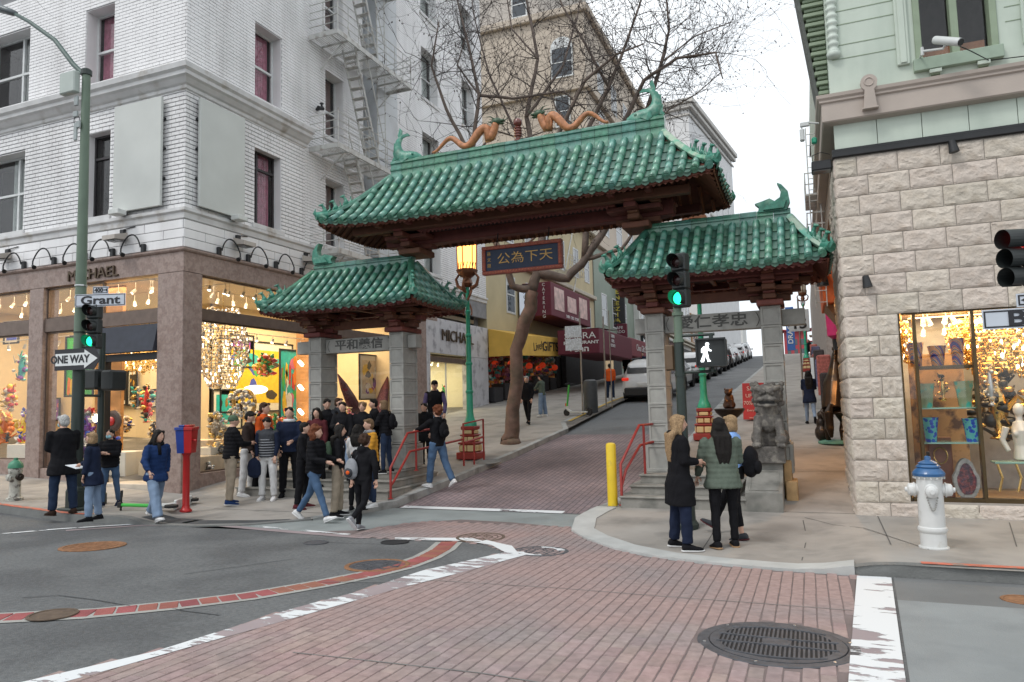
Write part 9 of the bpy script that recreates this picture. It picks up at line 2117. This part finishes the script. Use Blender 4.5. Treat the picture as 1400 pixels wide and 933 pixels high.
def person(label,foot=None,head_px=None,Y=None,z0=None,face=180,H=None,f=sz,fem=False,lean=3,legs=((4,4,3),(-4,4,3)),arms=((6,8,12,5),(6,8,12,5)),look=(0,0),top=('black','jacket'),low=('jeans','reg'),shoe=('black','shoeW'),hair=('brown','short'),extra=(),vox=0.017,group=None,wide=1.0,seat=None,pos=None):
 if pos:x,y=pos
 elif foot:x,y=W(foot[0],foot[1],f)
 else:y=Y;x=float(onY(head_px[0],head_px[1],y)[0])
 if Y is not None and foot:y=Y;x=float(onY(foot[0],foot[1],y)[0])
 if z0 is None:z0=f(x,y)
 if H is None:H=min(1.92,max(1.48,float(onY(head_px[0],head_px[1],y)[2])-z0+0.01))
 s=H/1.77;t=thing('person',label,'person',(x,y,z0),R(face),group);fw=0.92 if fem else 1.0;fw*=wide*1.07
 V3=Vector;Pz=0;J={}
 def ldir(a,ab,sd): return V3((math.sin(R(ab))*sd,math.sin(R(a))*math.cos(R(ab)),-math.cos(R(a))*math.cos(R(ab))))
 low_=[]
 for sd,(h,k,ab) in ((-1,legs[0]),(1,legs[1])):
  hp=V3((sd*0.09*fw,0,0));kn=hp+ldir(h,ab,sd)*0.435;an=kn+ldir(h-k,ab*0.6,sd)*0.415;J[sd]=(hp,kn,an,h-k);low_.append(-an.z)
 hz=0.085+max(low_)
 if seat:hz=seat/s
 for sd in J:hp,kn,an,a=J[sd];J[sd]=tuple((p+V3((0,0,hz)))*s for p in (hp,kn,an))+(a,)
 Pv=V3((0,0,hz))*s;u=V3((0,math.sin(R(lean)),math.cos(R(lean))));fwd=V3((0,math.cos(R(lean)),-math.sin(R(lean))));X_=V3((1,0,0))
 nb=Pv+u*0.555*s;hc=nb+u*0.075*s+V3((0,0.02,0.065))*s
 A={}
 for sd,(fl,ab,el,inw) in ((-1,arms[0]),(1,arms[1])):
  sh=nb-u*0.055*s+X_*sd*0.172*s*fw;d1=(X_*sd*math.sin(R(ab))+(fwd*math.sin(R(fl))-u*math.cos(R(fl)))*math.cos(R(ab))).normalized()
  d2=(-X_*sd*math.sin(R(inw))+(fwd*math.sin(R(fl+el))-u*math.cos(R(fl+el)))*math.cos(R(inw))).normalized();e=sh+d1*0.285*s;w=e+d2*0.245*s;A[sd]=(sh,e,w,d2)
 def rg(h,rx,ry,dy=0): return (Pv+u*h*s+fwd*dy*s,X_*rx*s*fw,fwd*ry*s)
 q=MB();loft(q,[rg(-0.09,0.10,0.09),rg(0,0.15,0.105),rg(0.15,0.125,0.09),rg(0.35,0.15,0.10),rg(0.48,0.155,0.09),rg(0.54,0.08,0.06)],14)
 q.tube([nb-u*0.05*s,nb+u*0.02*s,hc-u*0.03*s],[0.062*s*fw,0.052*s*fw,0.05*s],12)
 for sd in (-1,1):
  hp,kn,an,_=J[sd];q.tube([hp,hp.lerp(kn,0.5),kn,kn.lerp(an,0.35),an,an-V3((0,0,0.05*s))],[0.082*s,0.07*s,0.052*s,0.052*s,0.034*s,0.036*s],10)
  sh,e,w,d2=A[sd];q.tube([sh,sh.lerp(e,0.5),e,e.lerp(w,0.3),w],[0.052*s,0.045*s,0.038*s,0.036*s,0.026*s],10)
 b=remesh_obj(q,'body',[skinA,eyew,eyed,lipm],t,0.022,2)
 q2=MB();HM=head(q2,hc,s*(0.97 if fem else 1.0),look[0],look[1],hair)
 for sd in (-1,1):hand(q2,A[sd][2],A[sd][3],-sd,s)
 def joinpost(o,me,q2=q2):
  bm=bmesh.new();bm.from_mesh(me);vs2=[bm.verts.new(p) for p in q2.v]
  for fc,mi in zip(q2.f,q2.m):
   try:nf=bm.faces.new([vs2[i] for i in fc]);nf.material_index=mi;nf.smooth=True
   except ValueError: pass
  bm.to_mesh(me);bm.free()
  me.materials.clear()
  for m_ in (skinA,eyew,eyed,lipm):me.materials.append(m_)
 POST[b.name]=joinpost
 if low[1]!='none':
  k=dict(slim=(0.092,0.066,0.052),reg=(0.102,0.08,0.07),wide=(0.106,0.094,0.09))[low[1]];q=MB()
  loft(q,[rg(-0.10,0.12,0.10),rg(-0.03,0.155,0.118),rg(0.06,0.15,0.112),rg(0.12,0.135,0.1)],16)
  for sd in (-1,1):
   hp,kn,an,_=J[sd];end=kn.lerp(an,0.97 if 'crop' not in extra else 0.75);q.tube([hp+V3((0,0,0.03*s)),hp.lerp(kn,0.5),kn,kn.lerp(end,0.5),end],[k[0]*s,k[0]*0.93*s,k[1]*s,(k[1]+k[2])/2*s,k[2]*s],12)
  garment(q,'trousers',F_(low[0]),t,vox,fold=0.0045)
 for sd in (-1,1):
  hp,kn,an,a=J[sd];M=Matrix.Translation(an)@Matrix.Rotation(R(max(-50,min(25,a*(1 if a>0 else 1)))),4,'X')@Matrix.Rotation(R(-sd*7),4,'Z')@Matrix.Diagonal((s*fw,s,s,1));q=MB()
  loft(q,[(M@V3((0,y_,zc)),M.to_3x3()@V3((rx,0,0)),M.to_3x3()@V3((0,0,rz_))) for y_,zc,rx,rz_ in ((-0.075,-0.045,0.028,0.03),(-0.06,-0.035,0.038,0.045),(0.0,-0.025,0.042,0.052),(0.05,-0.04,0.045,0.038),(0.12,-0.052,0.047,0.026),(0.17,-0.057,0.038,0.02),(0.195,-0.06,0.018,0.012))],12)
  loft(q,[(M@V3((0,y_,-0.075)),M.to_3x3()@V3((rx,0,0)),M.to_3x3()@V3((0,0,0.011))) for y_,rx in ((-0.085,0.025),(-0.07,0.042),(0.0,0.046),(0.12,0.052),(0.18,0.042),(0.205,0.02))],12,1)
  q.build('shoe',[F_(shoe[0]),F_(shoe[1])],t,smooth=True,world=False,auto=50)
 tc_,ty_=top;hem=dict(jacket=-0.05,shirt=-0.03,puffer=-0.04,coat=-0.24,parka=-0.36,quilt=-0.14,vest=-0.02,hoodie=-0.05)[ty_];fat=dict(jacket=1.1,shirt=1.0,puffer=1.28,coat=1.2,parka=1.22,quilt=1.22,vest=1.2,hoodie=1.15)[ty_];q=MB()
 R_=[rg(hem,0.165*(1.34 if hem<-0.2 else 1.2 if hem<-0.1 else 1.02),(0.155 if hem<-0.1 else 0.125)*fat,0.01)]
 if hem<-0.1:R_.append(rg(-0.08,0.205,0.15*fat,0.01))
 R_+=[rg(0.05,0.152*max(1,fat*0.93),0.108*fat),rg(0.2,0.148*max(1,fat*0.95),0.105*fat,0.005),rg(0.36,0.172,0.118*fat,0.005),rg(0.47,0.175,0.105*fat),rg(0.53,0.12,0.085),rg(0.575,0.068,0.068)]
 loft(q,R_,20)
 for sd in (-1,1):
  sh,e,w,d2=A[sd];q.ell(sh-u*0.012*s,(0.06*s*fat**.5,)*3,10,8)
  if ty_!='vest':r_=0.062*s*fat**.6;q.tube([sh,sh.lerp(e,0.5),e,e.lerp(w,0.5),w-d2*0.01],[r_,r_*0.97,r_*0.9,r_*0.82,r_*0.68],12)
 if ty_ in ('puffer','coat','parka','hoodie','jacket'):q.tube([nb-u*0.03*s-fwd*0.01*s,nb+u*0.035*s-fwd*0.012*s],[0.082*s,0.078*s],12)
 if ty_=='hoodie' or 'hood' in extra:q.ell(nb-fwd*0.095*s-u*0.01*s,(0.10*s,0.06*s,0.075*s),12,8)
 garment(q,dict(vest='vest',coat='coat',parka='parka',shirt='jumper',puffer='puffer_jacket',quilt='quilted_jacket',hoodie='hoodie')[ty_] if ty_!='jacket' else 'jacket',F_(tc_),t,vox,*(dict(puffer=(14,0.014,0.003),quilt=(16,0.007,0.006)).get(ty_,(0,0,0.0045))))
 if ty_=='vest' or 'sleeves' in extra:
  q=MB()
  for sd in (-1,1):sh,e,w,d2=A[sd];q.tube([sh,e,e.lerp(w,0.5),w-d2*0.01],[0.066*s,0.054*s,0.048*s,0.04*s],12)
  q.ell(nb-fwd*0.07*s,(0.10*s,0.07*s,0.06*s),10,8);garment(q,'sleeves',F_([e_ for e_ in extra if e_.startswith('arm_')][0][4:]),t,vox)
 hcname,hs_=hair;q=MB();rr=random.Random(hash(label)%999 if False else len(label)*7+int(abs(x)*10));Hm=HM
 def E_(c,r,n1=14,n2=10):
  q.ell(Hm@V3(c),tuple(v*s for v in r),n1,n2)
 if hs_ in ('cap','beanie'):
  mm=F_('black') if hs_=='cap' else F_('green');E_((0,-0.012,0.045),(0.086,0.105,0.085))
  if hs_=='cap':q.tube([Hm@V3((0,0.07,0.065)),Hm@V3((0,0.165,0.05))],[(0.012*s,0.07*s),(0.006*s,0.05*s)],10)
  else:E_((0,-0.008,0.02),(0.092,0.108,0.03))
  garment(q,'hat',mm,t,0.014,fold=0.001,it=1)
 else:
  E_((0,-0.022,0.04),(0.086,0.10,0.092));E_((0,-0.045,-0.01),(0.082,0.075,0.085))
  if hs_ in ('long','vlong'):
   L_=0.20 if hs_=='long' else 0.36
   for sx in (-1,0,1):
    q.tube([Hm@V3((sx*0.06,-0.05,0.03)),Hm@V3((sx*0.075,-0.055,-0.10)),nb+V3((sx*0.07*s,-0.085*s,0.0))-fwd*0.02,nb-u*L_*s*0.6+V3((sx*0.065*s,-0.105*s,0)),nb-u*L_*s+V3((sx*0.05*s,-0.112*s,0))],[0.04*s,0.055*s,0.06*s,0.05*s,0.02*s],10)
   for sx in (-1,1):q.tube([Hm@V3((sx*0.05,0.05,0.075)),Hm@V3((sx*0.085,0.015,-0.02)),Hm@V3((sx*0.085,0.0,-0.13)),nb+V3((sx*0.11*s,0.03*s,-0.10*s))],[0.03*s,0.028*s,0.03*s,0.012*s],8)
  elif hs_=='bob':
   for sx in (-1,1):E_((sx*0.062,-0.015,-0.045),(0.034,0.07,0.08))
   E_((0,-0.07,-0.06),(0.075,0.045,0.08))
  elif hs_=='curly':
   for i in range(60):a,b_=rr.uniform(0,6.28),rr.uniform(-0.55,1.4);E_((0.10*math.cos(a)*math.cos(b_),-0.035+0.115*math.sin(a)*math.cos(b_)-(0.03 if math.sin(a)>0.3 and b_<0.5 else 0),0.035+0.105*math.sin(b_)),(rr.uniform(.018,.032),)*3,6,5)
  elif hs_=='curlylong':
   for i in range(110):a,b_=rr.uniform(2.6,6.8),rr.uniform(-1.2,1.4);E_((0.12*math.cos(a)*math.cos(b_),-0.03+0.12*math.sin(a)*math.cos(b_),0.0+0.16*math.sin(b_)-0.02),(rr.uniform(.022,.036),)*3,6,5)
  elif hs_=='shaggy':
   for i in range(26):a=rr.uniform(0,6.28);E_((0.085*math.cos(a),-0.02+0.095*math.sin(a),rr.uniform(0.02,0.09)),(0.022,0.026,0.035),7,5)
  for sx in (-1,1):E_((sx*0.045,0.045,0.085),(0.04,0.04,0.03))
  garment(q,'hair',hairm(hcname),t,0.0125,0,0,0.003,1)
 if 'mask' in extra:q=MB();q.ell(HM@V3((0,0.062,-0.045)),(0.058*s,0.05*s,0.048*s),14,10);q.build('face_mask',fab('mask',(0.30,0.55,0.62),bump=0),t,smooth=True,world=False)
 if 'collar' in extra:q=MB();q.tube([nb+V3((0.09*s*math.cos(a),0.075*s*math.sin(a),0.0)) for a in np.linspace(-0.9,4.0,14)],0.032*s,8);q.build('fleece_collar',F_('white'),t,smooth=True,world=False)
 if 'scarf' in extra:q=MB();q.tube([nb+V3((0.085*s*math.cos(a),0.08*s*math.sin(a),0.01*math.sin(3*a))) for a in np.linspace(0,6.1,16)],0.035*s,8);q.tube([nb+V3((0.03,0.09,0))*s,nb+V3((0.04,0.14,-0.2))*s],[0.035*s,0.03*s],8);q.build('scarf',F_('grey' if 'dark' not in extra else 'black'),t,smooth=True,world=False)
 if 'glasses' in extra:
  q=MB()
  for sx in (-1,1):q.tube([HM@V3((sx*0.03+0.02*math.cos(a),0.098,0.006+0.016*math.sin(a))) for a in np.linspace(0,6.28,12)],0.002*s,4)
  q.build('glasses',F_('black'),t,world=False)
 if 'stripes' in extra:
  q=MB()
  for i in range(7):h=0.02+i*0.055;q.tube([Pv+u*h*s+X_*math.cos(a)*0.178*s+fwd*math.sin(a)*0.142*s for a in np.linspace(0.15,3.0,14)],0.012*s,6)
  q.build('pale_stripes',F_('grey'),t,smooth=True,world=False)
 return dict(t=t,nb=nb,u=u,fwd=fwd,Pv=Pv,s=s,A=A,M=PM[t.name])
def bag(p,label,m1_,m2_,name='backpack',size=1.0,off=(0,-0.20,-0.26),extra=None):
 M=p['M'];s=p['s'];c=p['nb']+Vector(off)*s;t=thing(name,label,name.replace('_',' '),tuple(M@c));t.rotation_euler=(0,0,M.to_euler().z);PM[t.name]=Matrix.Translation(M@c)@Matrix.Rotation(M.to_euler().z,4,'Z')
 z=size*s;q=MB();q.ell((0,0,0),(0.155*z,0.10*z,0.22*z),14,10);q.cbox(-0.14*z,0.14*z,-0.075*z,0.075*z,-0.20*z,0.15*z,0.05);garment(q,'bag_body',F_(m1_),t,0.017,fold=0.003)
 q=MB();q.ell((0,-0.09*z,-0.07*z),(0.11*z,0.05*z,0.10*z),12,8);garment(q,'front_pocket',F_(m2_),t,0.016,fold=0.003)
 if name=='backpack' and off[1]<0:
  q=MB()
  for sx in (-1,1):q.tube([(sx*0.07*z,0.05*z,0.19*z),(sx*0.095*z,0.10*z,0.27*z),(sx*0.10*z,0.22*z,0.25*z),(sx*0.11*z,0.30*z,0.10*z),(sx*0.14*z,0.2*z,-0.1*z)],[(0.008*z,0.022*z)]*5,6)
  q.build('strap',F_(m2_ if m2_!='orange' else 'black'),t,smooth=True,world=False)
 if extra:q=MB();q.ell((0.03*z,-0.145*z,-0.06*z),(0.05*z,0.02*z,0.04*z),10,6);q.build('badge',F_(extra),t,smooth=True,world=False)
 return t
UP=(4,4,3)
STAND=((3,4,4),(-3,3,4));WALK=((24,6,2),(-20,22,2));WALK2=((-20,24,2),(22,5,2))
P_=person
P_('grey haired man in a black coat and blue face mask facing left at the kerb',(85,704),(84,567),face=75,top=('black','coat'),low=('dkjeans','reg'),shoe=('shoeB','shoeB'),hair=('grey','short'),arms=((14,4,72,40),(16,6,70,40)),look=(12,-4),extra=('mask',),wide=1.12,legs=STAND)
w2=P_('blonde older woman in a long navy coat holding papers beside the tall pole',(126,712),(127,598),face=120,fem=True,top=('navy','coat'),low=('ltjeans','reg'),shoe=('black','black'),hair=('blond','bob'),arms=((6,6,10,0),(30,18,40,-15)),extra=('scarf','dark','glasses'),legs=STAND,look=(10,0))
q=MB();c=w2['M']@(w2['A'][1][2]+w2['A'][1][3]*0.1);q.cbox(-0.14,0.14,-0.10,0.10,-0.004,0.004,0.001,M=Matrix.Translation(c)@Matrix.Rotation(R(12),4,'Y'));tag(q.build('folded_papers',mat('paper',(0.7,0.74,0.78),0.7,na=0.03)),'white papers held out by the blonde woman in the navy coat','papers')
P_('man in a black puffer and blue mask with folded arms behind the signal post',(150,692),(152,586),face=205,top=('black','puffer'),low=('jeans','slim'),shoe=('navy','shoeW'),hair=('black','short'),arms=((28,10,82,60),(28,10,78,62)),extra=('mask','hood'),legs=((-8,6,2),(10,6,2)))
P_('person with long black hair in a big blue windbreaker striding right past the call box',(212,712),(222,583),face=-100,top=('blue','quilt'),low=('ltjeans','wide'),shoe=('white','shoeW'),hair=('black','vlong'),arms=((-14,14,20,0),(20,24,26,0)),extra=('scarf','dark'),legs=((-16,20,3),(24,6,3)),lean=5,look=(10,-4),wide=1.0)
P_('person in a green beanie and glossy black puffer seen from behind',(315,690),(316,567),face=-32,top=('black','puffer'),low=('khaki','reg'),shoe=('blue','shoeW'),hair=('brown','beanie'),legs=STAND,wide=1.12,arms=((24,8,70,30),(26,8,70,30)))
P_('dark haired youth in a brown jacket and white trousers looking down at his hands',(338,678),(340,562),face=-70,top=('brown','jacket'),low=('white','reg'),shoe=('shoeW','shoeW'),hair=('black','short'),arms=((30,5,75,40),(12,5,15,0)),look=(0,-28),legs=STAND)
P_('youth in a black and orange jacket standing close to the shop window',None,(359,547),Y=12.35,face=-80,top=('orange','jacket'),low=('black','reg'),hair=('brown','short'),shoe=('black','black'),extra=('sleeves','arm_black'),legs=STAND)
k=P_('youth in a navy jacket with pale striped vest looking down, in white trousers',(366,684),(371,570),face=200,top=('greyblk','vest'),low=('white','reg'),shoe=('shoeW','shoeW'),hair=('black','short'),arms=((8,8,10,5),(5,8,8,5)),look=(0,-26),extra=('arm_navy','stripes'),legs=STAND)
t_=bag(k,'navy backpack hanging from the hand of the youth in the striped vest','navy','navy',off=(0.26,0.05,-0.80))
P_('smiling youth in a navy jacket with white fleece collar',(396,680),(398,556),face=210,top=('navy','jacket'),low=('black','reg'),hair=('black','short'),shoe=('black','black'),extra=('collar',),legs=STAND,arms=((16,8,60,30),(10,8,20,10)))
P_('youth all in black turned right beside the youth with the fleece collar',(414,695),(411,577),face=-70,top=('black','jacket'),low=('black','reg'),shoe=('maroon','maroon'),hair=('black','short'),legs=STAND,arms=((8,6,12,4),(12,6,20,4)))
P_('woman with curly auburn hair in a black puffer and blue jeans stepping right',(430,712),(424,577),face=-84,fem=True,top=('black','puffer'),low=('jeans','slim'),shoe=('shoeW','shoeW'),hair=('auburn','curlylong'),arms=((26,6,55,10),(20,6,60,10)),legs=((-22,14,2),(24,4,2)),extra=('hood',))
P_('young woman with long dark hair in a maroon top by the first pillar',None,(434,557),Y=12.4,face=200,fem=True,z0=0.1,top=('maroon','shirt'),low=('black','slim'),hair=('black','vlong'),shoe=('black','black'),legs=STAND)
P_('dark haired man in black directly before the first pillar',None,(447,545),Y=12.7,z0=0.25,face=215,top=('black','jacket'),low=('black','reg'),hair=('black','short'),shoe=('black','black'),legs=STAND,look=(10,-14))
P_('youth in a dark jacket in profile between the first two pillars',None,(461,544),Y=12.9,z0=0.39,face=-95,top=('greyblk','jacket'),low=('black','reg'),hair=('brown','short'),shoe=('black','black'),legs=STAND)
P_('young woman in a black leather jacket and pale jeans on the upper step',None,(469,549),Y=12.35,z0=0.24,face=200,fem=True,top=('black','jacket'),low=('ltjeans','wide'),hair=('black','short'),shoe=('black','black'),legs=STAND,arms=((14,10,20,10),(30,8,80,40)))
k=P_('person in khaki trousers and black jacket with a green rucksack seen from behind',(462,706),(453,580),face=-60,top=('black','jacket'),low=('khaki','reg'),shoe=('black','shoeW'),hair=('black','long'),legs=STAND,fem=True)
bag(k,'olive green rucksack on the back of the person in khaki trousers','green','grey',size=0.95)
P_('woman with long black hair in a fluffy white jumper',None,(488,580),Y=11.0,face=20,fem=True,top=('white','shirt'),low=('black','slim'),hair=('black','long'),shoe=('black','black'),legs=STAND,arms=((20,6,30,0),(20,10,30,0)))
P_('shaggy fair haired youth in a black jacket facing the street from the steps',None,(496,549),Y=12.5,z0=0.3,face=200,top=('black','jacket'),low=('black','reg'),hair=('dblond','shaggy'),shoe=('black','black'),legs=STAND)
P_('woman in a mustard yellow puffer with a checked scarf beside the red handrail',(508,693),(507,572),face=150,fem=True,top=('mustard','puffer'),low=('dkjeans','slim'),shoe=('shoeW','shoeW'),hair=('dblond','short'),arms=((22,8,60,30),(10,10,20,0)),extra=('scarf',),legs=STAND)
P_('dark haired man in black half hidden behind the fair haired youth',None,(513,547),Y=12.9,z0=0.39,face=140,top=('black','jacket'),low=('black','reg'),hair=('black','short'),shoe=('black','black'),legs=STAND)
k=P_('fair short haired woman in a black puffer leaning at the second pillar',None,(527,548),Y=12.55,z0=0.36,face=100,fem=True,top=('black','puffer'),low=('dkjeans','slim'),hair=('dblond','bob'),shoe=('black','shoeW'),legs=STAND,arms=((30,8,60,20),(24,8,60,20)))
bag(k,'black backpack on the woman leaning at the second pillar','black','black',size=0.9)
k=P_('person with short curly brown hair in black walking away across the gutter',(497,725),(499,598),face=-6,fem=True,top=('black','jacket'),low=('black','slim'),shoe=('grey','shoeW'),hair=('brown','curly'),arms=((-4,14,8,0),(-2,16,12,0)),legs=((3,6,1),(-14,42,1)),lean=6,wide=1.18,extra=('hood',))
bag(k,'grey backpack with orange trim on the curly haired walker','grey','greyblk',size=0.92,off=(-0.16,-0.20,-0.36),extra='orange')
P_('man in a black cap and vest over a purple hoodie on the raised pavement',None,(594,514),Y=17.0,face=205,top=('black','vest'),low=('ltjeans','reg'),hair=('black','cap'),shoe=('shoeW','shoeW'),extra=('arm_purple',),arms=((10,14,14,5),(10,14,14,5)),legs=STAND,look=(0,-10))
P_('dark clothed person almost hidden behind the second pillar',None,(581,551),Y=15.2,face=180,top=('black','coat'),low=('black','reg'),hair=('black','short'),shoe=('black','black'),legs=STAND)
k=P_('red haired boy in a black jacket with his arm on the red handrail',(599,666),(605,554),face=70,top=('black','jacket'),low=('jeans','reg'),shoe=('shoeW','shoeW'),hair=('auburn','curly'),arms=((58,10,14,5),(4,6,10,0)),legs=((12,6,3),(-16,14,3)),lean=-2)
bag(k,'black backpack on the red haired boy at the handrail','black','black',size=0.8)
P_('bald man in black walking past the gift shop behind the tree',(722,580),(721,513),face=180,top=('black','jacket'),low=('black','slim'),shoe=('black','black'),hair=('grey','short'),legs=((18,6,2),(-16,16,2)),vox=0.022)
P_('person in a green jacket and pale jeans browsing the souvenir racks',(742,570),(741,514),face=80,top=('olive','jacket'),low=('ltjeans','wide'),shoe=('shoeW','shoeW'),hair=('black','short'),arms=((35,8,40,0),(35,8,50,0)),legs=STAND,vox=0.022)
P_('man in a bright orange jacket seen from behind beside the parked white car',(835,547),(836,497),face=10,top=('orange','puffer'),low=('dkjeans','reg'),shoe=('white','shoeW'),hair=('black','short'),legs=STAND,vox=0.024)
for i,(px,py,c_,l) in enumerate(((864,505,'mustard','distant person in a yellow green top just above the white car'),(871,503,'black','distant dark figure in the middle of the group above the white car'),(879,502,'navy','distant person in navy at the right of the group above the white car'),(857,506,'black','distant dark figure at the left of the group above the white car'))):
 P_(l,None,(px,py),Y=45.0-i*0.6,face=180,H=1.7,top=(c_,'jacket'),low=('black','reg'),hair=('black','short'),shoe=('black','black'),legs=STAND,vox=0.035)
P_('woman with long blond wavy hair in a black parka gesturing on the right corner',(932,742),(923,566),Y=9.45,face=-65,fem=True,top=('black','parka'),low=('navy','reg'),shoe=('black','shoeW'),hair=('blond','vlong'),arms=((6,4,74,44),(2,6,84,30)),legs=((-3,2,3),(3,3,8)),vox=0.014,look=(-8,0),extra=('hood',),wide=1.24,lean=1)
P_('woman with straight black hair in an olive quilted jacket with her back to us',(993,749),(990,570),face=22,fem=True,top=('olive','quilt'),low=('black','slim'),shoe=('black','tan'),hair=('black','vlong'),arms=((12,12,20,-5),(14,8,78,30)),legs=((-3,3,2),(5,4,2)),vox=0.014,wide=1.28,lean=3,look=(-14,0))
k=P_('blonde woman in a light blue top half hidden behind the olive jacket',(1010,736),(1013,566),face=75,fem=True,top=('ltblue','shirt'),low=('black','slim'),shoe=('greyblk','maroon'),hair=('blond','bob'),arms=((20,6,70,20),(14,8,60,0)),legs=((-4,6,4),(30,4,2)),vox=0.015,extra=('crop',),look=(10,0),wide=1.05)
bag(k,'black shoulder bag hanging from the blonde woman in light blue','black','black',name='shoulder_bag',off=(0.06,-0.24,-0.40),size=1.05)
k=P_('woman in a long navy puffer walking away up the right pavement',(1109,580),(1105,508),face=4,fem=True,top=('navy','coat'),low=('ltjeans','slim'),shoe=('black','black'),hair=('black','vlong'),legs=((10,4,1),(-14,30,1)),arms=((20,4,70,30),(20,4,70,30)),vox=0.02)
P_('man in dark clothes and hat sitting on the bench high on the right pavement',None,(1127,487),Y=40.3,pos=(0.75,40.35),face=120,H=1.7,seat=0.50,top=('black','jacket'),low=('black','slim'),shoe=('black','black'),hair=('black','cap'),legs=((80,80,8),(86,60,8)),arms=((30,8,60,20),(60,8,90,20)),vox=0.03)
P_('tiny dark figure standing on the crest of the street',None,(1130,461),Y=70,pos=(2.0-1.6,66),face=160,H=1.75,top=('black','jacket'),low=('black','slim'),shoe=('black','black'),hair=('black','short'),legs=STAND,vox=0.05)
# ======================== FINISH: turn lettering and smoothed bodies into plain meshes
bpy.context.view_layer.update()
dg=bpy.context.evaluated_depsgraph_get()
news=[]
for o in REMESH:
 me=bpy.data.meshes.new_from_object(o.evaluated_get(dg));news.append((o,me))
for o in TEXTS:
 me=bpy.data.meshes.new_from_object(o.evaluated_get(dg));news.append((o,me))
for o,me in news:
 if o.type=='MESH':
  o.modifiers.clear();mt=list(o.data.materials);o.data=me
  me.polygons.foreach_set('use_smooth',[True]*len(me.polygons))
  if not me.materials:
   for m in mt:me.materials.append(m)
  if o.name in POST:POST[o.name](o,me)
 else:
  n=o.name;par=o.parent;mbz=o.matrix_basis.copy();bpy.data.objects.remove(o)
  q=bpy.data.objects.new(n,me);COL.objects.link(q);q.parent=par;q.matrix_basis=mbz
